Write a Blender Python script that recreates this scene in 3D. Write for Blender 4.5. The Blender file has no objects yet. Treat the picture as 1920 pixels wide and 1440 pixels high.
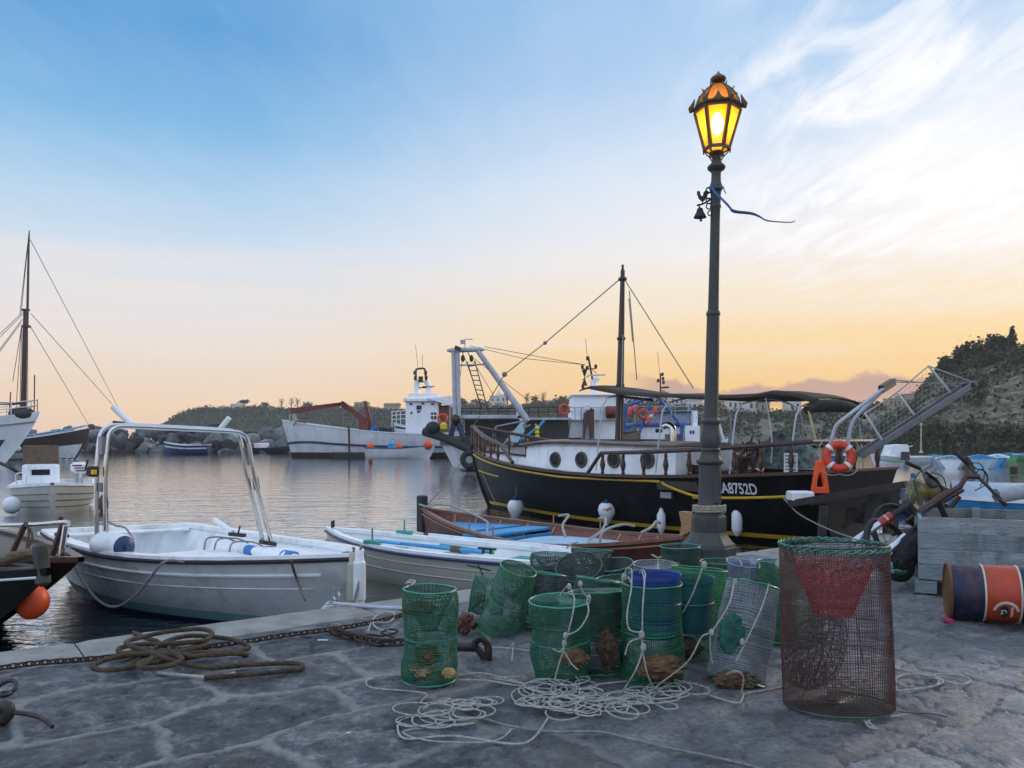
import bpy, math, random
import numpy as np
from math import sin, cos, pi, radians, sqrt, atan2
from mathutils import Vector, Matrix
rng = np.random.default_rng(7); random.seed(7)
SC = bpy.context.scene; COL = SC.collection
F, HY, CH, WZ = 1500.0, 820.0, 1.4, -0.5          # focal length (px), horizon row, eye height above quay, water level
def P(px, py, d): return Vector(((px-960)/F*d, d, CH-(py-HY)/F*d))
def PZ(px, py, z=0.0): return P(px, py, F*(CH-z)/(py-HY))
def ZA(py, d): return CH-(py-HY)/F*d
# ---------------------------------------------------------------- noise (numpy)
_L = rng.random((64,64,64))
def vnoise(x, y, z=0.0):
    x, y, z = np.broadcast_arrays(np.asarray(x,float), np.asarray(y,float), np.asarray(z,float))
    xi, yi, zi = np.floor(x).astype(int), np.floor(y).astype(int), np.floor(z).astype(int)
    f = lambda t: t*t*(3-2*t)
    u, v, w = f(x-xi), f(y-yi), f(z-zi)
    g = lambda a,b,c: _L[(xi+a)&63,(yi+b)&63,(zi+c)&63]
    lerp = lambda a,b,t: a+(b-a)*t
    return lerp(lerp(lerp(g(0,0,0),g(1,0,0),u), lerp(g(0,1,0),g(1,1,0),u), v),
                lerp(lerp(g(0,0,1),g(1,0,1),u), lerp(g(0,1,1),g(1,1,1),u), v), w)
def fbm(x, y, z=0.0, o=4):
    s = 0; a = .5; n = 0
    for k in range(o):
        s = s+a*vnoise(x*2**k+17*k, y*2**k+5*k, z*2**k); n += a; a *= .5
    return s/n
def sstep(a, b, x):
    t = np.clip((x-a)/(b-a), 0, 1); return t*t*(3-2*t)
# ---------------------------------------------------------------- materials
MATS = {}
def mat(name, col, rough=.6, metal=0., var=.18, scale=8., bump=0., bscale=30., grime=None, spec=.5, stretch=None, trans=0., coat=0.):
    if name in MATS: return MATS[name]
    m = bpy.data.materials.new(name); m.use_nodes = True; nt = m.node_tree; N = nt.nodes; K = nt.links
    b = N['Principled BSDF']
    b.inputs['Roughness'].default_value = rough; b.inputs['Metallic'].default_value = metal
    b.inputs['Specular IOR Level'].default_value = spec
    if coat: b.inputs['Coat Weight'].default_value = coat; b.inputs['Coat Roughness'].default_value = .15
    tc = N.new('ShaderNodeTexCoord'); co = tc.outputs['Object']
    if stretch:
        mp = N.new('ShaderNodeMapping'); mp.inputs['Scale'].default_value = stretch
        K.new(co, mp.inputs['Vector']); co = mp.outputs['Vector']
    nz = N.new('ShaderNodeTexNoise'); nz.inputs['Scale'].default_value = scale; nz.inputs['Detail'].default_value = 5
    K.new(co, nz.inputs['Vector'])
    rp = N.new('ShaderNodeValToRGB'); e = rp.color_ramp.elements
    e[0].position = .3; e[1].position = .7
    e[0].color = tuple(max(0, c*(1-var)) for c in col)+(1,); e[1].color = tuple(min(1, c*(1+var)) for c in col)+(1,)
    K.new(nz.outputs['Fac'], rp.inputs['Fac']); out = rp.outputs['Color']
    if grime:
        gc, amt, gs = grime
        n2 = N.new('ShaderNodeTexNoise'); n2.inputs['Scale'].default_value = gs; n2.inputs['Detail'].default_value = 6; n2.inputs['Roughness'].default_value = .65
        mp2 = N.new('ShaderNodeMapping'); mp2.inputs['Scale'].default_value = (1,1,.25)
        K.new(tc.outputs['Object'], mp2.inputs['Vector']); K.new(mp2.outputs['Vector'], n2.inputs['Vector'])
        mr = N.new('ShaderNodeMapRange'); mr.inputs['From Min'].default_value = .52; mr.inputs['From Max'].default_value = .72; mr.inputs['To Max'].default_value = amt
        K.new(n2.outputs['Fac'], mr.inputs['Value'])
        mx = N.new('ShaderNodeMixRGB'); mx.inputs['Color2'].default_value = tuple(gc)+(1,)
        K.new(mr.outputs['Result'], mx.inputs['Fac']); K.new(out, mx.inputs['Color1']); out = mx.outputs['Color']
    K.new(out, b.inputs['Base Color'])
    rr = N.new('ShaderNodeMapRange'); rr.inputs['To Min'].default_value = max(.02, rough-.1); rr.inputs['To Max'].default_value = min(1, rough+.1)
    K.new(nz.outputs['Fac'], rr.inputs['Value']); K.new(rr.outputs['Result'], b.inputs['Roughness'])
    if bump:
        n3 = N.new('ShaderNodeTexNoise'); n3.inputs['Scale'].default_value = bscale; n3.inputs['Detail'].default_value = 4
        K.new(co, n3.inputs['Vector'])
        bp = N.new('ShaderNodeBump'); bp.inputs['Strength'].default_value = bump; bp.inputs['Distance'].default_value = .02
        K.new(n3.outputs['Fac'], bp.inputs['Height']); K.new(bp.outputs['Normal'], b.inputs['Normal'])
    if trans:
        b.inputs['Transmission Weight'].default_value = trans
    MATS[name] = m; return m
RUST = (.13,.05,.02)
M_white = mat('white_gelcoat', (.82,.83,.84), .28, var=.06, scale=3, grime=((.36,.33,.28), .6, 2.6))
M_inner = mat('white_inside_gelcoat', (.80,.82,.83), .45, var=.08, scale=4, grime=((.36,.34,.30), .6, 3))
M_shipwhite = mat('white_ship_paint', (.80,.81,.82), .45, var=.07, scale=.9, grime=((.30,.22,.16), .4, .9))
M_ship2 = mat('white_deckhouse_paint', (.84,.85,.86), .4, var=.05, scale=1.2, grime=((.42,.33,.26), .3, 1.3))
M_cream = mat('cream_paint', (.58,.56,.47), .42, var=.07, scale=4, grime=((.30,.27,.2), .35, 2.5))
M_black = mat('black_hull_paint', (.0045,.005,.006), .45, var=.5, scale=2, grime=((.020,.019,.017), .6, 2.2), spec=.13)
M_yellow = mat('yellow_paint', (.62,.38,.02), .45, var=.15, scale=6)
M_wood = mat('dark_varnished_wood', (.055,.022,.014), .35, var=.4, scale=6, stretch=(1,8,8))
M_redwood = mat('red_brown_paint', (.12,.032,.022), .45, var=.3, scale=5, grime=((.05,.02,.015), .5, 5))
M_ltwood = mat('pale_wood', (.34,.19,.09), .6, var=.25, scale=10, stretch=(2,9,9))
M_blue = mat('sky_blue_paint', (.045,.28,.55), .5, var=.2, scale=5, grime=((.3,.42,.5), .4, 6))
M_ltblue = mat('pale_blue_paint', (.34,.50,.62), .5, var=.14, scale=4, grime=((.2,.2,.2), .3, 5))
M_navy = mat('navy_paint', (.015,.03,.10), .4, var=.3, scale=4)
M_rblue = mat('royal_blue_paint', (.02,.09,.34), .45, var=.25, scale=3)
M_teal = mat('teal_paint', (.05,.30,.27), .5, var=.25, scale=6)
M_steel = mat('stainless_steel', (.60,.60,.60), .2, 1., var=.08, scale=5)
M_alu = mat('dull_aluminium', (.22,.225,.23), .42, .85, var=.15, scale=8)
M_galv = mat('grey_painted_steel', (.42,.44,.48), .5, .2, var=.15, scale=3, grime=(RUST, .4, 2))
M_dark = mat('dark_iron', (.03,.028,.026), .5, .3, var=.35, scale=9, grime=(RUST, .6, 8))
M_rust = mat('rusty_iron', (.055,.030,.022), .85, .2, var=.5, scale=30, bump=.5, bscale=60)
M_redpaint = mat('dull_red_paint', (.16,.022,.018), .55, var=.3, scale=4, grime=((.05,.03,.02), .5, 3))
M_orange = mat('orange_plastic', (.80,.085,.015), .45, var=.12, scale=6)
M_ringred = mat('life_ring_orange', (.60,.055,.02), .5, var=.15, scale=6)
M_rubber = mat('black_rubber', (.014,.014,.015), .7, var=.4, scale=7)
M_ropew = mat('white_rope_fibre', (.42,.405,.36), .9, var=.3, scale=40, bump=.7, bscale=220)
M_ropet = mat('tan_rope_fibre', (.15,.105,.06), .9, var=.35, scale=30, bump=.8, bscale=120)
M_ropeg = mat('grey_rope_fibre', (.22,.21,.19), .9, var=.3, scale=30, bump=.6, bscale=160)
M_canvas = mat('brown_canvas', (.036,.025,.016), .9, var=.3, scale=4, bump=.3, bscale=14)
M_glass = mat('dark_window_glass', (.012,.016,.02), .25, var=.2, scale=3, spec=.25)
M_lamp = mat('grey_green_cast_iron', (.060,.060,.055), .55, .35, var=.22, scale=9, bump=.25, bscale=45, grime=((.035,.03,.026), .7, 5))
M_white2 = mat('white_plastic', (.72,.73,.72), .35, var=.06, scale=5, grime=((.35,.34,.3), .4, 6))
M_ygreen = mat('yellow_float_plastic', (.60,.52,.03), .4, var=.1)
M_pink = mat('pink_float_plastic', (.62,.10,.10), .5, var=.2, scale=3)
M_brownhull = mat('brown_hull_paint', (.05,.026,.018), .4, var=.3, scale=2)
# ---------------------------------------------------------------- mesh builder
class MB:
    def __init__(s): s.v = []; s.f = []; s.n = 0
    def add(s, v, f):
        s.v.extend(tuple(map(float, p)) for p in v); o = s.n
        s.f.extend(tuple(i+o for i in q) for q in f); s.n += len(v); return s
    def grid(s, g, cu=False, cv=False, flip=False):
        g = np.asarray(g, float); nu, nv = g.shape[:2]; fs = []
        for i in range(nu if cu else nu-1):
            for j in range(nv if cv else nv-1):
                a, b = i*nv+j, ((i+1)%nu)*nv+j; c, d = ((i+1)%nu)*nv+(j+1)%nv, i*nv+(j+1)%nv
                fs.append((a,d,c,b) if flip else (a,b,c,d))
        return s.add(g.reshape(-1,3), fs)
    def box(s, c, sz, R=None, taper=1.0, bev=0.0):
        hx, hy, hz = sz[0]/2, sz[1]/2, sz[2]/2
        if bev:
            b = bev; vs = []
            for k, z in enumerate((-hz, -hz+b, hz-b, hz)):
                i = b if k in (0, 3) else 0
                for (x, y) in ((-hx+b,-hy),(hx-b,-hy),(hx,-hy+b),(hx,hy-b),(hx-b,hy),(-hx+b,hy),(-hx,hy-b),(-hx,-hy+b)):
                    sx = (1-i/hx) if i else 1; sy = (1-i/hy) if i else 1
                    vs.append(Vector((x*sx, y*sy, z)))
            fs = [tuple(range(7,-1,-1)), tuple(range(24,32))]
            for k in range(3):
                for j in range(8): fs.append((k*8+j, k*8+(j+1)%8, k*8+8+(j+1)%8, k*8+8+j))
        else:
            vs = [Vector((x*(taper if z > 0 else 1), y*(taper if z > 0 else 1), z)) for z in (-hz,hz) for (x,y) in ((-hx,-hy),(hx,-hy),(hx,hy),(-hx,hy))]
            fs = [(3,2,1,0),(4,5,6,7),(0,1,5,4),(1,2,6,5),(2,3,7,6),(3,0,4,7)]
        if R is not None: vs = [R @ v for v in vs]
        return s.add([v+Vector(c) for v in vs], fs)
    def bar(s, a, b, w, h, up=(0,0,1)):
        a, b = Vector(a), Vector(b); x = (b-a); L = x.length; x.normalize()
        u = Vector(up); y = u.cross(x)
        if y.length < 1e-4: y = Vector((0,1,0)).cross(x)
        y.normalize(); z = x.cross(y)
        R = Matrix((x, y, z)).transposed()
        return s.box((a+b)/2, (L, w, h), R)
    def tube(s, path, r, n=8, closed=False, caps=True):
        p = np.asarray([tuple(q) for q in path], float); m = len(p)
        if m < 2: return s
        rr = np.full(m, r) if np.isscalar(r) else np.asarray(r, float)
        if closed: t = np.roll(p,-1,0)-np.roll(p,1,0)
        else: t = np.gradient(p, axis=0)
        t /= np.linalg.norm(t, axis=1)[:,None]+1e-12
        ref = np.array((0,0,1.)) if abs(t[0][2]) < .9 else np.array((1.,0,0))
        u = np.cross(ref, t[0]); u /= np.linalg.norm(u); U = [u]
        for i in range(1, m):
            u = U[-1]-t[i]*np.dot(U[-1], t[i]); l = np.linalg.norm(u)
            U.append(u/l if l > 1e-6 else U[-1])
        U = np.array(U); V = np.cross(t, U)
        a = np.arange(n)*2*pi/n
        g = p[:,None,:]+rr[:,None,None]*(np.cos(a)[None,:,None]*U[:,None,:]+np.sin(a)[None,:,None]*V[:,None,:])
        o = s.n; s.grid(g, cu=closed, cv=True)
        if caps and not closed:
            s.f.append(tuple(o+n-1-i for i in range(n))[::-1][::-1]); s.f.append(tuple(o+(m-1)*n+i for i in range(n)))
        return s
    def lathe(s, prof, n=24, c=(0,0,0), R=None, ph=0.0, lean=(0,0)):
        g = []; z0 = prof[0][1]
        for (r, z) in prof:
            row = [Vector((r*cos(ph+2*pi*k/n)+lean[0]*(z-z0), r*sin(ph+2*pi*k/n)+lean[1]*(z-z0), z)) for k in range(n)]
            if R is not None: row = [R @ v for v in row]
            g.append([tuple(v+Vector(c)) for v in row])
        o = s.n; s.grid(g, cv=True, flip=True); m = len(prof)
        s.f.append(tuple(o+n-1-i for i in range(n))); s.f.append(tuple(o+(m-1)*n+i for i in range(n)))
        return s
    def ball(s, c, r, n=14, m=9):
        r = (r,r,r) if np.isscalar(r) else r; g = []
        for i in range(m+1):
            a = -pi/2+pi*i/m; a = max(-pi/2+.02, min(pi/2-.02, a))
            g.append([(c[0]+r[0]*cos(a)*cos(2*pi*k/n), c[1]+r[1]*cos(a)*sin(2*pi*k/n), c[2]+r[2]*sin(a)) for k in range(n)])
        return s.grid(g, cv=True, flip=True)
    def prism(s, poly, off):
        n = len(poly); off = Vector(off); a = [Vector(p) for p in poly]
        vs = a+[p+off for p in a]
        fs = [tuple(range(n)), tuple(range(2*n-1, n-1, -1))]+[(i, n+i, n+(i+1)%n, (i+1)%n) for i in range(n)]
        return s.add(vs, fs)
    def torus(s, c, R, r, n=28, k=10, M3=None):
        pts = [Vector((R*cos(2*pi*i/n), R*sin(2*pi*i/n), 0)) for i in range(n)]
        if M3 is not None: pts = [M3 @ p for p in pts]
        return s.tube([p+Vector(c) for p in pts], r, k, closed=True)
    def build(s, name, m, parent=None, world=False, smooth=True, angle=35):
        me = bpy.data.meshes.new(name)
        vs = s.v
        if world and parent is not None:
            inv = RM[parent.name].inverted(); vs = [tuple(inv @ Vector(v)) for v in vs]
        me.from_pydata(vs, [], s.f); me.validate()
        import bmesh
        bm = bmesh.new(); bm.from_mesh(me); bmesh.ops.recalc_face_normals(bm, faces=bm.faces); bm.to_mesh(me); bm.free()
        me.materials.append(m)
        if smooth:
            me.polygons.foreach_set('use_smooth', [True]*len(me.polygons))
            try: me.set_sharp_from_angle(angle=radians(angle))
            except Exception: pass
        o = bpy.data.objects.new(name, me); COL.objects.link(o)
        if parent is not None: o.parent = parent; RM[o.name] = RM[parent.name]
        else: RM[o.name] = Matrix.Identity(4)
        return o
RM = {}
def tag(o, label=None, cat=None, group=None, kind=None):
    if label: o['label'] = label
    if cat: o['category'] = cat
    if group: o['group'] = group
    if kind: o['kind'] = kind
    return o
def thing(name, label, cat, loc=(0,0,0), rz=0.0, group=None, tilt=(0,0)):
    o = bpy.data.objects.new(name, None); o.empty_display_size = .2; COL.objects.link(o)
    o.location = loc; o.rotation_euler = (tilt[0], tilt[1], rz)
    RM[o.name] = Matrix.Translation(Vector(loc)) @ Matrix.Rotation(rz,4,'Z') @ Matrix.Rotation(tilt[1],4,'Y') @ Matrix.Rotation(tilt[0],4,'X')
    return tag(o, label, cat, group)
def single(mb, name, m, label, cat, loc=None, group=None, **k):
    """a thing that is one mesh, its origin moved to its base"""
    v = np.array(mb.v); c = Vector(loc) if loc is not None else Vector(((v[:,0].min()+v[:,0].max())/2, (v[:,1].min()+v[:,1].max())/2, v[:,2].min()))
    mb.v = [(p[0]-c[0], p[1]-c[1], p[2]-c[2]) for p in mb.v]
    o = mb.build(name, m, **k); o.location = c; RM[o.name] = Matrix.Translation(c)
    return tag(o, label, cat, group)
def cat_rom(pts, n=8, closed=False):
    p = [np.array(tuple(q), float) for q in pts]; m = len(p); out = []
    for i in range(m if closed else m-1):
        if closed: a, b, c, d = p[(i-1)%m], p[i], p[(i+1)%m], p[(i+2)%m]
        else: a, b, c, d = p[max(i-1,0)], p[i], p[i+1], p[min(i+2,m-1)]
        for k in range(n):
            t = k/n
            out.append(.5*((2*b)+(-a+c)*t+(2*a-5*b+4*c-d)*t*t+(-a+3*b-3*c+d)*t**3))
    if not closed: out.append(p[-1])
    return out
def sagline(a, b, sag, n=14):
    a, b = Vector(a), Vector(b)
    return [a.lerp(b, i/n)-Vector((0,0,sag*4*(i/n)*(1-i/n))) for i in range(n+1)]
def text_mesh(s, size, bold=.0, sx=1.0):
    cu = bpy.data.curves.new('t','FONT'); cu.body = s; cu.size = size; cu.align_x = 'CENTER'; cu.align_y = 'CENTER'; cu.offset = bold; cu.fill_mode = 'FRONT'
    o = bpy.data.objects.new('t', cu); COL.objects.link(o)
    dg = bpy.context.evaluated_depsgraph_get(); me = bpy.data.meshes.new_from_object(o.evaluated_get(dg))
    v = [(p.co.x*sx, p.co.y) for p in me.vertices]; f = [tuple(q.vertices) for q in me.polygons]
    bpy.data.objects.remove(o); bpy.data.curves.remove(cu); bpy.data.meshes.remove(me)
    return v, f
# ---------------------------------------------------------------- hulls
class Hull:
    """x from stern 0 to bow L, +y port, z from the waterline"""
    def __init__(s, L, B, draft, zs, zm, zb, tm=.45, sw=.8, p=2.2, rake=.3, rq=1.6, srake=0., pm=.33, pb=1.0, sq=2.0):
        s.__dict__.update(locals())
    def hb(s, t):
        if t > s.tm: return s.B/2*(1-((t-s.tm)/(1-s.tm))**s.p)
        return s.B/2*(1-(1-s.sw)*((s.tm-t)/s.tm)**s.sq)
    def zsh(s, t):
        if t > s.tm: return s.zm+(s.zb-s.zm)*((t-s.tm)/(1-s.tm))**1.7
        return s.zm+(s.zs-s.zm)*((s.tm-t)/s.tm)**1.7
    def pt(s, t, v, side=1, inset=0., zo=0.):
        x1 = s.L-s.rake*(1-v)**s.rq; x0 = s.srake*(1-v)
        e = s.pm+(s.pb-s.pm)*max(0,(t-.3)/.7)**2+.25*max(0,(.3-t)/.3)**2
        y = max(0., s.hb(t)-inset)*max(v,1e-4)**e
        zz = s.zsh(t)
        return (x0+t*(x1-x0), side*y, -s.draft+(zz+s.draft)*v+zo)
    def tv(s, x, z):     # find t, v on the side for a given x, z
        t = x/s.L; v = .8
        for _ in range(12):
            v = (z+s.draft)/(s.zsh(t)+s.draft); x1 = s.L-s.rake*(1-min(v,1))**s.rq; x0 = s.srake*(1-min(v,1)); t = (x-x0)/(x1-x0)
        return t, v
    def side_y(s, x, z, side=1):
        t, v = s.tv(x, z); return s.pt(min(max(t,0),1), min(v,1), side)[1]
    TS = [0,.04,.1,.17,.25,.33,.42,.5,.58,.66,.73,.8,.86,.91,.95,.98,1.0]
    def outer(s, mb, v0=0., v1=1., off=0., nv=9, sides=(1,-1), t0=0., t1=1.):
        ts = [t0+(t1-t0)*t for t in s.TS]; vs = [v0+(v1-v0)*k/nv for k in range(nv+1)]
        for sd in sides:
            mb.grid([[s.pt(t, v, sd, -off) for v in vs] for t in ts], flip=sd < 0)
        return mb
    def transom(s, mb, t=0., v0=0., v1=1., inset=0., nv=9):
        vs = [v0+(v1-v0)*k/nv for k in range(nv+1)]
        return mb.grid([[s.pt(t, v, sd, inset) for v in vs] for sd in (1,-1)])
    def inner(s, mb, th=.05, v0=.35, t0=.02, t1=.97, nv=6):
        ts = [t0+(t1-t0)*t for t in s.TS]; vs = [v0+(1-v0)*k/nv for k in range(nv+1)]
        for sd in (1,-1): mb.grid([[s.pt(t, v, sd, th) for v in vs] for t in ts], flip=sd > 0)
        mb.grid([[s.pt(t, v0, sd, th) for sd in (1,-1)] for t in ts])
        mb.grid([[s.pt(t0, v, sd, th) for v in vs] for sd in (1,-1)])
        return mb
    def gunwale(s, mb, w=.07, h=.03, out=.015, stern=True):
        ts = s.TS
        for sd in (1,-1):
            g = []
            for t in ts:
                a = s.pt(t,1,sd,-out); b = s.pt(t,1,sd,w)
                g.append([(a[0],a[1],a[2]-.02),(a[0],a[1],a[2]+h),(b[0],b[1],b[2]+h),(b[0],b[1],b[2]-.02)])
            mb.grid(g, cv=True, flip=sd < 0)
        if stern:
            a = s.pt(0,1,1); mb.box((a[0]+w/2-out, 0, a[2]+h/2-.003), (w, 2*a[1], h+.01))
        return mb
    def deck(s, mb, t0=0., t1=1., zo=-.05, crown=.03, inset=.0):
        ts = [t0+(t1-t0)*k/16 for k in range(17)]; g = []
        for t in ts:
            v = min(1, (s.zsh(t)+zo+s.draft)/(s.zsh(t)+s.draft)); a = s.pt(t,v,1,inset+.015)
            g.append([(a[0], a[1]*k, a[2]+crown*(1-k*k)) for k in (-1,-.6,0,.6,1)])
        return mb.grid(g)
    def strip(s, mb, pts, r, n=6, side=1, out=.0):
        """tube that follows the hull along (t, v) points"""
        return mb.tube(cat_rom([s.pt(t,v,side,-out) for (t,v) in pts], 5), r, n)
class Boat:
    def __init__(b, stern, bow, z=WZ):
        b.s = Vector((stern[0],stern[1])); b.b = Vector((bow[0],bow[1])); d = b.b-b.s
        b.L = d.length; b.a = atan2(d.y,d.x); b.d = d/b.L; b.n = Vector((-b.d.y,b.d.x)); b.z = z
    def lx(b, px, lat=0.):                       # local x of what shows at column px at lateral offset lat
        k = (px-960)/F; o = b.s+b.n*lat
        return (k*o.y-o.x)/(b.d.x-k*b.d.y)
    def w(b, x, y=0., z=0.): q = b.s+b.d*x+b.n*y; return Vector((q.x,q.y,b.z+z))
    def lz(b, py, x, y=0.): return ZA(py, (b.s+b.d*x+b.n*y).y)-b.z
    def lp(b, px, py, lat=0.): x = b.lx(px,lat); return Vector((x, lat, b.lz(py,x,lat)))
    def root(b, name, label, cat='boat', group=None, tilt=(0,0)): return thing(name, label, cat, (b.s.x,b.s.y,b.z), b.a, group, tilt)
# ================================================================ camera, render settings, sky, sun
cam_d = bpy.data.cameras.new('camera'); cam = bpy.data.objects.new('camera', cam_d); COL.objects.link(cam)
cam.location = (0,0,CH); cam.rotation_euler = (radians(90),0,0)
cam_d.sensor_width = 36; cam_d.lens = F*36/1920; cam_d.shift_y = (HY-720)/1920; cam_d.clip_start = .05; cam_d.clip_end = 9000
SC.camera = cam
SC.view_settings.view_transform = 'Standard'; SC.view_settings.look = 'None'; SC.view_settings.exposure = .12; SC.view_settings.gamma = 1
SC.render.engine = 'CYCLES'
SC.cycles.transparent_max_bounces = 24; SC.cycles.max_bounces = 8; SC.cycles.use_denoising = True
SC.cycles.sample_clamp_indirect = 6; SC.cycles.caustics_reflective = False; SC.cycles.caustics_refractive = False
def srgb(r, g, b):
    f = lambda c: (c/255/12.92 if c <= 10 else ((c/255+.055)/1.055)**2.4)
    return (f(r), f(g), f(b), 1)
SUN_AZ, SUN_EL = math.atan2(.66, 1.0), radians(18)     # azimuth to the right of the view, low sun
W = bpy.data.worlds.new('World'); SC.world = W; W.use_nodes = True
nt = W.node_tree; N = nt.nodes; K = nt.links; N.clear()
def mth(op, a, b=None, c=None, clamp=False):
    n = N.new('ShaderNodeMath'); n.operation = op; n.use_clamp = clamp
    for i, x in enumerate((a,b,c)):
        if x is None: continue
        if isinstance(x, (int,float)): n.inputs[i].default_value = x
        else: K.new(x, n.inputs[i])
    return n.outputs[0]
def ramp(fac, stops, interp='LINEAR'):
    n = N.new('ShaderNodeValToRGB'); r = n.color_ramp; r.interpolation = interp
    while len(r.elements) < len(stops): r.elements.new(.5)
    for e, (p, c) in zip(r.elements, stops): e.position = p; e.color = c
    K.new(fac, n.inputs['Fac']); return n.outputs['Color']
def mix(f, a, b, mode='MIX'):
    n = N.new('ShaderNodeMixRGB'); n.blend_type = mode
    for i, x in enumerate((f,a,b)):
        if isinstance(x, (int,float)): n.inputs[i].default_value = x
        elif isinstance(x, tuple): n.inputs[i].default_value = x
        else: K.new(x, n.inputs[i])
    return n.outputs[0]
def noise(vec, scale, detail=6, rough=.55, dist=0.):
    n = N.new('ShaderNodeTexNoise'); n.inputs['Scale'].default_value = scale; n.inputs['Detail'].default_value = detail
    n.inputs['Roughness'].default_value = rough; n.inputs['Distortion'].default_value = dist
    K.new(vec, n.inputs['Vector']); return n.outputs['Fac']
def mrange(x, a, b, c=0., d=1., smooth=True):
    n = N.new('ShaderNodeMapRange'); n.interpolation_type = 'SMOOTHSTEP' if smooth else 'LINEAR'
    for i, v in zip(('From Min','From Max','To Min','To Max'), (a,b,c,d)): n.inputs[i].default_value = v
    K.new(x, n.inputs['Value']); return n.outputs['Result']
tc = N.new('ShaderNodeTexCoord'); sep = N.new('ShaderNodeSeparateXYZ'); K.new(tc.outputs['Generated'], sep.inputs[0])
X, Y, Z = sep.outputs
h = mth('SQRT', mth('ADD', mth('MULTIPLY', X, X), mth('MULTIPLY', Y, Y)))
h = mth('MAXIMUM', h, .001)
el = mth('MAXIMUM', Z, 0.0)
cz = mth('DIVIDE', mth('ADD', mth('MULTIPLY', X, sin(SUN_AZ)), mth('MULTIPLY', Y, cos(SUN_AZ))), h)
f = mrange(cz, .58, 1.0)
left = ramp(el, [(0,srgb(231,202,184)),(.035,srgb(241,210,176)),(.075,srgb(237,215,196)),(.13,srgb(229,221,219)),(.20,srgb(208,218,231)),(.27,srgb(170,203,230)),(.34,srgb(126,180,222)),(.43,srgb(92,156,210)),(.56,srgb(110,165,214)),(.72,srgb(205,224,248))])
right = ramp(el, [(0,srgb(238,180,112)),(.05,srgb(246,196,118)),(.10,srgb(247,208,142)),(.16,srgb(244,223,190)),(.22,srgb(237,232,230)),(.30,srgb(222,229,240)),(.40,srgb(180,206,235)),(.52,srgb(146,188,226)),(.72,srgb(205,224,248))])  # last stop in both ramps brightens the unseen zenith as added fill light
sky = mix(f, left, right)
# high wispy cloud on a plane overhead
zz = mth('MAXIMUM', Z, .03)
cmb = N.new('ShaderNodeCombineXYZ'); K.new(mth('DIVIDE', X, zz), cmb.inputs[0]); K.new(mth('DIVIDE', Y, zz), cmb.inputs[1])
mp = N.new('ShaderNodeMapping'); mp.inputs['Rotation'].default_value = (0,0,radians(-12)); mp.inputs['Scale'].default_value = (2.6,.8,1)
K.new(cmb.outputs[0], mp.inputs['Vector'])
w1 = noise(mp.outputs['Vector'], 2.2, 9, .6, .55)
mp2 = N.new('ShaderNodeMapping'); mp2.inputs['Rotation'].default_value = (0,0,radians(-12)); mp2.inputs['Scale'].default_value = (.9,.45,1)
K.new(cmb.outputs[0], mp2.inputs['Vector'])
w2 = noise(mp2.outputs['Vector'], .55, 5, .5, .4)
wm = mth('MULTIPLY', mrange(w1, .34, .70), mrange(w2, .26, .56))
cs = mrange(cz, .915, .985)                         # thicker towards the sun
wisp = mth('MULTIPLY', wm, mth('ADD', mth('MULTIPLY', cs, 1.1), .07), clamp=True)
wisp = mth('MULTIPLY', wisp, mrange(Z, .10, .26))
sky = mix(wisp, sky, (.95,.94,.96,1))
glow = mth('MULTIPLY', mrange(cz, .975, 1.0), mth('MULTIPLY', mrange(Z, .16, .26), mrange(Z, .46, .28)))
sky = mix(mth('MULTIPLY', glow, .5), sky, (1.0,.985,.95,1))
# thin level bands low down
mp3 = N.new('ShaderNodeMapping'); mp3.inputs['Scale'].default_value = (1.2,1.2,16); K.new(tc.outputs['Generated'], mp3.inputs['Vector'])
bnd = mth('MULTIPLY', mrange(noise(mp3.outputs['Vector'], 1.6, 5, .55, .3), .42, .72), mth('MULTIPLY', mrange(Z, .03, .1), mrange(Z, .34, .16)))
sky = mix(mth('MULTIPLY', bnd, .45), sky, srgb(238,226,214))
# low cloud bank to the right
az = mth('ARCTAN2', X, Y)
ctop = mth('ADD', .040, mth('MULTIPLY', noise(tc.outputs['Generated'], 11, 5, .55), .085))
ctop = mth('SUBTRACT', ctop, .012)
bank = mrange(mth('SUBTRACT', ctop, el), -.002, .006)
bank = mth('MULTIPLY', bank, mth('MULTIPLY', mrange(az, .12, .20), mrange(az, .56, .46)))
bank = mth('MULTIPLY', bank, mrange(el, .03, .05))
sky = mix(mth('MULTIPLY', bank, .95), sky, srgb(192,154,142))
sky = mix(mth('MULTIPLY', mrange(cz, .30, -.35), mrange(Z, -.02, .12)), sky, (.76,.95,1.28,1))  # unseen sky behind the camera brightened, added as fill light
st = N.new('ShaderNodeTexSky'); st.sky_type = 'NISHITA'; st.sun_disc = False; st.sun_elevation = SUN_EL; st.sun_rotation = radians(50)
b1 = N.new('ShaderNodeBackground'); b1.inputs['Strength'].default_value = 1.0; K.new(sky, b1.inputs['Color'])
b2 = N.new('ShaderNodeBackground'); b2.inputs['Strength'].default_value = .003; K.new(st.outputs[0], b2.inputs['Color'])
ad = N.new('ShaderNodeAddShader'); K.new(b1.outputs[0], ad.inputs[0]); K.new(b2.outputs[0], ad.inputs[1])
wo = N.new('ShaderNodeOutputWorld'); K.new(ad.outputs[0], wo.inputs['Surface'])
sd = bpy.data.lights.new('sun','SUN'); sd.energy = .9; sd.angle = radians(10); sd.color = (1,.80,.58)
so = bpy.data.objects.new('sun', sd); COL.objects.link(so)
SUN_A = radians(50); dv = Vector((sin(SUN_A)*cos(SUN_EL), cos(SUN_A)*cos(SUN_EL), sin(SUN_EL)))
so.rotation_euler = dv.to_track_quat('Z','Y').to_euler(); so.location = (20,10,20)

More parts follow.
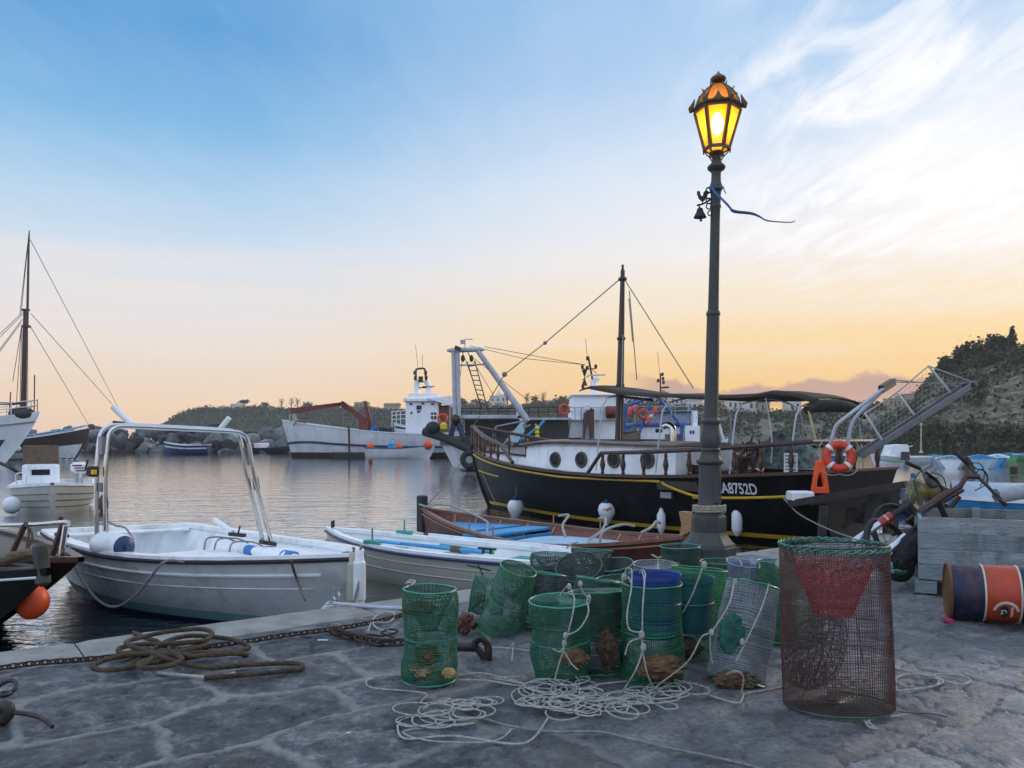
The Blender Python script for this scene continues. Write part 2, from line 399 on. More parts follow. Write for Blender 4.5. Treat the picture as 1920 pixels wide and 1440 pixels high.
# ================================================================ water
def water_mat():
    m = bpy.data.materials.new('harbour_water'); m.use_nodes = True; n = m.node_tree.nodes; k = m.node_tree.links
    b = n['Principled BSDF']; b.inputs['Base Color'].default_value = (.025,.042,.052,1); b.inputs['Roughness'].default_value = .04
    b.inputs['IOR'].default_value = 2.0; b.inputs['Specular IOR Level'].default_value = .6
    t = n.new('ShaderNodeTexCoord')
    def nz(sc, det, stretch, dist=0.):
        mp = n.new('ShaderNodeMapping'); mp.inputs['Scale'].default_value = stretch; mp.inputs['Rotation'].default_value = (0,0,radians(8))
        k.new(t.outputs['Object'], mp.inputs['Vector'])
        q = n.new('ShaderNodeTexNoise'); q.inputs['Scale'].default_value = sc; q.inputs['Detail'].default_value = det; q.inputs['Distortion'].default_value = dist
        k.new(mp.outputs['Vector'], q.inputs['Vector']); return q.outputs['Fac']
    sy = n.new('ShaderNodeSeparateXYZ'); k.new(t.outputs['Object'], sy.inputs[0]); calm = n.new('ShaderNodeMapRange'); calm.interpolation_type = 'SMOOTHSTEP'
    for nm, vl in (('From Min',7),('From Max',45),('To Min',1.0),('To Max',.38)): calm.inputs[nm].default_value = vl
    k.new(sy.outputs[1], calm.inputs['Value'])
    def bump(h, s, d, nrm=None):
        q = n.new('ShaderNodeBump'); q.inputs['Strength'].default_value = s; q.inputs['Distance'].default_value = d; k.new(h, q.inputs['Height'])
        k.new(calm.outputs['Result'], q.inputs['Strength'])
        if nrm is not None: k.new(nrm, q.inputs['Normal'])
        return q.outputs['Normal']
    q = bump(nz(1.3, 2, (.42,1.3,1), .6), 1, .036)
    q = bump(nz(4.0, 3, (.45,1.4,1), .8), 1, .022, q)
    q = bump(nz(9, 2, (.7,1.2,1)), 1, .006, q)
    g = n.new('ShaderNodeBsdfGlossy'); g.inputs['Roughness'].default_value = .05; g.inputs['Color'].default_value = (.97,.97,.97,1); k.new(q, g.inputs['Normal'])
    lw = n.new('ShaderNodeLayerWeight'); lw.inputs['Blend'].default_value = .5; k.new(q, lw.inputs['Normal'])
    pw = n.new('ShaderNodeMath'); pw.operation = 'POWER'; pw.inputs[1].default_value = 1.35; k.new(lw.outputs['Facing'], pw.inputs[0])
    d = n.new('ShaderNodeBsdfDiffuse'); d.inputs['Color'].default_value = (.014,.032,.044,1)
    x = n.new('ShaderNodeMixShader'); k.new(pw.outputs[0], x.inputs[0]); k.new(d.outputs[0], x.inputs[1]); k.new(g.outputs[0], x.inputs[2])
    n.remove(b); k.new(x.outputs[0], n['Material Output'].inputs['Surface']); return m
wb = MB(); wb.grid([[(x,y,0) for y in (-30,0,30,200,1200,5000)] for x in (-4000,-300,-60,0,60,300,4000)])
wo_ = wb.build('water', water_mat(), smooth=False); wo_.location = (0,0,WZ)
tag(wo_, 'rippled harbour water reflecting the peach coloured evening sky', 'water', kind='structure')

# ================================================================ quay: paving, kerb
QA = np.array((-3.36,5.25)); QE = np.array((.806,.592)); QN = np.array((.592,-.806))
def quv(u, v): return QA+QE*u+QN*v
def q_of(x, y): d = np.array((x,y))-QA; return d@QE, d@QN
def attr_mat(name, fn):
    m = bpy.data.materials.new(name); m.use_nodes = True; fn(m.node_tree.nodes, m.node_tree.links); return m
def paving_height(u, v):
    """-> height, joint mask (1 in the mortar), stone id"""
    wu = u+.11*(fbm(u*1.6,v*1.6,3.3)-.5)*2+.035*(fbm(u*8,v*8,1.3)-.5)*2; wv = v+.09*(fbm(u*1.6,v*1.6,9.1)-.5)*2+.035*(fbm(u*8,v*8,6.3)-.5)*2
    su, sv = .86, .62
    iv = np.floor(wv/sv); best = np.full(u.shape, 9.); sec = np.full(u.shape, 9.); sid = np.zeros(u.shape)
    for dj in (-1,0,1):
        jv = iv+dj; off = np.where(np.mod(jv,2)==0, 0., .45)+.3*_L[(jv.astype(int)*7)&63, 3, 5]
        iu = np.floor(wu/su-off)
        for di in (-1,0,1):
            ju = iu+di; a, b_ = ju.astype(int)&63, jv.astype(int)&63
            cu = (ju+.5+off+.24*(_L[a,b_,1]-.5))*su; cv = (jv+.5+.2*(_L[a,b_,2]-.5))*sv
            big = 1+.35*(_L[a,b_,6]-.5)
            d = np.maximum(np.abs(wu-cu)/su, np.abs(wv-cv)/sv)*.80+.20*np.sqrt(((wu-cu)/su)**2+((wv-cv)/sv)**2); d = d/big
            new = d < best; sec = np.where(new, best, np.minimum(sec, d)); sid = np.where(new, _L[a,b_,4], sid); best = np.where(new, d, best)
    e = (sec-best)*.5*.7
    jw = .021+.026*(fbm(u*3,v*3,5.)-.5)
    rightness = sstep(2.2, 4.2, u+.35*v)
    jw = jw*(1-.62*rightness)
    joint = 1-sstep(jw*.75, jw*1.25, e+.022*(fbm(u*30,v*30,11.)-.5))
    dome = sstep(0, .22, e)
    rough = 1.5*(fbm(u*9, v*16, 2., 6)-.5)+.5*(fbm(u*26,v*34,6.)-.5)
    ledge = np.abs(fbm(u*2.5, v*4.5, 7.)-.5)
    hgt = (.014*dome+.013*rough-.024*sstep(.0,.03,.03-ledge)*dome)*(1-joint)+(sid-.5)*.012*(1-joint)
    hgt = hgt+joint*(-.006*rightness+.003*(fbm(u*20,v*20,1.)-.5)+.004*(1-rightness))
    hgt = hgt-.012*rightness*joint
    return hgt, joint, sid, rightness
nu, nv = 660, 300
uu = np.linspace(-1.6, 12.0, nu); vv = np.linspace(.50, 6.4, nv)
U_, V_ = np.meshgrid(uu, vv, indexing='ij')
H_, J_, S_, R_ = paving_height(U_, V_)
H_ = H_-.016
XY = QA[None,None,:]+QE[None,None,:]*U_[...,None]+QN[None,None,:]*V_[...,None]
co = np.concatenate([XY, H_[...,None]], -1).reshape(-1,3)
ii = np.arange(nu*nv).reshape(nu,nv)
fq = np.stack([ii[:-1,:-1], ii[:-1,1:], ii[1:,1:], ii[1:,:-1]], -1).reshape(-1,4)[:, ::-1]
me = bpy.data.meshes.new('quay_paving'); me.vertices.add(len(co)); me.vertices.foreach_set('co', co.ravel())
me.loops.add(fq.size); me.loops.foreach_set('vertex_index', fq.ravel().astype(np.int32))
me.polygons.add(len(fq)); me.polygons.foreach_set('loop_start', np.arange(0,fq.size,4,dtype=np.int32)); me.polygons.foreach_set('loop_total', np.full(len(fq),4,np.int32))
me.update(); me.validate()
for nm, arr in (('joint',J_),('stone',S_),('slab',R_)):
    at = me.attributes.new(nm,'FLOAT','POINT'); at.data.foreach_set('value', arr.ravel().astype(np.float32))
me.polygons.foreach_set('use_smooth', [True]*len(fq))
if me.polygons[0].normal.z < 0: me.flip_normals()
def fn(n, k):
    b = n['Principled BSDF']; b.inputs['Roughness'].default_value = .72; b.inputs['Specular IOR Level'].default_value = .5
    def at(nm): q = n.new('ShaderNodeAttribute'); q.attribute_name = nm; return q.outputs['Fac']
    t = n.new('ShaderNodeTexCoord').outputs['Object']
    def nz(sc, det=6, ro=.6, dist=0): q = n.new('ShaderNodeTexNoise'); q.inputs['Scale'].default_value = sc; q.inputs['Detail'].default_value = det; q.inputs['Roughness'].default_value = ro; q.inputs['Distortion'].default_value = dist; k.new(t, q.inputs['Vector']); return q.outputs['Fac']
    def rp(x, stops):
        q = n.new('ShaderNodeValToRGB'); r = q.color_ramp
        while len(r.elements) < len(stops): r.elements.new(.5)
        for e, (p, c) in zip(r.elements, stops): e.position = p; e.color = c+(1,)
        k.new(x, q.inputs['Fac']); return q.outputs['Color']
    def mx(f_, a, c, mode='MIX'):
        q = n.new('ShaderNodeMixRGB'); q.blend_type = mode
        for i, x in enumerate((f_,a,c)):
            if isinstance(x,(int,float)): q.inputs[i].default_value = x
            elif isinstance(x,tuple): q.inputs[i].default_value = x
            else: k.new(x, q.inputs[i])
        return q.outputs[0]
    s1 = rp(nz(6, 9, .74), [(.32,(.012,.013,.016)),(.46,(.048,.051,.058)),(.55,(.12,.125,.135)),(.67,(.28,.285,.29))])
    s2 = rp(nz(4, 8, .65), [(.28,(.055,.058,.064)),(.50,(.155,.160,.170)),(.74,(.30,.305,.31))])
    stn = mx(at('slab'), s1, s2)
    stn = mx(.55, stn, rp(at('stone'), [(0,(.42,.43,.45)),(1,(1.3,1.3,1.3))]), 'MULTIPLY')
    stn = mx(1.0, stn, rp(nz(34, 8, .75), [(.30,(.42,.42,.43)),(.50,(.95,.95,.95)),(.68,(1.55,1.53,1.5))]), 'MULTIPLY')
    vo = n.new('ShaderNodeTexVoronoi'); vo.feature = 'DISTANCE_TO_EDGE'; vo.inputs['Scale'].default_value = 2.1
    wv_ = n.new('ShaderNodeMixRGB'); wv_.blend_type = 'ADD'; wv_.inputs[0].default_value = .35; nn = n.new('ShaderNodeTexNoise'); nn.inputs['Scale'].default_value = 4; nn.inputs['Detail'].default_value = 6; k.new(t, nn.inputs['Vector']); k.new(t, wv_.inputs[1]); k.new(nn.outputs['Color'], wv_.inputs[2]); k.new(wv_.outputs[0], vo.inputs['Vector'])
    cr = n.new('ShaderNodeMapRange'); cr.inputs['From Max'].default_value = .016; cr.inputs['To Min'].default_value = .85; cr.inputs['To Max'].default_value = 0; k.new(vo.outputs['Distance'], cr.inputs['Value'])
    cm = n.new('ShaderNodeMapRange'); cm.inputs['From Min'].default_value = .5; cm.inputs['From Max'].default_value = .6; k.new(nz(1.7, 4, .6), cm.inputs['Value'])
    cc = n.new('ShaderNodeMath'); cc.operation = 'MULTIPLY'; k.new(cr.outputs[0], cc.inputs[0]); k.new(cm.outputs[0], cc.inputs[1])
    stn = mx(cc.outputs[0], stn, (.02,.019,.018,1))
    mor = rp(nz(14, 7, .7), [(.3,(.13,.13,.128)),(.7,(.28,.275,.262))])
    mor2 = rp(nz(10, 6, .7), [(.3,(.09,.08,.065)),(.7,(.20,.18,.15))])
    mor = mx(at('slab'), mor, mor2)
    c = mx(at('joint'), stn, mor)
    wn = n.new('ShaderNodeMapRange'); wn.inputs['From Min'].default_value = .60; wn.inputs['From Max'].default_value = .78; wn.inputs['To Max'].default_value = .7; k.new(nz(1.3, 7, .7), wn.inputs['Value'])
    c = mx(wn.outputs[0], c, (.26,.255,.24,1))
    pn = n.new('ShaderNodeMapRange'); pn.inputs['From Min'].default_value = .48; pn.inputs['From Max'].default_value = .66; pn.inputs['To Max'].default_value = .4; k.new(nz(2.3, 8, .72, .6), pn.inputs['Value'])
    c = mx(pn.outputs[0], c, rp(nz(9, 6, .7), [(.3,(.04,.04,.042)),(.7,(.15,.145,.135))]))
    sn = n.new('ShaderNodeMapRange'); sn.inputs['From Min'].default_value = .62; sn.inputs['From Max'].default_value = .66; k.new(nz(75, 2, .5), sn.inputs['Value'])
    sn.inputs['To Max'].default_value = .0
    k.new(c, b.inputs['Base Color'])
    v = n.new('ShaderNodeMapRange'); v.inputs['To Min'].default_value = .34; v.inputs['To Max'].default_value = .74; k.new(nz(6), v.inputs['Value']); k.new(v.outputs[0], b.inputs['Roughness'])
    bp = n.new('ShaderNodeBump'); bp.inputs['Strength'].default_value = 1.0; bp.inputs['Distance'].default_value = .016; k.new(nz(42, 7, .7), bp.inputs['Height'])
    bp2 = n.new('ShaderNodeBump'); bp2.inputs['Strength'].default_value = .8; bp2.inputs['Distance'].default_value = .02; k.new(nz(11, 5, .6, .5), bp2.inputs['Height']); k.new(bp2.outputs[0], bp.inputs['Normal'])
    k.new(bp.outputs[0], b.inputs['Normal'])
me.materials.append(attr_mat('worn_lava_stone_paving', fn))
pv = bpy.data.objects.new('quay_paving', me); COL.objects.link(pv); tag(pv, 'worn dark stone slabs of the quay with pale mortar joints', 'paving', kind='structure')
M_kerb = mat('pale_kerb_stone', (.23,.225,.21), .75, var=.25, scale=5, bump=.6, bscale=25, grime=((.09,.085,.075), .55, 3))
M_quay = mat('quay_body_stone', (.14,.135,.12), .85, var=.3, scale=3, bump=.6, bscale=12)
kb = MB(); u0 = -3.0
while u0 < 30:
    L = 1.5+.9*random.random(); g = []
    na = 26
    prof = [(-.005,-.5),(-.005,-.045),(.012,-.012),(.04,0),(.16,.003),(.30,.002),(.44,0),(.485,-.008),(.497,-.05)]
    for i in range(na+1):
        u = u0+.004+(L-.008)*i/na; row = []
        e_ = -.010 if i in (0,na) else 0
        for (v, z) in prof:
            w_ = .016*(fbm(u*2.3, v*3, 4.)-.5)+.02*(fbm(u*7,.3,8.)-.5)*(1 if v < .05 else 0)
            q = quv(u, v+(w_ if v < .05 else 0)); row.append((q[0], q[1], z+(w_*.5 if z > -.1 else 0)+(e_ if z > -.1 else 0)))
        g.append(row)
    kb.grid(g); u0 += L
ko = kb.build('kerb', M_kerb); tag(ko, 'pale stone kerb along the edge of the quay', 'kerb', kind='structure')
qb = MB()
pts = [quv(-40,.02), quv(60,.02), quv(60,60), quv(-40,60)]
qb.prism([(p[0],p[1],-3) for p in pts], (0,0,2.955))
qo = qb.build('quay', M_quay, smooth=False); tag(qo, 'stone body of the quay below its paving', 'quay', kind='structure')
# plain continuation of the paving around the detailed part
gb = MB()
for (a, b_, c_, d_) in ((-40,-1.6,.5,60),(12.0,60,.5,60),(-1.6,12.0,6.4,60)):
    q = [quv(a,c_), quv(b_,c_), quv(b_,d_), quv(a,d_)]; gb.add([(p[0],p[1],-.012) for p in q], [(0,1,2,3)])
go = gb.build('pavement', mat('far_paving', (.13,.13,.125), .8, var=.5, scale=3, bump=.6, bscale=14), smooth=False); tag(go, 'dark stone pavement beyond the slabs', 'pavement', kind='structure')

# ================================================================ foliage, trees, hills, town, breakwater, cliff
def leafmat(name, a, b):
    m = bpy.data.materials.new(name); m.use_nodes = True; n = m.node_tree.nodes; k = m.node_tree.links
    p = n['Principled BSDF']; p.inputs['Roughness'].default_value = .7; p.inputs['Specular IOR Level'].default_value = .2
    t = n.new('ShaderNodeTexCoord'); q = n.new('ShaderNodeTexNoise'); q.inputs['Scale'].default_value = .16; q.inputs['Detail'].default_value = 6; q.inputs['Roughness'].default_value = .7
    k.new(t.outputs['Object'], q.inputs['Vector'])
    r = n.new('ShaderNodeValToRGB'); r.color_ramp.elements[0].position = .32; r.color_ramp.elements[1].position = .68
    r.color_ramp.elements[0].color = a+(1,); r.color_ramp.elements[1].color = b+(1,)
    k.new(q.outputs['Fac'], r.inputs['Fac']); k.new(r.outputs[0], p.inputs['Base Color']); return m
M_leaf = leafmat('dark_foliage', (.018,.026,.012), (.065,.080,.035))
M_leaf2 = leafmat('olive_foliage', (.028,.034,.016), (.080,.085,.042))
M_bark = mat('tree_bark', (.045,.035,.026), .9, var=.3, scale=3)
def leaves(mb, pts, size, jit=.5):
    v = []; f_ = []
    for i, p in enumerate(pts):
        s = size*(1-jit+2*jit*random.random())
        a = np.array([random.gauss(0,1) for _ in range(3)]); a /= np.linalg.norm(a)
        c = np.cross(a, (.3,.5,.8)); c /= np.linalg.norm(c)+1e-9
        d = np.cross(a, c); p = np.asarray(p)
        v += [p+c*s, p+d*s*.7, p-c*s*.8, p-d*s*.9]; f_.append((4*i,4*i+1,4*i+2,4*i+3))
    return mb.add(v, f_)
def tree(px, d, ytop, ybase, wpx, kind, label, name, m=None, group=None, n=320):
    """kind: umbrella | round | bare | conifer | bush"""
    b0 = P(px, ybase, d); H = (ybase-ytop)*d/F; Wd = wpx*d/F/2; m = m or M_leaf
    t = thing(name, label, 'tree', b0-Vector((0,0,H*.25)), group=group)
    lo = -H*.25
    def trunk(paths):
        tb = MB()
        for pth, r0, r1 in paths: tb.tube([Vector(q)+Vector((0,0,-lo)) for q in pth], np.linspace(r0, r1, len(pth)), 6)
        tb.build('trunk', M_bark, t)
    pts = []
    if kind == 'bare':
        pa = [([(0,0,lo),(.02*H,0,H*.4),(0,0,H)], .03*H, .006*H)]
        for k in range(26):
            z = H*(.25+.6*random.random()); a = random.random()*6.28; l = Wd*(.5+.6*random.random())
            pa.append(([(0,0,z),(l*.5*cos(a),l*.5*sin(a),z+H*.16),(l*cos(a),l*sin(a),z+H*.34)], .012*H, .004*H))
        trunk(pa)
        for k in range(90):
            a = random.random()*6.28; r = Wd*random.random(); pts.append((r*cos(a), r*sin(a), H*(.5+.5*random.random())-lo))
        cb = MB(); leaves(cb, pts, H*.022); cb.build('crown', M_bark, t); return t
    cl = []
    if kind == 'umbrella': cl = [(Wd*.72*cos(a)*random.random(), Wd*.72*sin(a)*random.random(), H*(.74+.14*random.random()), Wd*.38, H*.14) for a in np.linspace(0,6.28,13)]; trunk([([(0,0,lo),(0,0,H*.7)], .05*H, .035*H)]+[([(0,0,H*.5),(Wd*.5*cos(a),Wd*.5*sin(a),H*.72)], .03*H, .012*H) for a in (0,2,4)])
    elif kind == 'round': cl = [(Wd*.55*cos(a)*random.random()**.5, Wd*.55*sin(a), H*(.35+.45*random.random()), Wd*.45, H*.2) for a in np.linspace(0,6.28,14)]; trunk([([(0,0,lo),(0,0,H*.5)], .06*H, .03*H)])
    elif kind == 'bush': cl = [(Wd*.75*cos(a)*random.random()**.5, Wd*.6*sin(a), H*(.2+.45*random.random()), Wd*.34, H*.28) for a in np.linspace(0,6.28,16)]; trunk([([(0,0,lo),(0,0,H*.4)], .05*H, .03*H)])
    else: cl = [(Wd*(1-q)*.6*cos(a*9), Wd*(1-q)*.6*sin(a*9), H*(.22+.74*q), Wd*(.46-.28*q), H*.08) for a, q in zip(np.linspace(0,6.28,18), np.linspace(0,1,18))]; trunk([([(0,0,lo),(0,0,H*.95)], .045*H, .008*H)])
    for k in range(n):
        c = random.choice(cl); g = [random.gauss(0,.5) for _ in range(3)]
        pts.append((c[0]+g[0]*c[3], c[1]+g[1]*c[3], c[2]+g[2]*c[4]-lo))
    cb = MB(); leaves(cb, pts, Wd*.13); cb.build('crown', m, t); return t
def interp(x, tab): return float(np.interp(x, [q[0] for q in tab], [q[1] for q in tab]))
RIDGE = [(288,812),(305,800),(330,782),(355,772),(380,768),(420,767),(470,766),(540,768),(620,767),(700,768),(760,772),(830,770),(880,764),(960,762),(1010,760),(1060,752),(1110,748),(1170,752),(1230,752),(1300,764),(1345,774),(1440,779),(1500,776),(1560,768),(1620,764),(1700,768),(1780,772)]
BASED = [(288,430),(500,410),(700,390),(900,360),(1100,310),(1300,215),(1420,182),(1800,176)]
DEEP = [(288,30),(500,70),(900,70),(1200,70),(1400,75),(1800,75)]
def hillpt(px, q):
    """q 0 at the water, 1 on the ridge, up to 1.6 behind it"""
    db, dd = interp(px, BASED), interp(px, DEEP); d = db+dd*q
    zt = ZA(interp(px, RIDGE), db+dd); k = min(q,1)
    prof = .12*k+.88*(sin(min(1,k)*pi/2)**.8) if px < 1150 else (.05*k+.95*(1-(1-k)**1.9))
    z = WZ-.5+(zt-WZ+.5)*(prof if q <= 1 else 1-.5*(q-1))
    x = (px-960)/F*d
    n_ = (fbm(x*.04, d*.04, z*.05)-.5)
    return (x, d+6*n_*(1 if q < 1.2 else 0), z+2.2*(fbm(x*.06+9, d*.06)-.5)*min(1,q*1.2))
hb_ = MB(); pxs = list(np.linspace(288,1270,104)); qs = list(np.linspace(0,1,22))+[1.25,1.6]
hb_.grid([[hillpt(p, q) for q in qs] for p in pxs])
h2_ = MB(); h2_.grid([[hillpt(p, q) for q in qs] for p in np.linspace(1270,1790,64)])
h2o = h2_.build('hillside', leafmat('hazy_tuff_scrub', (.060,.062,.040), (.17,.155,.115))); tag(h2o, 'pale steep scrubby slope behind the stern of the black boat', 'hill', kind='structure')  # pale tuff colour with the haze over this slope mixed into it
ho = hb_.build('hillside', leafmat('hillside_scrub', (.028,.034,.018), (.085,.088,.048))); tag(ho, 'low wooded headland and hillside across the harbour', 'hill', kind='structure')
pts = []
for k in range(42000):
    px = 290+1480*random.random(); q = random.random()**.75*1.03
    if px > 1270 and (fbm(px*.03, q*6, 3.) < .46 or random.random() < .25) and q < .93: continue
    p = hillpt(px, q); pts.append((p[0]+random.gauss(0,.5), p[1]+random.gauss(0,.5), p[2]+abs(random.gauss(0,.8))))
wbm = MB(); leaves(wbm, pts, .50); wo2 = wbm.build('woodland', M_leaf2, smooth=False); tag(wo2, 'scrub and trees covering the far hillside as one mass', 'woodland', kind='stuff')
for a in [(458,395,750,768,24,'umbrella','wide flat-topped pine on the far headland, leftmost above the villas','umbrella_pine'),
          (497,392,752,769,18,'round','compact round tree on the far headland right of the flat-topped pine','broadleaf_tree'),
          (528,390,748,769,14,'bare','leafless tree on the headland beside the round tree','bare_tree'),
          (546,390,747,769,11,'bare','thin leafless tree, tallest of the bare trio on the headland','bare_tree'),
          (557,390,747,769,16,'bare','leafless spreading tree right of the bare trio on the headland','bare_tree'),
          (577,388,753,769,22,'round','dark bushy tree on the headland above the red crane','broadleaf_tree'),
          (866,370,744,768,30,'round','dark rounded tree behind the gantry post of the trawler','broadleaf_tree'),
          (893,370,748,770,26,'round','dark tree seen through the trawler gantry ladder','broadleaf_tree'),
          (952,372,738,764,22,'umbrella','flat-topped pine right of the white church','umbrella_pine'),
          (1003,370,739,766,20,'round','round tree between two bare trees on the middle hill','broadleaf_tree'),
          (988,371,738,766,14,'bare','bare tree left of the round tree on the middle hill','bare_tree'),
          (1018,371,736,766,16,'bare','bare tree right of the round tree on the middle hill','bare_tree'),
          (1062,330,742,768,48,'bush','broad dark tree mass left of the white wheelhouse','broadleaf_tree'),
          (1106,325,738,762,34,'round','dark tree rising behind the white wheelhouse roof','broadleaf_tree'),
          (1600,252,752,768,46,'bush','dark tree clump on the hill between the davit poles','broadleaf_tree'),
          (1580,252,748,768,20,'round','dark tree on the hilltop right of the awning end','broadleaf_tree'),
          (1655,252,752,768,40,'bush','low dark tree left of the tan buildings','broadleaf_tree'),
          (1745,252,742,770,36,'bush','dark tree at the foot of the cliff top by the tan buildings','broadleaf_tree')]:
    a = list(a); a[1] = interp(a[0], BASED)+interp(a[0], DEEP)*.96; tree(*a, group='trees on the far hills')
M_wallw = mat('pale_plaster', (.62,.58,.52), .8, var=.1, scale=.3); M_wallp = mat('pink_plaster', (.42,.27,.20), .8, var=.15, scale=.3); M_wallt = mat('tan_plaster', (.38,.29,.20), .8, var=.15, scale=.3)
M_roof = mat('weathered_roof', (.20,.13,.09), .85, var=.25, scale=.5); M_win = mat('shutter_dark', (.05,.05,.055), .6, var=.2)
def house(px0, px1, yt, yb, d, m, label, nwin=0, name='house', roof=True):
    pm_ = (px0+px1)/2; d = interp(pm_, BASED)+interp(pm_, DEEP)*(.86 if pm_ < 1100 else .72); yb += 3; yt -= 2
    a, b = P(px0,yb,d), P(px1,yb,d); w = (b-a).length; H = (yb-yt)*d/F; dep = max(5, w*.7); cx = (a+b)/2
    t = thing(name, label, 'house', (cx.x, d+dep/2, cx.z-4), random.uniform(-.15,.15), 'houses of the far town')
    mb = MB(); mb.box((0,0,2+H/2), (w,dep,H+4)); mb.build('wall', m, t, smooth=False)
    rb = MB()
    if roof: rb.box((0,0,4+H+.16), (w+.5,dep+.5,.30)); rb.box((w*.2,0,4+H+.7),(w*.3,dep*.4,.8))
    else: rb.prism([(-w/2-.3,-dep/2-.3,4+H+.01),(w/2+.3,-dep/2-.3,4+H+.01),(w/2+.3,0,4+H+w*.14),(-w/2-.3,0,4+H+w*.14)], (0,0,.2)); rb.prism([(-w/2-.3,dep/2+.3,4+H+.01),(w/2+.3,dep/2+.3,4+H+.01),(w/2+.3,0.001,4+H+w*.14),(-w/2-.3,0.001,4+H+w*.14)], (0,0,.2))
    rb.build('roof', M_roof if not roof else m, t, smooth=False)
    if nwin:
        rows = max(1, int(H/2.7)); wm = MB()
        for r_ in range(rows):
            for i in range(nwin):
                x = -w/2+w*(i+.5)/nwin+random.uniform(-.15,.15); z = 4+H*(r_+.52)/rows
                q = MB(); q.box((x,-dep/2+.02,z),(min(.95,w/nwin*.42),.12,min(1.4,H/rows*.5))); q.build('window', M_win, t, smooth=False)
    return t
house(408,420,765,773,400,M_wallw,'small white house low on the left end of the headland',2)
house(432,448,760,769,398,M_wallw,'white villa under the wide flat-topped pine',3)
house(506,518,768,774,396,M_wallw,'tiny white house below the round headland tree',1)
house(664,690,757,772,420,M_wallt,'square tan building on the headland above the crane boom',3)
house(720,748,762,774,430,M_wallt,'low tan house on the headland left of the white wheelhouse',3,roof=False)
ch = house(920,950,745,766,372,M_wallw,'white church with small cupola on the middle hill',3,name='church')
cb = MB(); cb.lathe([(2.0,26/F*372-.5),(2.0,26/F*372+1.8),(1.9,26/F*372+2.2),(1.3,26/F*372+3.3),(.3,26/F*372+4.1),(.12,26/F*372+5.4)], 12, (0,0,3)); cb.build('cupola', M_wallw, ch)
house(872,896,760,772,352,M_wallp,'low pink house behind the gantry ladder',2)
house(898,918,757,770,352,M_wallt,'tan house left of the white church',2,roof=False)
house(928,944,758,768,348,M_wallp,'pink house just below the white church',2)
house(1022,1050,757,770,330,M_wallp,'low pink house beside the broad dark tree mass',3,roof=False)
house(1130,1168,742,756,330,M_wallt,'long tan terrace house behind the dark mast foot',5)
house(1172,1196,738,756,325,M_wallw,'cream house high on the town hill right of the mast',3)
house(1200,1226,748,764,300,M_wallw,'white house below the town ridge left of the lamp',3)
house(1226,1252,738,760,315,M_wallt,'tall tan house on the town ridge left of the lamp',3)
house(1256,1290,742,762,300,M_wallw,'broad pale house on the town ridge close to the lamp shaft',4)
house(1290,1318,752,772,262,M_wallw,'white house low on the town slope beside the lamp shaft',3)
house(1346,1364,748,772,262,M_wallp,'pinkish house right beside the lamp shaft',2)
house(1366,1400,746,772,258,M_wallw,'large white house under the awning, right of the pinkish one',4)
house(1402,1424,750,771,256,M_wallw,'smaller white house under the awning',2)
house(1424,1442,756,772,256,M_wallt,'low tan house at the right end of the row under the awning',2,roof=False)
house(1478,1502,752,772,255,M_wallw,'white house seen just below the raised end of the awning',2)
house(1670,1700,750,762,250,M_wallt,'long low tan building behind the gangway stanchions',4)
house(1700,1736,742,764,250,M_wallp,'stepped brownish building nearest the cliff',4)
# ---- breakwater boulders
import bmesh
def rockmesh(i):
    bm = bmesh.new(); bmesh.ops.create_icosphere(bm, subdivisions=3, radius=1.0)
    planes = []
    for k in range(13):
        n_ = Vector([random.gauss(0,1) for _ in range(3)]).normalized(); planes.append((n_, .42+.26*random.random()))
    for v in bm.verts:
        for n_, dd in planes:
            o = v.co.dot(n_)
            if o > dd: v.co -= n_*(o-dd)*.92
        v.co *= 1+.12*(float(fbm(v.co.x*1.6+i*7, v.co.y*1.6, v.co.z*1.6))-.5)
    me = bpy.data.meshes.new('boulder'); bm.to_mesh(me); bm.free()
    me.polygons.foreach_set('use_smooth', [True]*len(me.polygons)); me.set_sharp_from_angle(angle=radians(28)); return me
M_rock = [mat('grey_boulder_stone', (.10,.10,.098), .85, var=.5, scale=1.6, bump=.7, bscale=4, grime=((.05,.05,.048), .8, 1.1)), mat('pale_boulder_stone', (.21,.21,.20), .85, var=.35, scale=1.6, bump=.7, bscale=4, grime=((.07,.07,.065), .8, .9)), mat('dark_boulder_stone', (.03,.03,.03), .85, var=.5, scale=1.4, bump=.7, bscale=4)]
RK = []
for mi in range(3):
    for j in range(4):
        r_ = rockmesh(j+mi*4); r_.materials.append(M_rock[mi]); RK.append(r_)
LBR = {0:'mid-grey boulder heaped in the breakwater across the water', 1:'pale weathered boulder heaped in the breakwater across the water', 2:'dark boulder heaped in the breakwater across the water'}
nr = 0
for row, (zc, dd, sz) in enumerate(((-.45,99,1.35),(.25,100,1.35),(.95,101.5,1.45),(1.7,103.5,1.4),(2.35,106,1.35))):
    px = -40+14*row
    while px < 575:
        s = sz*(.62+.6*random.random()); d = dd+random.uniform(-1,1)
        top = 0 if not (row == 4 and random.random() < .35) else 1
        if not top:
            k = random.choice((0,0,1,1,2,2))*4+random.randrange(4)
            o = bpy.data.objects.new('boulder', RK[k]); COL.objects.link(o)
            q = P(px, HY, d); o.location = (q.x, d, zc+random.uniform(-.35,.35)-s*.15)
            o.rotation_euler = [random.uniform(0,6.28) for _ in range(3)]; o.scale = (s*random.uniform(.9,1.3), s, s*random.uniform(.7,1))
            tag(o, LBR[k//4], 'boulder', 'boulders of the breakwater'); nr += 1
        px += s*random.uniform(.95,1.3)*F/d*1.1
bw = MB(); bw.prism([(P(-60,HY,101).x,101,-1.5),(P(-60,HY,120).x,118,-1.5),(P(600,HY,118).x,118,-1.5),(P(590,HY,101).x,101,-1.5)], (0,0,2.0))
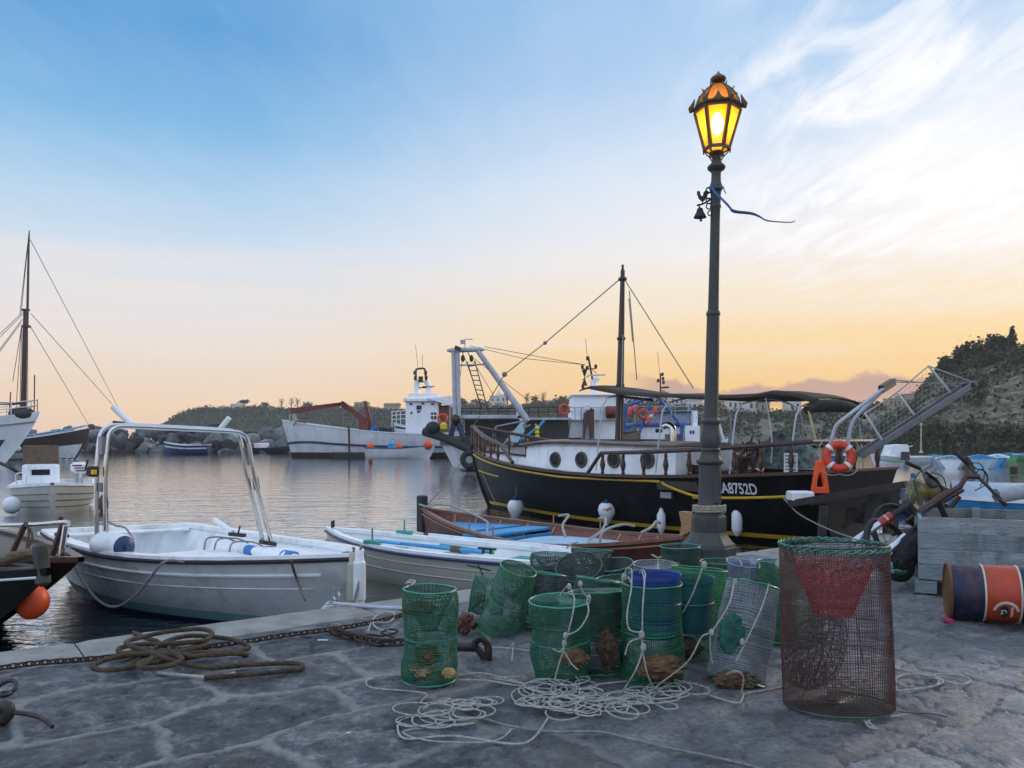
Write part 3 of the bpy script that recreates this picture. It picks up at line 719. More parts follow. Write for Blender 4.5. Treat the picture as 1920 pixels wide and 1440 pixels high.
bo = bw.build('breakwater_core', M_rock[2]); tag(bo, 'dark rubble core between the boulders of the breakwater', 'breakwater', kind='structure')
# ---- cliff to the right
CTOP = [(1640,808),(1680,790),(1705,770),(1722,742),(1738,716),(1755,698),(1772,684),(1800,676),(1840,668),(1880,662),(1920,656),(2000,640),(2200,600),(2400,600)]
CBASE = [(1640,168),(1700,150),(1760,136),(1850,122),(1920,116),(2400,96)]
def cliffpt(px, q):
    db = interp(px, CBASE); dd = 26 if px > 1720 else 12
    qq = q if q <= 1 else 1
    d = db+dd*(.08*qq+.92*qq**2.2) if q <= 1 else db+dd+30*(q-1)
    zt = ZA(interp(px, CTOP), db+dd); z = WZ-.6+(zt-WZ+.6)*(qq*.75+.25*sin(qq*pi/2)) + (0 if q <= 1 else 1.0*(q-1))
    x = (px-960)/F*d
    n1 = fbm(x*.09, z*.22, 3.)-.5; n2 = fbm(x*.3, z*.9, 8.)-.5
    m_ = sin(min(1,q)*pi)**.5 if 0 < q < 1 else 0
    return (x+1.5*n2*m_, d+(9*n1+3.5*n2)*m_, z+.9*n1*m_)
cb = MB(); cp = list(np.linspace(1640,2400,190)); cq = list(np.linspace(0,1,64))+[1.5,2]
cb.grid([[cliffpt(p, q) for q in cq] for p in cp])
def fn(n, k):
    b = n['Principled BSDF']; b.inputs['Roughness'].default_value = .9; b.inputs['Specular IOR Level'].default_value = .15
    t = n.new('ShaderNodeTexCoord').outputs['Object']
    def nz(sc, st, det=6, ro=.6):
        mp = n.new('ShaderNodeMapping'); mp.inputs['Scale'].default_value = st; k.new(t, mp.inputs['Vector'])
        q = n.new('ShaderNodeTexNoise'); q.inputs['Scale'].default_value = sc; q.inputs['Detail'].default_value = det; q.inputs['Roughness'].default_value = ro; k.new(mp.outputs[0], q.inputs['Vector']); return q.outputs['Fac']
    def rp(x, a, c, p0=.35, p1=.65):
        q = n.new('ShaderNodeValToRGB'); q.color_ramp.elements[0].position = p0; q.color_ramp.elements[1].position = p1
        q.color_ramp.elements[0].color = a+(1,); q.color_ramp.elements[1].color = c+(1,); k.new(x, q.inputs['Fac']); return q.outputs[0]
    rock = rp(nz(.5, (1,1,3.5)), (.10,.08,.06), (.34,.28,.21))
    veg = rp(nz(.5, (1,1,1)), (.022,.030,.014), (.07,.075,.035))
    mk = rp(nz(.11, (1,1,1.6), 6, .65), (0,0,0), (1,1,1), .47, .57)
    q = n.new('ShaderNodeMixRGB'); k.new(mk, q.inputs[0]); k.new(rock, q.inputs[1]); k.new(veg, q.inputs[2]); k.new(q.outputs[0], b.inputs['Base Color'])
    bp = n.new('ShaderNodeBump'); bp.inputs['Strength'].default_value = 1; bp.inputs['Distance'].default_value = .8; k.new(nz(.8, (1,1,2.5)), bp.inputs['Height']); k.new(bp.outputs[0], b.inputs['Normal'])
co_ = cb.build('cliff', attr_mat('tuff_cliff', fn)); tag(co_, 'steep tuff cliff with patches of scrub', 'cliff', kind='structure')
pts = []
while len(pts) < 13000:
    px = 1645+420*random.random(); q = random.random()*1.02
    p = cliffpt(px, q)
    g = float(fbm(p[0]*.10, p[2]*.22, 21.))
    top_ = q > .80
    if g < (.42 if px < 1850 else .51) and not top_ and q > .14 and random.random() > .12: continue
    pts.append((p[0]+random.gauss(0,.3), p[1]-abs(random.gauss(0,.35)), p[2]+random.gauss(0,.3)+(abs(random.gauss(0,.45)) if top_ else 0)))
vb = MB(); leaves(vb, pts, .34); vo = vb.build('scrub', M_leaf, smooth=False); tag(vo, 'dark scrub hanging on the cliff face', 'scrub', kind='stuff')
for a in [(1812,150,634,690,54,'bush','rounded tree, leftmost of the row on the cliff top','cliff_tree'),
          (1848,149,628,682,46,'bush','broad tree on the cliff top, second from the left of the row','cliff_tree'),
          (1873,148,626,676,40,'round','ragged tree just left of the tall conifer on the cliff top','cliff_tree'),
          (1898,147,614,676,30,'conifer','tall layered conifer, highest tree on the cliff top','conifer'),
          (1908,149,640,680,44,'bush','dark tree at the foot of the tall conifer, at the right edge','cliff_tree'),
          (1782,152,664,700,46,'bush','low dark tree where the cliff top slopes down','cliff_tree')]:
    tree(*a, group='trees on the cliff top', n=1100)
# ---- evening haze over the harbour
hz = MB(); hz.box((0,235,20),(900,590,46)); hzm = bpy.data.materials.new('evening_haze'); hzm.use_nodes = True; n = hzm.node_tree.nodes; n.clear()
o_ = n.new('ShaderNodeOutputMaterial'); v_ = n.new('ShaderNodeVolumePrincipled'); v_.inputs['Color'].default_value = (.93,.92,.90,1); v_.inputs['Density'].default_value = .00035; v_.inputs['Anisotropy'].default_value = .2
hzm.node_tree.links.new(v_.outputs[0], o_.inputs['Volume'])
hzo = hz.build('haze', hzm, smooth=False); tag(hzo, 'thin evening haze over the harbour', 'haze', kind='stuff')
# ================================================================ black wooden excursion boat
def baluster(p, h, r=.035, n=8):
    return MB().lathe([(r*.6,0),(r*.9,h*.06),(r*.6,h*.12),(r*.75,h*.2),(r*1.25,h*.42),(r*1.05,h*.55),(r*.62,h*.75),(r*.9,h*.82),(r*.6,h*.9),(r*.7,h)], n, p)
def fender_long(at, h, r, hang, label, group, m=None):
    t = thing('fender', label, 'fender', at, group=group)
    MB().lathe([(.03,-.05),(.05,-.02),(r*.8,.03),(r,r*.7),(r*1.02,h*.5),(r,h-r*.7),(r*.75,h-.02),(.04,h+.03),(.03,h+.07)], 16).build('body', m or M_white2, t)
    MB().tube(cat_rom([(0,0,h+.05),(.015,0,h+.05+(hang-h)*.5),(0,0.02,hang)], 5), .012, 6).build('rope', M_ropeg, t)
    return t
def ball_fender(at, r, hang, label, group):
    t = thing('fender', label, 'fender', at, group=group)
    MB().lathe([(.03,-.06),(.05,0),(r*.55,r*.35),(r*.9,r*.95),(r,r*1.45),(r*.86,r*1.95),(r*.6,r*2.2)], 18).build('body', M_white2, t)
    MB().lathe([(r*.61,r*2.19),(r*.45,r*2.34),(.05,r*2.45),(.045,r*2.65)], 18).build('cap', M_navy, t)
    MB().tube(cat_rom([(0,0,r*2.6),(.02,0,(r*2.6+hang)/2),(0,0,hang)], 5), .012, 6).build('rope', M_ropeg, t)
    return t
B1 = Boat((6.13,14.0), (-1.085,22.3))
H1 = Hull(B1.L, 3.5, .5, 1.32, 1.12, 1.55, tm=.42, sw=.80, p=2.3, rake=1.1, rq=1.5, srake=.25, pm=.30, pb=.85)
R1 = B1.root('excursion_boat', 'large black wooden boat with yellow stripes, white cabin and brown awning behind the lamp post', 'boat')
m = MB(); H1.outer(m); H1.transom(m); m.build('hull', M_black, R1)
m = MB(); H1.deck(m, .0, .995, -.32, .06, .03); m.build('deck', mat('worn_deck', (.30,.26,.22), .7, var=.2, scale=3), R1)
m = MB(); H1.inner(m, .07, .72, .012, .985); m.build('bulwark_inside', M_inner, R1)
m = MB(); H1.gunwale(m, .12, .035, .03); m.build('cap_rail', M_wood, R1)
t_of = lambda px, lat=1.6: B1.lx(px, lat)/B1.L
m = MB()
ta, tb = t_of(1243), t_of(1302); tc_ = t_of(1330)
for sd in (1,-1):
    up = [(t,.945) for t in (.995,.97,.93,.86,.78,.68,.58,.5)]+[(ta,.945)]
    H1.strip(m, up, .024, 6, sd, .006)
    dn = [(ta-.004,.94),(ta-.012,.90),((ta+tb)/2-.008,.83),(tb,.785),(tc_,.768),(.22,.765),(.12,.77),(.02,.79)]
    H1.strip(m, dn, .026, 6, sd, .008)
m.build('stripe', M_yellow, R1)
m = MB()
for sd in (1,-1): H1.strip(m, [(.975,.74),(.94,.745),(.89,.755),(.84,.765),(.81,.772)], .018, 6, sd, .004)
m.build('bow_accent', M_yellow, R1)
m = MB()
for sd in (1,-1):
    m.grid([[H1.pt(t, (z+.5)/(H1.zsh(t)+.5), sd, -.006) for z in (.10,.14,.18)] for t in [k/24*.985 for k in range(25)]], flip=sd < 0)
m.build('waterline_stripe', M_yellow, R1)
m = MB(); m.tube([H1.pt(1, v, 1) for v in np.linspace(0,1.0,12)], .05, 8); m.tube([(B1.L-.01,0,H1.zb-.05),(B1.L+.03,0,H1.zb+.12)], .07, 8)
m.build('stem_post', M_black, R1)
# registration number on the quarter
tv_, tf_ = text_mesh('NA8752D', .27, .006, .72); xc = B1.lx(1376, 1.55); zc = B1.lz(917, xc, 1.55)
m = MB(); m.add([(xc-x, H1.side_y(xc-x, zc+y)+.006, zc+y) for (x,y) in tv_], tf_); m.build('registration_number', M_white2, R1, smooth=False)
m = MB(); xa = B1.lx(1300,1.6); m.grid([[(xa-.1+.9*i/4, H1.side_y(xa-.1+.9*i/4, z)+.004, z) for z in (.90,1.0,1.08)] for i in range(5)]); m.build('faded_panel', mat('faded_brown_panel', (.075,.055,.045), .7, var=.3), R1)
m = MB(); xs = B1.lx(1248,1.65); m.box((xs, H1.side_y(xs,.80)+.03, .80), (.26,.07,.11)); m.build('step', M_alu, R1, smooth=False)
# cabin
x0, x1 = B1.lx(1266,1.05), B1.lx(972,1.0); zr0, zr1 = B1.lz(838,x0,1.05), B1.lz(826,x1,1.0)
def trunk_ring(x, w, z): return [(x,-w,.75),(x,-w*.97,z-.08),(x,-w*.9,z),(x,w*.9,z),(x,w*.97,z-.08),(x,w,.75)]
g = [trunk_ring(x0+(x1-x0)*k/8, 1.06-.30*(k/8)**2.5, zr0+(zr1-zr0)*k/8-(.14*(k/8)**6)) for k in range(9)]
m = MB(); m.grid(g, flip=True); m.add(g[0], [tuple(range(6))]); m.add(g[-1], [tuple(range(5,-1,-1))]); m.build('cabin', M_white, R1)
g2 = [[(x0-.06+(x1-x0+.22)*k/8, s_*(1.14-.30*(k/8)**2.5), zr0+(zr1-zr0)*k/8-(.12*(k/8)**6)+dz) for (s_,dz) in ((-1,.012),(-1,.05),(-.5,.085),(.5,.085),(1,.05),(1,.012))] for k in range(9)]
m = MB(); m.grid(g2, cv=True); m.add(g2[0],[tuple(range(6))]); m.add(g2[-1],[tuple(range(5,-1,-1))])
m.build('cabin_roof', mat('weathered_roof_deck', (.22,.17,.15), .6, var=.2, scale=3), R1)
hb1 = MB(); xh = (B1.lx(1095,.2)+B1.lx(1230,.2))/2; hb1.box((xh,.25,zr0+.10),(2.1,1.0,.10), bev=.02); hb1.build('hatch', M_wood, R1)
for px in (1036,1089,1153,1217):
    x = B1.lx(px, 1.0); k = (x-x0)/(x1-x0); w = 1.06-.30*k**2.5; z = B1.lz(862, x, w)
    RR = Matrix.Rotation(pi/2, 3, 'X') @ Matrix.Identity(3)
    m = MB(); m.torus((x,w*.985+.012,z), .155, .03, 24, 8, Matrix.Rotation(-pi/2,3,'X')); f_ = m.build('porthole', mat('porthole_bronze', (.10,.085,.07), .45, .6), R1)
    m = MB(); m.lathe([(.145,0),(.14,.012),(.0001,.02)], 24, (x,w*.985+.004,z), Matrix.Rotation(-pi/2,3,'X')); m.build('pane', M_glass, f_)
m = MB(); xd = x0-.03; m.box((xd-.02,0.1,.98),(.05,.75,.72)); m.build('companion_hatch', M_wood, R1, smooth=False)
for (xx,w_) in ((x0-.35,.10),(x0-.62,.14)):
    m = MB(); m.box((xx,1.0,.95),(w_,.12,.85), bev=.01); m.build('cockpit_post', M_wood, R1)
m = MB(); m.box((x0-.55,.15,.95),(.5,1.5,.62), bev=.02); m.build('engine_box', M_wood, R1)
xv = B1.lx(1262, .3); m = MB(); m.tube(cat_rom([(xv,.3,zr0),(xv,.3,zr0+.30),(xv+.03,.3,zr0+.40),(xv+.14,.3,zr0+.45),(xv+.24,.3,zr0+.42)],5), .07, 12); m.build('vent_cowl', M_steel, R1)
# bow rail with turned balusters
bt = [1.0,.975,.945,.91,.868,.82,.775]
def rp_(t, sd, h): q = H1.pt(min(t,.999), 1, sd, .05); return Vector((q[0]+.04, q[1], q[2]+h))
rh = lambda t: .42+.24*max(0,(t-.75)/.25)
path = [rp_(t,-1,rh(t)) for t in (.70,.76,.82,.88,.93,.965,.985)]+[rp_(1,1,rh(1))+Vector((.03,0,0))]+[rp_(t,1,rh(t)) for t in (.985,.965,.93,.88,.82,.765)]
path += [rp_(.70,1,.06)]
m = MB(); m.tube(cat_rom(path[:-1],6)+[path[-1]], .045, 8); m.build('bow_rail', M_wood, R1)
for t in bt:
    for sd in ((1,) if t == 1.0 else (1,-1)):
        q = rp_(t, sd, .03); baluster(q, rh(t)-.04, .048).build('baluster', M_wood, R1)
tA = t_of(1136); tB = t_of(1110)
pth = [rp_(tB,1,.02), rp_(tA,1,.46)]+[rp_(tA+(0.015-tA)*k/10,1,.46+.06*(k/10)) for k in range(1,11)]
pth += [rp_(.015,-1,.52)]+[rp_(.015+(tA-.015)*k/10,-1,.52-.06*k/10) for k in range(1,11)]
m = MB(); m.tube(pth, .04, 8); m.build('side_rail', M_wood, R1)
for px in (1142,1180,1218,1258,1300,1352,1380,1427,1480,1540,1562,1590):
    t = t_of(px,1.55); q = rp_(t,1,.03); baluster(q, .44, .045).build('baluster', M_wood, R1)
for t in (.03,.1,.17,.24,.31,.38,.44): baluster(rp_(t,-1,.03), .44, .045).build('baluster', M_wood, R1)
# mast and rigging
xm = B1.lx(1160,0); zm0, zm1 = zr0-.1, B1.lz(508, xm); lean = -(1176-1160)/F*17.5
mt = [(xm+lean*k*.66*1, -lean*k*.75*-1*0, zm0+(zm1-zm0)*k) for k in (0,.33,.66,1)]
m = MB(); m.tube([(p[0],p[1],p[2]) for p in mt], [.095,.088,.07,.05], 12); m.tube([mt[-1],(mt[-1][0],0,zm1+.12)],.03,8)
MT = m.build('mast', M_wood, R1)
for k in (.36,.62,.95): m = MB(); z = zm0+(zm1-zm0)*k; m.lathe([(.075,-.04),(.10,-.02),(.10,.02),(.075,.04)],12,(xm+lean*k*.66,0,z)); m.build('mast_band', M_dark, MT)
top = Vector((mt[-1][0],0,zm1-.15))
xb = Vector((B1.L+.02,0,H1.zb+.62)); blk = B1.lp(946,702,0)+Vector((0,0,0))
m = MB(); m.tube([top, B1.lp(1022,643,0), blk], .013, 5); m.tube([blk, xb], .013, 5); m.ball(blk, .07); m.ball(B1.lp(1022,643,0), .05); m.build('forestay', M_ropeg, R1)
m = MB(); q = B1.lp(1300,728,.0); m.tube([top,q], .012, 5); m.build('backstay', M_ropeg, R1)
for (pa, pb_, off) in (((1180,545),(1194,712),.3),((1179,560),(1186,640),.35)):
    m = MB(); m.tube([B1.lp(pa[0],pa[1],0.02), B1.lp(pb_[0],pb_[1],off)], .012, 5); m.build('halyard', M_ropeg, MT)
m = MB(); m.tube([Vector((xm-.1,.06,zm0)), Vector((xm-.13+lean*.3,.07,zm0+2.6))], .014, 5); m.build('mast_line', M_ropew, MT)
# awning on hoops
xa0, xa1 = B1.lx(1135,.0), B1.lx(1556,.3)
def awz(k): return np.interp(k, [0,.06,.25,.55,.78,.86,.94,1], [B1.lz(727,xa0), B1.lz(721,xm), B1.lz(734,xa0+(xa1-xa0)*.25), B1.lz(738,xa0+(xa1-xa0)*.55), B1.lz(738,xa0+(xa1-xa0)*.78), B1.lz(730,xa0+(xa1-xa0)*.86), B1.lz(735,xa0+(xa1-xa0)*.94), B1.lz(746,xa1)])
g = []
for i in range(57):
    k = i/56; x = xa0+(xa1-xa0)*k; row = []
    wd = 1.0-.12*abs(2*k-1)**4
    for j in range(15):
        s = -1+2*j/14; hump = .0 if k < .1 else 0
        z = awz(k)-.06*s*s-hump*s*s-.03*abs(sin(k*pi*4))*(1-s*s)+.03*(float(fbm(x*1.6,s*2.5,2.))-.5)
        row.append((x, wd*s, z-.05*(abs(s) > .98)))
    g.append(row)
m = MB(); m.grid(g); AW = m.build('awning', M_canvas, R1, angle=60)
so_ = AW.modifiers.new('thick','SOLIDIFY'); so_.thickness = .018
m = MB(); zr = awz(1)
m.tube([(xa1-.02,-1.0,zr-.30),(xa1-.02,-.4,zr-.16),(xa1-.02,.1,zr-.14),(xa1+.02,.7,zr-.16),(xa1+.05,1.0,zr-.24)], [.07,.10,.12,.11,.07], 12); m.build('rolled_canvas', mat('dark_rolled_canvas', (.025,.02,.015), .95, var=.4, scale=8, bump=.8, bscale=20), R1)
def hoop(x, top_y, side=True, foot=.35, r=.016):
    z = top_y; pts = []
    for sd in (1,-1):
        pass
    w = 1.12; z -= .10
    p = [(x,w+.24,1.2),(x,w+.06,z-.45),(x,w-.06,z-.22),(x,w-.2,z-.12),(x,0,z),(x,-w+.2,z-.12),(x,-w+.06,z-.22),(x,-w-.06,z-.45),(x,-w-.24,1.2)]
    mm = MB(); mm.tube(cat_rom(p,5), r, 8); return mm
for px in (1124,1236,1374,1486):
    x = B1.lx(px,1.25); k = (x-xa0)/(xa1-xa0); hoop(x, awz(min(max(k,0),1))).build('awning_hoop', M_galv, R1)
m = MB(); m.tube([(xm-.1,.2,awz(.08)-.25),(xm-1.3,.4,awz(.3)-.2)], .03, 8); m.build('boom', M_wood, R1)
xq = B1.lx(1560,1.1)
m = MB(); m.tube([(xa1+.03,.98,awz(1)-.25),(xa1-.22,1.15,1.75)], .02, 6); m.build('awning_strap', mat('pale_webbing', (.38,.34,.14), .8), R1)
m = MB(); m.tube(cat_rom([(xa1+.9,.9,awz(.86)-.18),(xa1+.6,1.2,1.9),(xa1+.55,1.3,1.45)],4), .012, 6); m.build('awning_cord', M_ropew, R1)
# helm
xw = B1.lx(1404,.2); zw = B1.lz(858,xw,.2)
wh = MB(); Rw = Matrix.Rotation(radians(80),3,'Y'); wh.torus((xw,.2,zw),.30,.035,28,8,Rw)
for k in range(8):
    a = k*pi/4; d_ = Rw @ Vector((cos(a),sin(a),0)); wh.tube([Vector((xw,.2,zw))+d_*.03, Vector((xw,.2,zw))+d_*.43], .018, 6)
wh.ball((xw,.2,zw), .07); wh.build('steering_wheel', M_wood, R1)
m = MB(); m.box((xw+.18,.2,zw-.28),(.16,.3,.66), bev=.02); m.build('helm_post', M_wood, R1)
for px, w_, h_ in ((1462,.55,.50),(1356,.10,.75)):
    x = B1.lx(px,-.9); m = MB(); m.box((x,-.9,.85+h_/2),(w_,.3,h_), bev=.02); m.build('locker', M_wood, R1)
xi = B1.lx(1497,1.05); m = MB(); m.box((xi,1.30,B1.lz(868,xi,1.3)),(.25,.012,.34)); IS = m.build('notice_board', M_white2, R1, smooth=False)
for k in range(5):
    m = MB(); m.box((xi+.01*(k%2),1.31,B1.lz(868,xi,1.3)+.12-.058*k),(.19-.03*(k%2),.006,.022)); m.build('text_line', mat('printed_ink', (.12,.15,.28), .7), IS, smooth=False)
# things hanging on or lying on the black boat
def life_ring(at, R, r, M3, label, group=None):
    t = thing('life_ring', label, 'life ring', at, group=group)
    MB().torus((0,0,0), R-r, r, 36, 12, M3).build('ring', M_ringred, t)
    for k in range(4):
        a = pi/4+k*pi/2; m = MB(); n_ = 7; g = []
        for i in range(4):
            aa = a-.13+.26*i/3; c = Vector((cos(aa)*(R-r),sin(aa)*(R-r),0)); e = Vector((cos(aa),sin(aa),0))
            g.append([tuple(M3 @ (c+e*(r*1.05*cos(b))+Vector((0,0,r*1.05*sin(b))))) for b in np.linspace(0,2*pi,13)[:-1]])
        m.grid(g, cv=True); m.build('reflective_band', M_white2, t)
    pts = []
    for k in range(41):
        a = 2*pi*k/40; rr = R+.015+.07*abs(sin(2*a)); pts.append(tuple(M3 @ Vector((cos(a)*rr, sin(a)*rr, .02))))
    MB().tube(pts, .008, 5).build('grab_line', M_ropew, t)
    return t
xl = B1.lx(1573,1.45); pl = B1.w(xl, H1.hb(max(xl/B1.L,0.02))+.02, B1.lz(856, xl, 1.45))
dd_ = pl.y; M3 = Matrix.Rotation(B1.a+pi/2+.15,3,'Z') @ Matrix.Rotation(pi/2-.06,3,'X') @ Matrix.Rotation(.12,3,'Z')
M3 = Matrix.Rotation(radians(-12),3,'Z') @ Matrix.Rotation(pi/2-.08,3,'X')
life_ring(tuple(pl), 30/F*dd_*1.02, 30/F*dd_*.27, M3, 'orange life ring with pale bands tied to the stern rail of the black boat')
# orange trapezoid rescue float
pf = B1.w(B1.lx(1537,1.65), 1.62, 0); pf = P(1537, 925, pf.y); u = pf.y/F
outer = [(-17,0),(17,0),(14,22),(8,62),(-7,62),(-13,22)]; inner_ = [(-7,12),(7,12),(5,24),(1,38),(-2,38),(-6,24)]
m = MB(); th = .09
o_ = [Vector((x*u,-th/2,z*u)) for x,z in outer]; i_ = [Vector((x*u,-th/2,z*u)) for x,z in inner_]
n_ = len(o_); off = Vector((0,th,0)); vs = o_+i_+[q+off for q in o_]+[q+off for q in i_]
fs = []
for k in range(n_):
    j = (k+1)%n_; fs += [(k,j,n_+j,n_+k),(2*n_+k,3*n_+k,3*n_+j,2*n_+j),(k,2*n_+k,2*n_+j,j),(n_+k,n_+j,3*n_+j,3*n_+k)]
m.add([v+pf for v in vs], fs); fo = single(m, 'rescue_float', M_orange, 'bright orange wedge-shaped float with a triangular hole hung over the black hull', 'float', angle=50)
bv = fo.modifiers.new('bev','BEVEL'); bv.width = .018; bv.segments = 2
FG = 'fenders hanging on the black boat'
def on_side(px, py, lat=1.72): x = B1.lx(px, lat); y = H1.side_y(x, max(.2,B1.lz(py,x,lat))); x = B1.lx(px, y+.2); z = B1.lz(py, x, y+.2); return B1.w(x, y+.17, z)
q = on_side(1136,980); ball_fender(q, .185, ZA(888,q.y)-q.z, 'white ball fender with navy cap and red scrawl at the middle of the black hull', FG)
FB = [o for o in bpy.data.objects if o.name.startswith('body')][-1]
m = MB(); rr = random.Random(3)
for k in range(5):
    a0 = -pi/2-.5+.2*k; m.tube([(.19*cos(a0+.1*j)*(.93), .19*sin(a0+.1*j)*.93+-.01, .29+.05*rr.uniform(-1,1)) for j in range(3)], .008, 4)
m.build('red_scrawl', mat('red_marker', (.5,.03,.03), .6), bpy.data.objects[FB.parent.name])
q = on_side(965,972); ball_fender(q, .20, .95, 'plain white ball fender with navy cap near the bow of the black hull', FG)
q = on_side(1238,995); fender_long(q, .36, .085, ZA(893,q.y)-q.z, 'slim white cylinder fender left of the lamp post on the black hull', FG)
q = on_side(1380,1000); fender_long(q, .42, .095, ZA(890,q.y)-q.z, 'white cylinder fender right of the lamp post, under the registration number', FG)
# net heap on the aft deck
g = []
xn0, xn1 = B1.lx(1415,-1.0), B1.lx(1530,-1.0)
for i in range(33):
    k = i/32; x = xn0+(xn1-xn0)*k; row = []
    for j in range(15):
        s = -1+2*j/14; hgt = (sin(pi*k)**.6)*(1-s*s)**.6
        row.append((x+.05*(float(fbm(k*9,s*4,3.))-.5), -1.0+.55*s, 1.28+hgt*(.72+.34*(float(fbm(k*7,s*5,9.))-.5))))
    g.append(row)
m = MB(); m.grid([[B1.w(*p) for p in r_] for r_ in g]); single(m, 'net_heap', mat('grey_green_netting', (.13,.17,.16), .95, var=.75, scale=7, bump=1, bscale=40), 'heap of grey-green fishing net on the after rail of the black boat', 'fishing net')
# davits and raised gangway at the stern
D0 = 13.2
def rod(name, a, b, r, m_, par, n=8, d0=D0, d1=D0): return MB().tube([P(a[0],a[1],d0),P(b[0],b[1],d1)], r, n).build(name, m_, par, world=True)
DV = thing('stern_davit', 'pair of slanting grey davit poles at the stern of the black boat', 'davit', P(1560,850,13.3))
MB().tube(cat_rom([P(1553,862,13.2),P(1556,838,13.2),P(1566,802,13.2),P(1576,790,13.2)],5)+[P(1658,728,13.2)], .032, 10).build('pole', M_galv, DV, world=True)
MB().tube(cat_rom([P(1590,862,13.9),P(1590,830,13.9),P(1597,795,13.9),P(1610,776,13.9)],5)+[P(1672,716,13.9)], .034, 10).build('pole', M_galv, DV, world=True)
MB().bar(P(1652,730,13.2), P(1675,716,13.9), .09, .12).build('pulley_head', M_dark, DV, world=True)
GW = thing('boarding_gangway', 'raised aluminium gangway with stanchions slanting up from the stern', 'gangway', P(1612,858,12.7))
ga, gb_ = P(1614,856,12.6), P(1822,722,12.2)
m = MB(); dirv = (gb_-ga).normalized(); m.bar(ga, gb_, .26, .03, (0,-.15,1)); m.build('walkway', M_alu, GW, world=True, smooth=False)
for s in (1,-1):
    off = Vector((0,.13*s,.03)); m = MB(); m.bar(ga+off, gb_+off, .035, .085, (0,-.1,1)); m.build('side_beam', M_alu, GW, world=True, smooth=False)
for (a, b) in (((1653,824),(1621,775)),((1714,778),(1682,736)),((1782,736),(1741,686))):
    MB().tube([P(a[0],a[1],12.35),P(b[0],b[1],12.2)], .017, 8).build('stanchion', M_white2, GW, world=True)
MB().tube([P(1838,722,12.2),P(1741,686,12.2),P(1682,736,12.2),P(1668,746,12.3),P(1621,775,12.2),P(1600,810,12.9)], .011, 6).build('hand_line', M_ropew, GW, world=True)
MB().tube([P(1670,716,13.6),P(1790,718,12.5),P(1825,720,12.2)], .010, 6).build('lift_line', M_ropeg, GW, world=True)
MB().tube([P(1672,712,13.6),P(1800,724,12.4)], .009, 6).build('lift_line', M_ropeg, GW, world=True)
MB().bar(P(1812,724,12.2), P(1832,720,12.2), .28, .08).build('roller', M_dark, GW, world=True)
nm = MB(); tl = [P(1668,742,12.3), P(1682,736,12.2), P(1741,686,12.2), P(1826,720,12.2)]; 
for i in range(26):
    k = i/25; top_ = P(1625+200*k, float(np.interp(1625+200*k,[1621,1682,1741,1826],[775,736,686,720])), 12.2); bot = P(1625+200*k, float(np.interp(1625+200*k,[1614,1822],[849,722])), 12.3)
    if (top_-bot).length > .03: nm.tube([top_, bot], .0022, 3)
for j in range(1,8):
    nm.tube([P(1625+200*k, float(np.interp(1625+200*k,[1621,1682,1741,1826],[775,736,686,720]))*(1-j/8)+float(np.interp(1625+200*k,[1614,1822],[849,722]))*j/8, 12.25) for k in np.linspace(0,1,12)], .0022, 3)
nm.build('safety_net', M_ropew, GW, world=True)
for (a,b) in (((1556,742),(1670,715)),((1480,727),(1655,728))):
    pass
# dark wooden landing stage under the stern
LS = thing('landing_stage', 'dark wooden landing stage with a slanting beam beside the black stern', 'landing stage', P(1600,960,12.0)-Vector((0,0,.2)))
MB().bar(P(1482,944,12.2), P(1700,908,11.2), .22, .10).build('top_beam', mat('old_dark_timber', (.035,.028,.022), .9, var=.4, scale=6, bump=.6), LS, world=True, smooth=False)
m_t = MATS['old_dark_timber']
MB().bar(P(1530,944,12.7), P(1700,918,11.8), .5, .04).build('decking', m_t, LS, world=True, smooth=False)
for (a, b, w_) in (((1636,915),(1626,1020),.11),((1672,915),(1668,1030),.16),((1545,948),(1540,1020),.10)): MB().bar(P(a[0],a[1],11.7), P(b[0],b[1],11.7), w_, w_).build('pile', m_t, LS, world=True, smooth=False)
MB().bar(P(1580,990,12.0), P(1640,930,11.7), .05, .08).build('brace', m_t, LS, world=True, smooth=False)
MB().bar(P(1585,962,12.1), P(1650,975,11.9), .03, .22).build('cross_board', m_t, LS, world=True, smooth=False)
single(MB().box(P(1500,930,12.2), (.34,.3,.15), bev=.02), 'tackle_box', M_white2, 'small white box on the landing stage beside the orange float', 'box')
single(MB().tube(cat_rom([P(1470,935,12.4),P(1500,965,11.9),P(1560,995,11.2),P(1620,1015,10.6)],6), .011, 6), 'mooring_line', M_ropeg, 'dark mooring line drooping from the black stern towards the quay', 'rope')

# ================================================================ open boats in front
def thole(mb, p, h=.16, r=.012): mb.tube([p, Vector(p)+Vector((0,0,h))], r, 6)
# --- white motorboat with roll bar
B2 = Boat((-5.35,10.9), (-1.40,7.22))
H2 = Hull(B2.L, 2.35, .35, .66, .64, .82, tm=.40, sw=.82, p=2.5, rake=1.5, rq=1.25, srake=-.12, pm=.26, pb=.95)
R2 = B2.root('roll_bar_boat', 'white open motorboat with a stainless roll bar moored against the quay', 'boat', tilt=(radians(-2.0),0))
m = MB(); H2.outer(m, nv=12); H2.transom(m, nv=12); m.build('hull', M_white, R2)
m = MB(); H2.inner(m, .10, .42); m.build('inner_shell', M_inner, R2)
m = MB(); H2.gunwale(m, .13, .035, .02); m.build('gunwale', M_white, R2)
m = MB()
for sd in (1,-1): H2.strip(m, [(t,.985) for t in (0,.1,.25,.4,.55,.7,.82,.91,.96,.99)], .022, 8, sd, .02)
m.build('rub_rail', M_rubber, R2)
m = MB()
for sd in (1,-1): H2.strip(m, [(t,.85) for t in (0.01,.1,.25,.4,.55,.7,.82,.91,.96)], .018, 6, sd, .0)
m.build('spray_rail', M_white, R2)
m = MB()
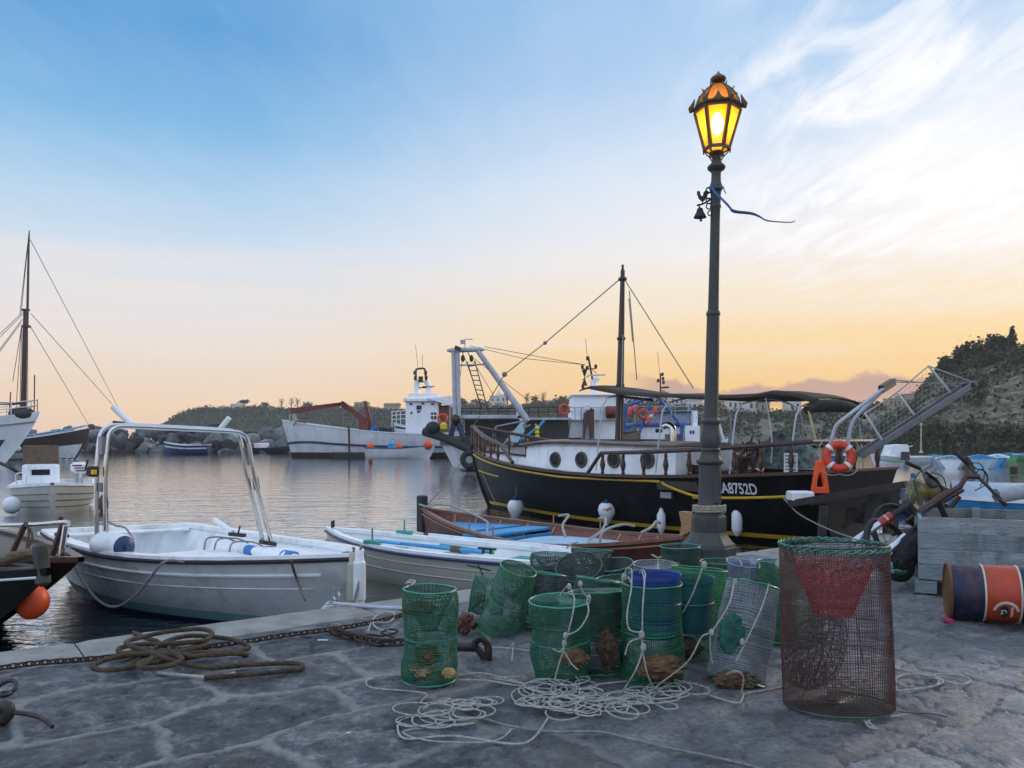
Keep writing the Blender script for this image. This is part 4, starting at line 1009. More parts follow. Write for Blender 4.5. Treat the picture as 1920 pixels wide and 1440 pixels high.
for sd in (1,-1): H2.strip(m, [(t,.72) for t in (0.01,.1,.25,.4,.55,.7,.82,.91,.96)], .006, 5, sd, .0)
m.build('moulding', M_white, R2)
m = MB()
for sd in (1,-1): m.grid([[H2.pt(t,(z+.35)/(H2.zsh(t)+.35),sd,-.006) for z in (.02,.08,.13)] for t in np.linspace(0.005,.96,24)], flip=sd < 0)
m.build('boot_stripe', mat('pale_turquoise_paint', (.30,.50,.54), .5, var=.12, scale=5), R2)
m = MB()
for sd in (1,-1): m.grid([[H2.pt(t,(z+.35)/(H2.zsh(t)+.35),sd,-.005) for z in (-.2,-.08,.02)] for t in np.linspace(0.005,.96,24)], flip=sd < 0)
m.build('bottom_paint', M_navy, R2)
m = MB(); ts = np.linspace(.47,.965,12); m.grid([[ (H2.pt(t,1,1,.1)[0], s_*H2.pt(t,1,1,.09)[1], H2.zsh(t)-.05+.02*(1-s_*s_)) for s_ in (-1,-.5,0,.5,1)] for t in ts]); q = H2.pt(.47,1,1,.1)
m.add([(q[0],-q[1],H2.zsh(.47)-.05),(q[0],q[1],H2.zsh(.47)-.05),(q[0],q[1]*.7,.22),(q[0],-q[1]*.7,.22)],[(0,1,2,3)]); m.build('foredeck', M_inner, R2)
m = MB(); m.box((B2.L*.22,0,.30),(.5,1.8,.06), bev=.02); m.build('bench', M_inner, R2)
m = MB(); m.box((.02,0,.62),(.40,1.75,.05), bev=.02); m.box((-.13,.70,.60),(.5,.36,.06), bev=.02); m.box((-.13,-.72,.60),(.5,.40,.06), bev=.02); m.build('stern_platform', M_white, R2)
# roll bar: two parallel tubes with struts
fa = B2.lp(183,1018,-1.12); fbp = B2.lp(492,1016,1.02); fa.z = H2.zsh(.4)+.05; fbp.z = H2.zsh(.4)+.05
def archpt(px, py, lat): x = B2.lx(px,lat); return Vector((x,lat,B2.lz(py,x,lat)))
def onarch(px, py, d): return RM[R2.name].inverted() @ P(px,py,d)
def dk(px): return 8.55+1.1*(px-190)/310
T1_ = [(199,1014),(197,905),(200,850),(204,818),(214,804),(236,800),(330,804),(428,809),(452,813),(466,832),(480,905),(508,1016)]
T2_ = [(182,1020),(181,900),(185,835),(190,812),(202,801),(226,797),(330,801),(420,806),(440,811),(452,830),(466,905),(494,1018)]
for T_ in (T1_,T2_):
    m = MB(); m.tube(cat_rom([onarch(a,b,dk(a)+(.12 if T_ is T2_ else 0)) for a,b in T_],7), .024, 10); m.build('roll_bar_tube', M_steel, R2)
for (px,ya,yb) in ((190,818,852),(189,905,922),(466,838,872),(478,895,918)):
    a, b = onarch(px,ya,dk(px)+.05), onarch(px+(4 if px > 300 else 0),yb,dk(px)+.05); m = MB(); m.bar(a, b, .10, .03, (0,1,0)); m.build('web_plate', M_alu, R2, smooth=False)
for a in ((178,1018,205,1018),(488,1016,516,1020)):
    m = MB(); m.bar(onarch(a[0],a[1],dk(a[0])), onarch(a[2],a[3],dk(a[2])), .12, .045); m.build('foot_plate', M_dark, R2)
NL = MB().box(onarch(174,884,8.5), (.12,.10,.11), bev=.015).build('side_lamp', M_rubber, R2)
MB().box(onarch(176,885,8.42), (.05,.04,.05)).build('lens', mat('amber_lens', (.7,.35,.02), .2), NL)
def rod_holder(a, b, lat): pa, pb_ = archpt(a[0],a[1],lat), archpt(b[0],b[1],lat); MB().tube([pa,pb_], .04, 12).build('rod_holder', M_white, R2)
MB().tube([onarch(212,762,9.1), onarch(246,796,9.1)], .036, 12).build('rod_holder', M_white, R2)
MB().tube([onarch(430,783,9.9), onarch(411,806,9.9)], .032, 12).build('rod_holder', M_white, R2)
MB().bar(onarch(213,793,9.2), onarch(246,796,9.2), .05, .05).build('holder_clamp', M_rubber, R2, smooth=False)
# sliding rod rest on the far gunwale
MB().tube([onarch(402,974,9.9), onarch(436,998,9.8)], .034, 12).build('rod_holder', M_white, R2)
MB().bar(onarch(432,1001,9.8), onarch(458,1004,9.7), .07, .04).tube([onarch(446,1003,9.75),onarch(450,986,9.75)],.012,6).build('holder_clamp', M_dark, R2)
m = MB(); m.box((B2.L*.14,-1.0,.80),(.035,.035,.16)); m.ball((B2.L*.14,-1.0,.88),.03); m.build('throttle_lever', M_rubber, R2)
m = MB(); q = H2.pt(.17,1,-1,.05); m.box((q[0],q[1]+.02,q[2]+.05),(.30,.08,.05), bev=.012); m.build('cleat', M_dark, R2)
c = H2.pt(.93,1,1,.2)
m = MB(); m.tube([onarch(448,1029,8.9), onarch(470,1033,8.6), onarch(540,1044,7.75), onarch(556,1047,7.6)], [.035,.06,.06,.035], 12); CU = m.build('bolster', M_white, R2)
for a, b in (((466,1032,8.65),(482,1035,8.45)),((534,1043,7.82),(552,1046,7.65))):
    m = MB(); m.tube([onarch(*a), onarch(*b)], .063, 12); m.build('blue_band', mat('blue_cushion', (.03,.16,.42), .7, var=.15), CU)
m = MB(); m.torus((B2.L-.33,.0,.42),.045,.008,14,6,Matrix.Rotation(pi/2,3,'X')); m.build('bow_eye', M_steel, R2)
q = P(193,1020,8.55)
WF = thing('fender', 'white cylinder fender with dark end lying at the foot of the roll bar', 'fender', PZ(222,1034,.18), 0, 'fenders by the white motorboat')
fc = PZ(217,1024,.24); 
ax = (P(250,1028,fc.y-.35)-P(184,1020,fc.y+.05)).normalized()
MB().lathe([(.05,-.02),(.115,.015),(.135,.07),(.135,.46),(.115,.50)],18,P(186,1020,fc.y+.03),ax.to_track_quat('Z','Y').to_matrix()).build('body', M_white2, WF, world=True)
MB().lathe([(.117,.499),(.08,.53),(.03,.535),(.03,.58)],18,P(186,1020,fc.y+.03),ax.to_track_quat('Z','Y').to_matrix()).build('end_cap', M_navy, WF, world=True)
for px, m_, lb in ((674,M_white2,'white cylinder fender hanging upright from the bow of the white motorboat'),(661,mat('greenish_plastic', (.42,.43,.34), .5, var=.12),'greenish cylinder fender beside the white one at the motorboat bow')):
    d = 7.0 if px > 670 else 7.25; fender_long(P(px,1132,d), .40, .055, .50, lb, 'fenders by the white motorboat', m_)
def rope(pts, r, m_, label, name='rope', k=6, group=None, n=6): return single(MB().tube(cat_rom(pts,k), r, n), name, m_, label, 'rope', group=group)
rope([P(131,1022,8.35),P(133,1040,8.3),P(150,1080,8.1),P(180,1122,7.9),P(215,1138,7.7),P(255,1115,7.55),P(288,1075,7.4),P(302,1058,7.38),P(318,1051,7.42),P(345,1054,7.5)], .013, M_ropeg, 'dark rope hanging in a deep loop over the side of the white motorboat')
rope([PZ(545,1050,.33),PZ(556,1085,.1),P(572,1125,6.55)], .012, M_ropet, 'tan mooring rope from the foredeck of the white motorboat to the quay')
rope([P(192,970,9.6),P(215,985,9.5),P(235,990,9.45),P(250,1012,9.3)], .011, M_ropeg, 'grey cord curling inside the stern of the white motorboat')
for a in ((383,1030,402,1006),(402,1030,425,1008),(430,1034,452,1014)):
    rope([P(a[0],a[1],8.9),P((a[0]+a[2])/2-3,a[3]+3,9.2),P(a[2]+20,a[3]+2,9.4),P(a[2]+40,a[3]+10,9.3)], .010, M_ropeg, 'dark lashing line on the far gunwale of the white motorboat', group='lashing lines on the white motorboat')
rope([P(632,1045,7.5),P(648,1036,7.4),P(665,1040,7.3),P(675,1060,7.0),P(672,1095,6.95),P(664,1130,6.9)], .012, M_ropeg, 'grey rope looped over the bow of the white motorboat')
# --- cream rowing boat
B3 = Boat((.95,9.25), (-2.65,11.4))
H3 = Hull(B3.L, 1.22, .25, .46, .47, .60, tm=.45, sw=.75, p=2.6, rake=.22, rq=1.3, srake=0, pm=.35, pb=.8)
R3 = B3.root('cream_rowing_boat', 'cream rowing boat holding a blue oar, between the traps and the red boat', 'boat')
m = MB(); H3.outer(m); H3.transom(m); m.build('hull', M_cream, R3)
m = MB(); H3.inner(m, .06, .40); m.build('inner_shell', M_inner, R3)
m = MB(); H3.gunwale(m, .09, .03, .012); m.build('gunwale', M_white, R3)
m = MB(); ts = np.linspace(0,.66,12)
for sd in (-1,):
    m.grid([[Vector(H3.pt(t,1,sd,o))+Vector((0,0,zz)) for (o,zz) in ((.0,.02),(.0,.07),(.05,.07),(.05,.02))] for t in ts], cv=True)
m.build('raised_wash_board', M_inner, R3)
m = MB()
for sd in (1,-1): H3.strip(m, [(t,.965) for t in (0,.1,.25,.4,.55,.7,.82,.91,.97,1)], .022, 8, sd, .012)
m.build('rub_rail', M_navy, R3)
m = MB()
for v in (.80,.62):
    for sd in (1,-1): H3.strip(m, [(t,v) for t in (0.01,.1,.25,.4,.55,.7,.82,.91,.97)], .008, 5, sd, .0)
m.build('plank_lines', M_cream, R3)
m = MB(); H3.gunwale(m, .02, .0, 0)
m = MB(); m.tube([H3.pt(.995,v,1) for v in np.linspace(.3,1.05,8)], .045, 8); m.build('stem_post', M_cream, R3)
for x, w_ in ((.28,.85),(.52,1.25),(.74,1.1)):
    w_ = 2*(H3.side_y(B3.L*x,.36)-.07); m = MB(); m.box((B3.L*x,0,.36),(.22,w_,.03), bev=.008); m.build('thwart', M_teal, R3)
for px, py, lat in ((697,1014,.52),(762,996,-.50)):
    x = B3.lx(px,lat); t_ = x/B3.L; lat = math.copysign(H3.hb(t_)-.03, lat); z_ = H3.zsh(t_)+(.05 if lat > 0 else .09 if t_ < .66 else .05); m = MB(); m.box((x,lat,z_),(.26,.08,.05), bev=.01); thole(m, (x,lat,z_+.02)); m.build('oarlock_block', M_teal, R3)
m = MB(); x = B3.lx(915,.72); m.tube([(x-.12,.74,.63),(x+.12,.74,.63)],.014,6); m.tube([(x-.05,.74,.57),(x-.05,.74,.63)],.014,6); m.tube([(x+.05,.74,.57),(x+.05,.74,.63)],.014,6); m.build('cleat', M_dark, R3)
m = MB(); thole(m,(B3.L-.16,.05,.62),.10,.014); thole(m,(B3.L-.10,-.05,.62),.10,.014); m.build('mooring_pegs', M_dark, R3)
m = MB(); xx = B3.lx(878,.78); yy = lambda z: H3.side_y(xx,z)+.004
m.tube([(xx-.16,H3.side_y(xx-.16,.36)+.004,.345),(xx,yy(.36),.37),(xx+.16,H3.side_y(xx+.16,.37)+.004,.385)],.008,5); m.tube([(xx-.06,H3.side_y(xx-.06,.24)+.004,.22),(xx+.03,yy(.48),.50)],.008,5); m.build('painted_cross', M_navy, R3)
OA = thing('oar', 'bright blue oar lying across the thwarts of the cream rowing boat', 'oar', P(860,1030,9.9))
MB().tube([P(752,1019,10.3),P(905,1035,9.75)], [.022,.032], 8).build('shaft', M_blue, OA, world=True)
MB().tube([P(846,1029,9.95),P(866,1031,9.9)], .042, 8).build('leather_collar', M_ropet, OA, world=True)
MB().bar(P(700,1013,10.5), P(755,1019.5,10.28), .15, .02).build('blade', M_blue, OA, world=True)
single(MB().tube([P(826,1022,10.3),P(925,1036,9.7)], .024, 8), 'pole', M_teal, 'teal pole beside the blue oar in the cream rowing boat', 'pole')
# --- red-brown rowing boat, blue inside
B4 = Boat((2.36,10.75), (-1.66,14.5))
H4 = Hull(B4.L, 2.1, .25, .56, .38, .62, tm=.36, sw=.06, p=1.7, rake=.2, rq=1.4, srake=.25, pm=.42, pb=.9, sq=2.0)
R4 = B4.root('red_rowing_boat', 'red-brown double-ended rowing boat painted blue inside, moored below the black boat', 'boat')
m = MB(); H4.outer(m); m.build('hull', M_redwood, R4)
m = MB(); H4.inner(m, .05, .38, .03, .975); m.build('inner_planking', mat('red_brown_inside', (.16,.05,.035), .55, var=.25, scale=5, stretch=(1,6,6)), R4)
m = MB(); H4.gunwale(m, .07, .025, .012, stern=False); m.build('gunwale', mat('varnished_gunwale', (.20,.085,.05), .4, var=.25, scale=8), R4)
m = MB()
for sd in (1,-1): H4.strip(m, [(t,.90) for t in (.01,.1,.25,.4,.55,.7,.82,.91,.97,.99)], .014, 6, sd, .01)
m.build('rub_rail', M_ltwood, R4)
rbm = None
for t in (.16,.24,.32,.40,.55,.64,.73,.81,.88):
    for sd in (1,-1):
        m = MB(); m.tube([H4.pt(t,v,sd,.06) for v in (.45,.6,.8,.98)], .022, 5); m.build('rib', M_ltwood, R4)
# blue bow sheets, thwart, pale stern sheets
def sheet(t0, t1, zz, mm, name, crown=.0):
    ts = np.linspace(t0,t1,10); m = MB(); g = []
    for t in ts:
        v = (zz+.25)/(H4.zsh(t)+.25); a = H4.pt(t,v,1,.06); g.append([(a[0],a[1]*k,zz+crown*(1-k*k)) for k in (-1,-.5,0,.5,1)])
    m.grid(g); a = g[0]; m.add([a[0],a[4],(a[4][0],a[4][1]*.9,zz-.22),(a[0][0],a[0][1]*.9,zz-.22)],[(0,1,2,3)]); o = m.build(name, mm, R4); return o
sheet(.66,.955,.40,M_blue,'bow_sheets')
sheet(.12,.50,.27,M_ltblue,'stern_sheets',.05)
m = MB(); m.box((B4.L*.60,0,.37),(.40,1.70,.05), bev=.01); m.build('thwart', M_blue, R4)
m = MB(); m.box((B4.L*.555,-.1,.14),(.05,1.5,.34)); m.build('bulkhead', M_blue, R4, smooth=False)
m = MB(); m.box((B4.L*.645,.25,.20),(.45,.55,.14), bev=.02); m.build('locker', M_blue, R4)
m = MB(); m.box((B4.L-.05,0,.52),(.17,.15,.66), bev=.02); m.build('stem_post', mat('black_post', (.02,.018,.018), .6), R4)
m = MB(); m.prism([(.10,-.06,.55),(-.06,-.06,.64),(-.04,-.06,.90),(.10,-.06,.90),(.06,-.06,.72)], (0,.12,0)); m.build('stern_post', M_ltwood, R4, smooth=False)
m = MB()
for (t,sd) in ((.62,1),(.50,1),(.56,-1),(.40,-1)): thole(m, H4.pt(t,1,sd,.04), .17)
m.build('thole_pins', M_ltwood, R4)
RG = 'white ropes in the red boat'
def r4(*pts): return [B4.w(*p) for p in pts]
rope(r4((B4.L-.25,-.05,.70),(B4.L-.5,-.25,.68),(B4.L-1.0,-.35,.55),(B4.L-1.6,-.1,.48),(B4.L-2.0,.3,.45),(B4.L-2.3,.6,.38),(B4.L-2.4,.75,.20)), .018, M_ropew, 'white rope running from the black stem post across the blue bow sheets', group=RG)
rope(r4((B4.L-.12,.08,.60),(B4.L-.22,-.12,.72),(B4.L-.34,.06,.66),(B4.L-.16,.16,.70),(B4.L-.14,-.08,.62)), .018, M_ropew, 'white rope knot around the stem of the red boat', group=RG)
rope(r4((2.85,-.72,.60),(2.7,-.80,.62),(2.62,-.55,.48),(2.4,-.35,.34)), .020, M_ropew, 'white rope end hooked over the far gunwale amidships of the red boat', group=RG)
rope(r4((2.0,-.68,.62),(1.9,-.74,.62),(1.8,-.5,.46),(1.75,-.1,.34),(1.3,.1,.33),(.9,.1,.40)), .020, M_ropew, 'white rope from the far gunwale along the pale stern sheets of the red boat', group=RG)
rope(r4((1.1,-.35,.60),(1.0,.1,.66),(1.02,.5,.60),(1.04,.58,.40),(1.05,.62,.05)), .020, M_ropew, 'white rope over the near gunwale of the red boat, hanging to the water', group=RG)
rope(r4((.62,-.3,.68),(.56,-.1,.72),(.5,.12,.66),(.54,.3,.60)), .020, M_ropew, 'short white rope bight beside the stern post of the red boat', group=RG)
rope([P(797,950,15.5),P(830,915,17.5),P(865,866,21)], .013, M_ropeg, 'dark mooring line from the red boat stem up towards the white trawler')
rope([P(932,948,20.5),P(912,905,21.2),P(893,850,22)], .012, M_ropeg, 'thin anchor line hanging at the stem of the black boat')

# --- small white outboard boat facing us
B5 = Boat((-11.3,23.6), (-11.65,19.3))
B5 = Boat((P(108,0,23.4).x,23.4), (P(98,0,19.6).x,19.6))
H5 = Hull(B5.L, 2.05, .3, .62, .60, .74, tm=.5, sw=.92, p=3.2, rake=.45, rq=1.3, pm=.22, pb=.45)
R5 = B5.root('outboard_boat', 'small white motorboat with brown windscreen seen bow-on', 'boat')
m = MB(); H5.outer(m); H5.transom(m); m.build('hull', mat('ivory_gelcoat', (.56,.54,.47), .4, var=.06), R5)
m = MB()
for v in (.78,.62,.46):
    for sd in (1,-1): H5.strip(m, [(t,v) for t in (.05,.25,.5,.7,.82,.91,.96,.985)], .014, 5, sd, .0)
m.build('strakes', mat('dark_strake_paint', (.12,.12,.11), .6), R5)  # strakes in a darker grey than the ivory hull
m = MB(); H5.gunwale(m, .12, .05, .04); m.build('gunwale', M_white, R5)
m = MB(); H5.deck(m, .55, .985, .0, .04, .1); m.build('foredeck', M_white, R5)
m = MB(); H5.inner(m, .12, .45, .03, .56); m.build('cockpit', M_inner, R5)
m = MB(); m.box((B5.L*.52,-.32,.92),(.5,.85,.55), bev=.05); CN = m.build('console', M_white, R5)
m = MB(); m.box((B5.L*.52+.25,-.32,.98),(.03,.42,.15), bev=.01); m.build('console_window', M_glass, CN)
m = MB(); a = (B5.L*.52+.16,-.32,1.2); m.box((a[0],a[1],a[2]+.24),(.03,.82,.50), bev=.01); m.build('windscreen', mat('brown_screen', (.13,.085,.05), .3, var=.2), CN)
m = MB(); m.ball((B5.L*.45,-.32,1.25),(.2,.32,.14)); m.build('seat_back', M_rubber, R5)
m = MB(); m.box((.05,.55,1.0),(.40,.44,.34), bev=.08); OB = m.build('outboard_motor', M_white, R5)
m = MB(); m.box((.05,.55,.70),(.2,.2,.5)); m.build('leg', M_galv, OB)
for k, mm in enumerate((M_navy,M_ringred,M_dark)):
    m = MB(); m.box((.26,.50+.05*k,1.08-.08*k),(.012,.26,.035)); m.build('decal', mm, OB, smooth=False)
m = MB(); m.tube([(.25,.72,.95),(.45,.78,1.25)], .03, 8); m.build('tiller', M_rubber, OB)
for sd in (1,-1):
    m = MB(); m.tube(cat_rom([(B5.L*.62,sd*.85,.70),(B5.L*.64,sd*.86,.95),(B5.L*.78,sd*.62,.98),(B5.L*.8,sd*.6,.74)],5), .016, 6); m.build('grab_rail', M_steel, R5)
single(MB().ball(P(22,947,19.6),.21), 'mooring_buoy', M_white2, 'round white mooring buoy beside the small outboard boat', 'buoy')
single(MB().ball(P(194,945,20.5),(.12,.12,.26)), 'side_buoy', M_ropet, 'brown weathered float hanging at the far side of the small outboard boat', 'buoy')
rope([P(0,868,24),P(25,880,24),P(48,895,24.5)], .05, M_dark, 'thick dark mooring warp slanting into the water by the yacht', 'mooring_warp')

# --- two dark bows in the bottom-left corner
B6 = Boat((-9.4,9.6), (P(92,1085,6.5).x,6.5))
H6 = Hull(B6.L, 1.8, .3, .75, .58, .80, tm=.4, sw=.7, p=1.7, rake=2.0, rq=1.2, pm=.35, pb=1.0)
R6 = B6.root('dark_bow_boat', 'black wooden boat with a worn stem post, nearest in the bottom-left corner', 'boat')
m = MB(); H6.outer(m); H6.transom(m); m.build('hull', M_black, R6)
m = MB(); H6.deck(m, 0, .99, -.05, .10, .02); m.build('foredeck', mat('weathered_deck_wood', (.09,.065,.045), .75, var=.5, scale=5, stretch=(1,7,7), bump=.4), R6)
m = MB(); H6.gunwale(m, .08, .04, .02); m.build('cap_rail', M_black, R6)
m = MB()
for sd in (1,-1): H6.strip(m, [(t,.97) for t in (.3,.5,.66,.8,.9,.96,.99)], .014, 6, sd, .02)
m.build('white_band', M_white, R6)
m = MB(); m.box((B6.L-.10,0,.86),(.12,.10,.36), Matrix.Rotation(-.12,3,'Y'), bev=.03); m.build('stem_post', mat('bleached_post', (.04,.034,.028), .6, var=.6, scale=6), R6)
m = MB(); m.tube(cat_rom([RM[R6.name].inverted() @ P(*q) for q in ((-20,1062,6.7),(20,1046,6.8),(50,1038,6.8),(68,1036,6.75))],5), .045, 8); m.build('spar', M_ropet, R6)
B6b = Boat((-10.2,11.6), (P(152,1060,7.3).x,7.3))
H6b = Hull(B6b.L, 2.2, .3, .85, .66, .78, tm=.4, sw=.7, p=1.6, rake=2.2, rq=1.1, pm=.38, pb=1.1)
R6b = B6b.root('brown_bow_boat', 'dark brown boat with a stainless pulpit rail, its pointed bow behind the black one', 'boat')
inv6 = RM[R6b.name].inverted()
m = MB(); H6b.outer(m); H6b.transom(m); m.build('hull', mat('dark_brown_hull', (.022,.012,.010), .4, var=.4, scale=3), R6b)
m = MB(); H6b.deck(m, 0, .985, -.02, .03, .03); m.build('foredeck', mat('brown_platform_wood', (.085,.045,.032), .5, var=.3, scale=6, stretch=(1,8,8)), R6b)
m = MB(); H6b.gunwale(m, .06, .03, .03); m.build('cap_rail', M_wood, R6b)
PR = MB(); PR.tube([inv6 @ P(111,1064,7.5), inv6 @ P(123,986,7.5)], .026, 10)
PR.tube(cat_rom([inv6 @ P(a,b,c) for a,b,c in ((123,986,7.5),(128,981,7.6),(120,979,7.7),(70,983,8.2),(0,985,8.8),(-60,986,9.4))],5), .022, 10); PR.build('pulpit_rail', M_steel, R6b)
for a, b, d in (((19,1046),(46,985),8.3),((92,1058),(117,986),7.7)):
    m = MB(); m.tube([inv6 @ P(a[0],a[1],d), inv6 @ P(b[0],b[1],d)], .03, 8); m.build('rail_post', M_wood, R6b)
m = MB(); m.tube(cat_rom([inv6 @ P(*q) for q in ((43,986,8.2),(50,981,8.15),(54,1000,8.15),(50,1030,8.15),(60,1010,8.15),(58,996,8.15),(50,985,8.15))],5), .012, 6); m.build('lashing', M_ropet, R6b)
single(MB().ball(P(60,1128,7.0),(.14,.14,.155)), 'mooring_buoy', M_orange, 'orange ball buoy hanging under the dark bow at the left edge', 'buoy')
# ================================================================ vessels further out
def wbox(mb, px0, px1, y0, y1, d, dep, **k):
    a, b = P(px0,y1,d), P(px1,y0,d); return mb.box(((a.x+b.x)/2, d+dep/2, (a.z+b.z)/2), (abs(b.x-a.x), dep, abs(b.z-a.z)), **k)
def pt_(name, mb, m, par, **k): return mb.build(name, m, par, world=True, **k)
def pl(*pts, d=45): return [P(q[0],q[1],q[2] if len(q) > 2 else d) for q in pts]
def lamp_pod(mb, px, py, d, s=.12): mb.box(P(px,py,d), (s,s,s*1.4)); return mb
# --- white trawler with stern gantry
B7 = Boat((P(846,0,46).x,46.0), (P(1200,0,52).x,52.0))
H7 = Hull(B7.L, 5.0, .9, 1.55, 1.45, 1.9, tm=.5, sw=.62, p=2.4, rake=1.5, pm=.36, pb=.8, srake=.9, sq=2.6)
R7 = B7.root('trawler', 'white fishing trawler with a tall stern gantry behind the black boat', 'fishing boat')
m = MB(); H7.outer(m); H7.transom(m); m.build('hull', M_shipwhite, R7)
m = MB(); H7.deck(m,0,.98,-.3,.05,.05); m.build('deck', M_galv, R7)
m = MB()
for sd in (1,-1): m.grid([[Vector(H7.pt(t,1,sd,-.06))+Vector((0,0,z)) for z in (-.12,.1,.34,.42)] for t in H7.TS])
m.grid([[Vector(H7.pt(0,1,sd,-.06))+Vector((-.05,0,z)) for z in (-.12,.1,.34,.42)] for sd in (1,-1)]); o = m.build('bulwark', M_dark, R7)
m = MB()
for sd in (1,-1): m.grid([[H7.pt(t,(z+.9)/(H7.zsh(t)+.9),sd,-.02) for z in (-.3,.05,.13)] for t in np.linspace(0,.98,20)])
m.grid([[H7.pt(0,(z+.9)/(H7.zsh(0)+.9),sd,-.02) for z in (-.3,.05,.13)] for sd in (1,-1)]); m.build('waterline_band', mat('dark_bottom_paint', (.05,.03,.028), .7, var=.3), R7)
pt_('rubbing_beam', MB().tube(pl((796,809,45),(830,820,44.4),(892,848,43.6)), [.26,.24,.22], 10), M_rubber, R7)
pt_('tyre_fender', MB().torus(P(880,862,43.2),.36,.16,18,8,Matrix.Rotation(pi/2,3,'X')), M_rubber, R7)
G = thing  # gantry is part of the trawler
GA = pt_('gantry', MB().tube(pl((838,657),(846,657),(900,655),(908,656)), [.06,.14,.14,.06], 10), M_galv, R7)
for a in (((850,656),(853,788)),((858,658),(861,788))): pt_('post', MB().tube(pl(*a), .12, 10), M_galv, GA)
pt_('leg', MB().tube(pl((896,658),(990,790)), [.15,.20], 10), M_galv, GA)
pt_('leg_foot', MB().prism(pl((968,760),(976,757),(992,788),(980,795),(968,778)), (0,.5,0)), M_shipwhite, GA, smooth=False)
pt_('strut', MB().tube(pl((853,685),(912,683)), .05, 8), M_galv, GA)
for a in (((868,657),(868,676)),((876,657),(884,676))): pt_('pulley_block', MB().tube(pl(a[0],a[1]), .03, 6).ball(P(a[1][0],a[1][1]-4,45),(.12,.12,.2)), M_dark, GA)
lad = MB(); l0, l1 = P(876,678,45), P(902,765,45); r0, r1 = P(890,676,45), P(915,770,45)
lad.tube([l0,l1],.035,6).tube([r0,r1],.035,6)
for k in range(1,10): lad.tube([l0.lerp(l1,k/10), r0.lerp(r1,k/10)], .028, 6)
pt_('ladder', lad, M_dark, GA)
for a in (((867,672),(858,745)),((872,672),(905,768)),((884,672),(926,742)),((886,670),(992,752)),((908,650),(1050,676),(1098,684)),((880,648),(980,672),(1098,684))): pt_('rigging_line', MB().tube(pl(*a), .016, 5), M_dark, GA)
pt_('antenna_post', MB().tube(pl((872,655),(872,636),(886,636)), .035, 6), M_galv, GA); sb = MB(); wbox(sb,863,871,637,645,45,.1); pt_('sign_box', sb, M_galv, GA, smooth=False)
pt_('flood_lamp', MB().bar(P(853,651,44.8),P(863,655,44.8),.3,.2), M_dark, GA)
for a in (((852,786),(845,818)),((856,786),(868,818))): pt_('support_leg', MB().tube(pl(*a), .16, 8), M_navy, R7)
pt_('leg_joint', MB().ball(P(854,786,44.8),.28), M_dark, R7)
m = MB(); wbox(m,862,988,778,786,45,2.6,bev=.05); pt_('upper_deck', m, M_galv, R7)
rl = MB()
for y in (766,772): rl.tube(pl((862,y,45.2),(985,y,45.2)), .03, 6)
for px in range(866,986,17): rl.tube(pl((px,765,45.2),(px,779,45.2)), .03, 6)
pt_('deck_rail', rl, M_dark, R7)
m = MB(); wbox(m,872,1066,788,838,46.2,2.2); pt_('net_drum_house', m, M_dark, R7, smooth=False)
m = MB(); wbox(m,985,1072,783,787,45.6,3.0); pt_('shelter_deck', m, M_galv, R7, smooth=False)
rl = MB()
for y in (764,773): rl.tube(pl((985,y,45.8),(1072,y-1,45.8)), .03, 6)
for px in (992,1010,1028,1046,1064): rl.tube(pl((px,763,45.8),(px,784,45.8)), .03, 6)
pt_('shelter_rail', rl, M_dark, R7)
fr = MB()
for a in (((990,788),(942,835)),((986,795),(957,838)),((930,800),(990,788)),((930,800),(925,818)),((942,835),(957,838)),((995,797),(955,812)),((1003,795),(1010,806))): fr.tube(pl(*a,d=43), .055, 8)
pt_('net_hauler_frame', fr, M_alu, R7)
pt_('hauler_arm', MB().tube(cat_rom(pl((975,826),(995,812),(1010,800),(1022,787),d=43),5), .07, 8), M_blue, R7)
pt_('hauler_plate', MB().prism(pl((948,826,42.9),(978,790,42.9),(984,808,42.9),(970,830,42.9)), (0,.1,0)), mat('pale_aqua_paint', (.40,.52,.54), .5, var=.12), R7, smooth=False)
WH = MB(); WH.prism(pl((1076,742,47),(1158,742,47),(1158,836,47),(1064,836,47)), (0,3.6,0)); W7 = pt_('wheelhouse', WH, M_ship2, R7, smooth=False)
m = MB(); wbox(m,1072,1162,738,742,46.8,4.2,bev=.04); pt_('roof', m, M_ship2, W7)
rl = MB(); rl.tube(pl((1072,764,46.7),(1135,764,46.7)), .03, 6)
for px in (1078,1090,1102,1126,1132): rl.tube(pl((px,764,46.7),(px,786,46.7)), .03, 6)
pt_('hand_rail', rl, M_galv, W7)
m = MB(); wbox(m,1070,1160,785,788,46.75,.4); pt_('ledge', m, M_ship2, W7, smooth=False)
m = MB(); m.prism(pl((1095,775,46.3),(1108,765,46.3),(1114,768,46.3),(1114,832,46.3),(1106,832,46.3),(1105,792,46.3),(1099,797,46.3),(1096,832,46.3),(1093,832,46.3)), (0,.4,0)); pt_('winch_frame', m, M_wood, R7, smooth=False)
m = MB(); wbox(m,1097,1106,758,770,46.1,.4,bev=.05); pt_('search_light', m, M_white2, R7)
m = MB(); m.tube([P(1136,773,46.4),P(1156,773,46.4)], .36, 14)
for px in (1141,1146,1151): m.tube([P(px-.6,773,46.4),P(px+.6,773,46.4)], .375, 14)
pt_('life_raft_canister', m, M_redpaint, R7)
pt_('mast', MB().tube(pl((1114,742,48),(1112,712,48)), [.26,.16], 10), M_ship2, R7)
ma = MB(); ma.tube(pl((1111,712,48),(1103,668,48)), .06, 8); ma.tube(pl((1092,692,48),(1118,691,48)), .03, 6); ma.tube(pl((1109,702,48),(1092,712,48)), .025, 6); ma.tube(pl((1103,685,48),(1118,700,48)),.02,5)
for q in ((1092,688),(1101,690),(1117,687),(1101.5,672),(1093,725)): lamp_pod(ma, q[0], q[1], 48, .16)
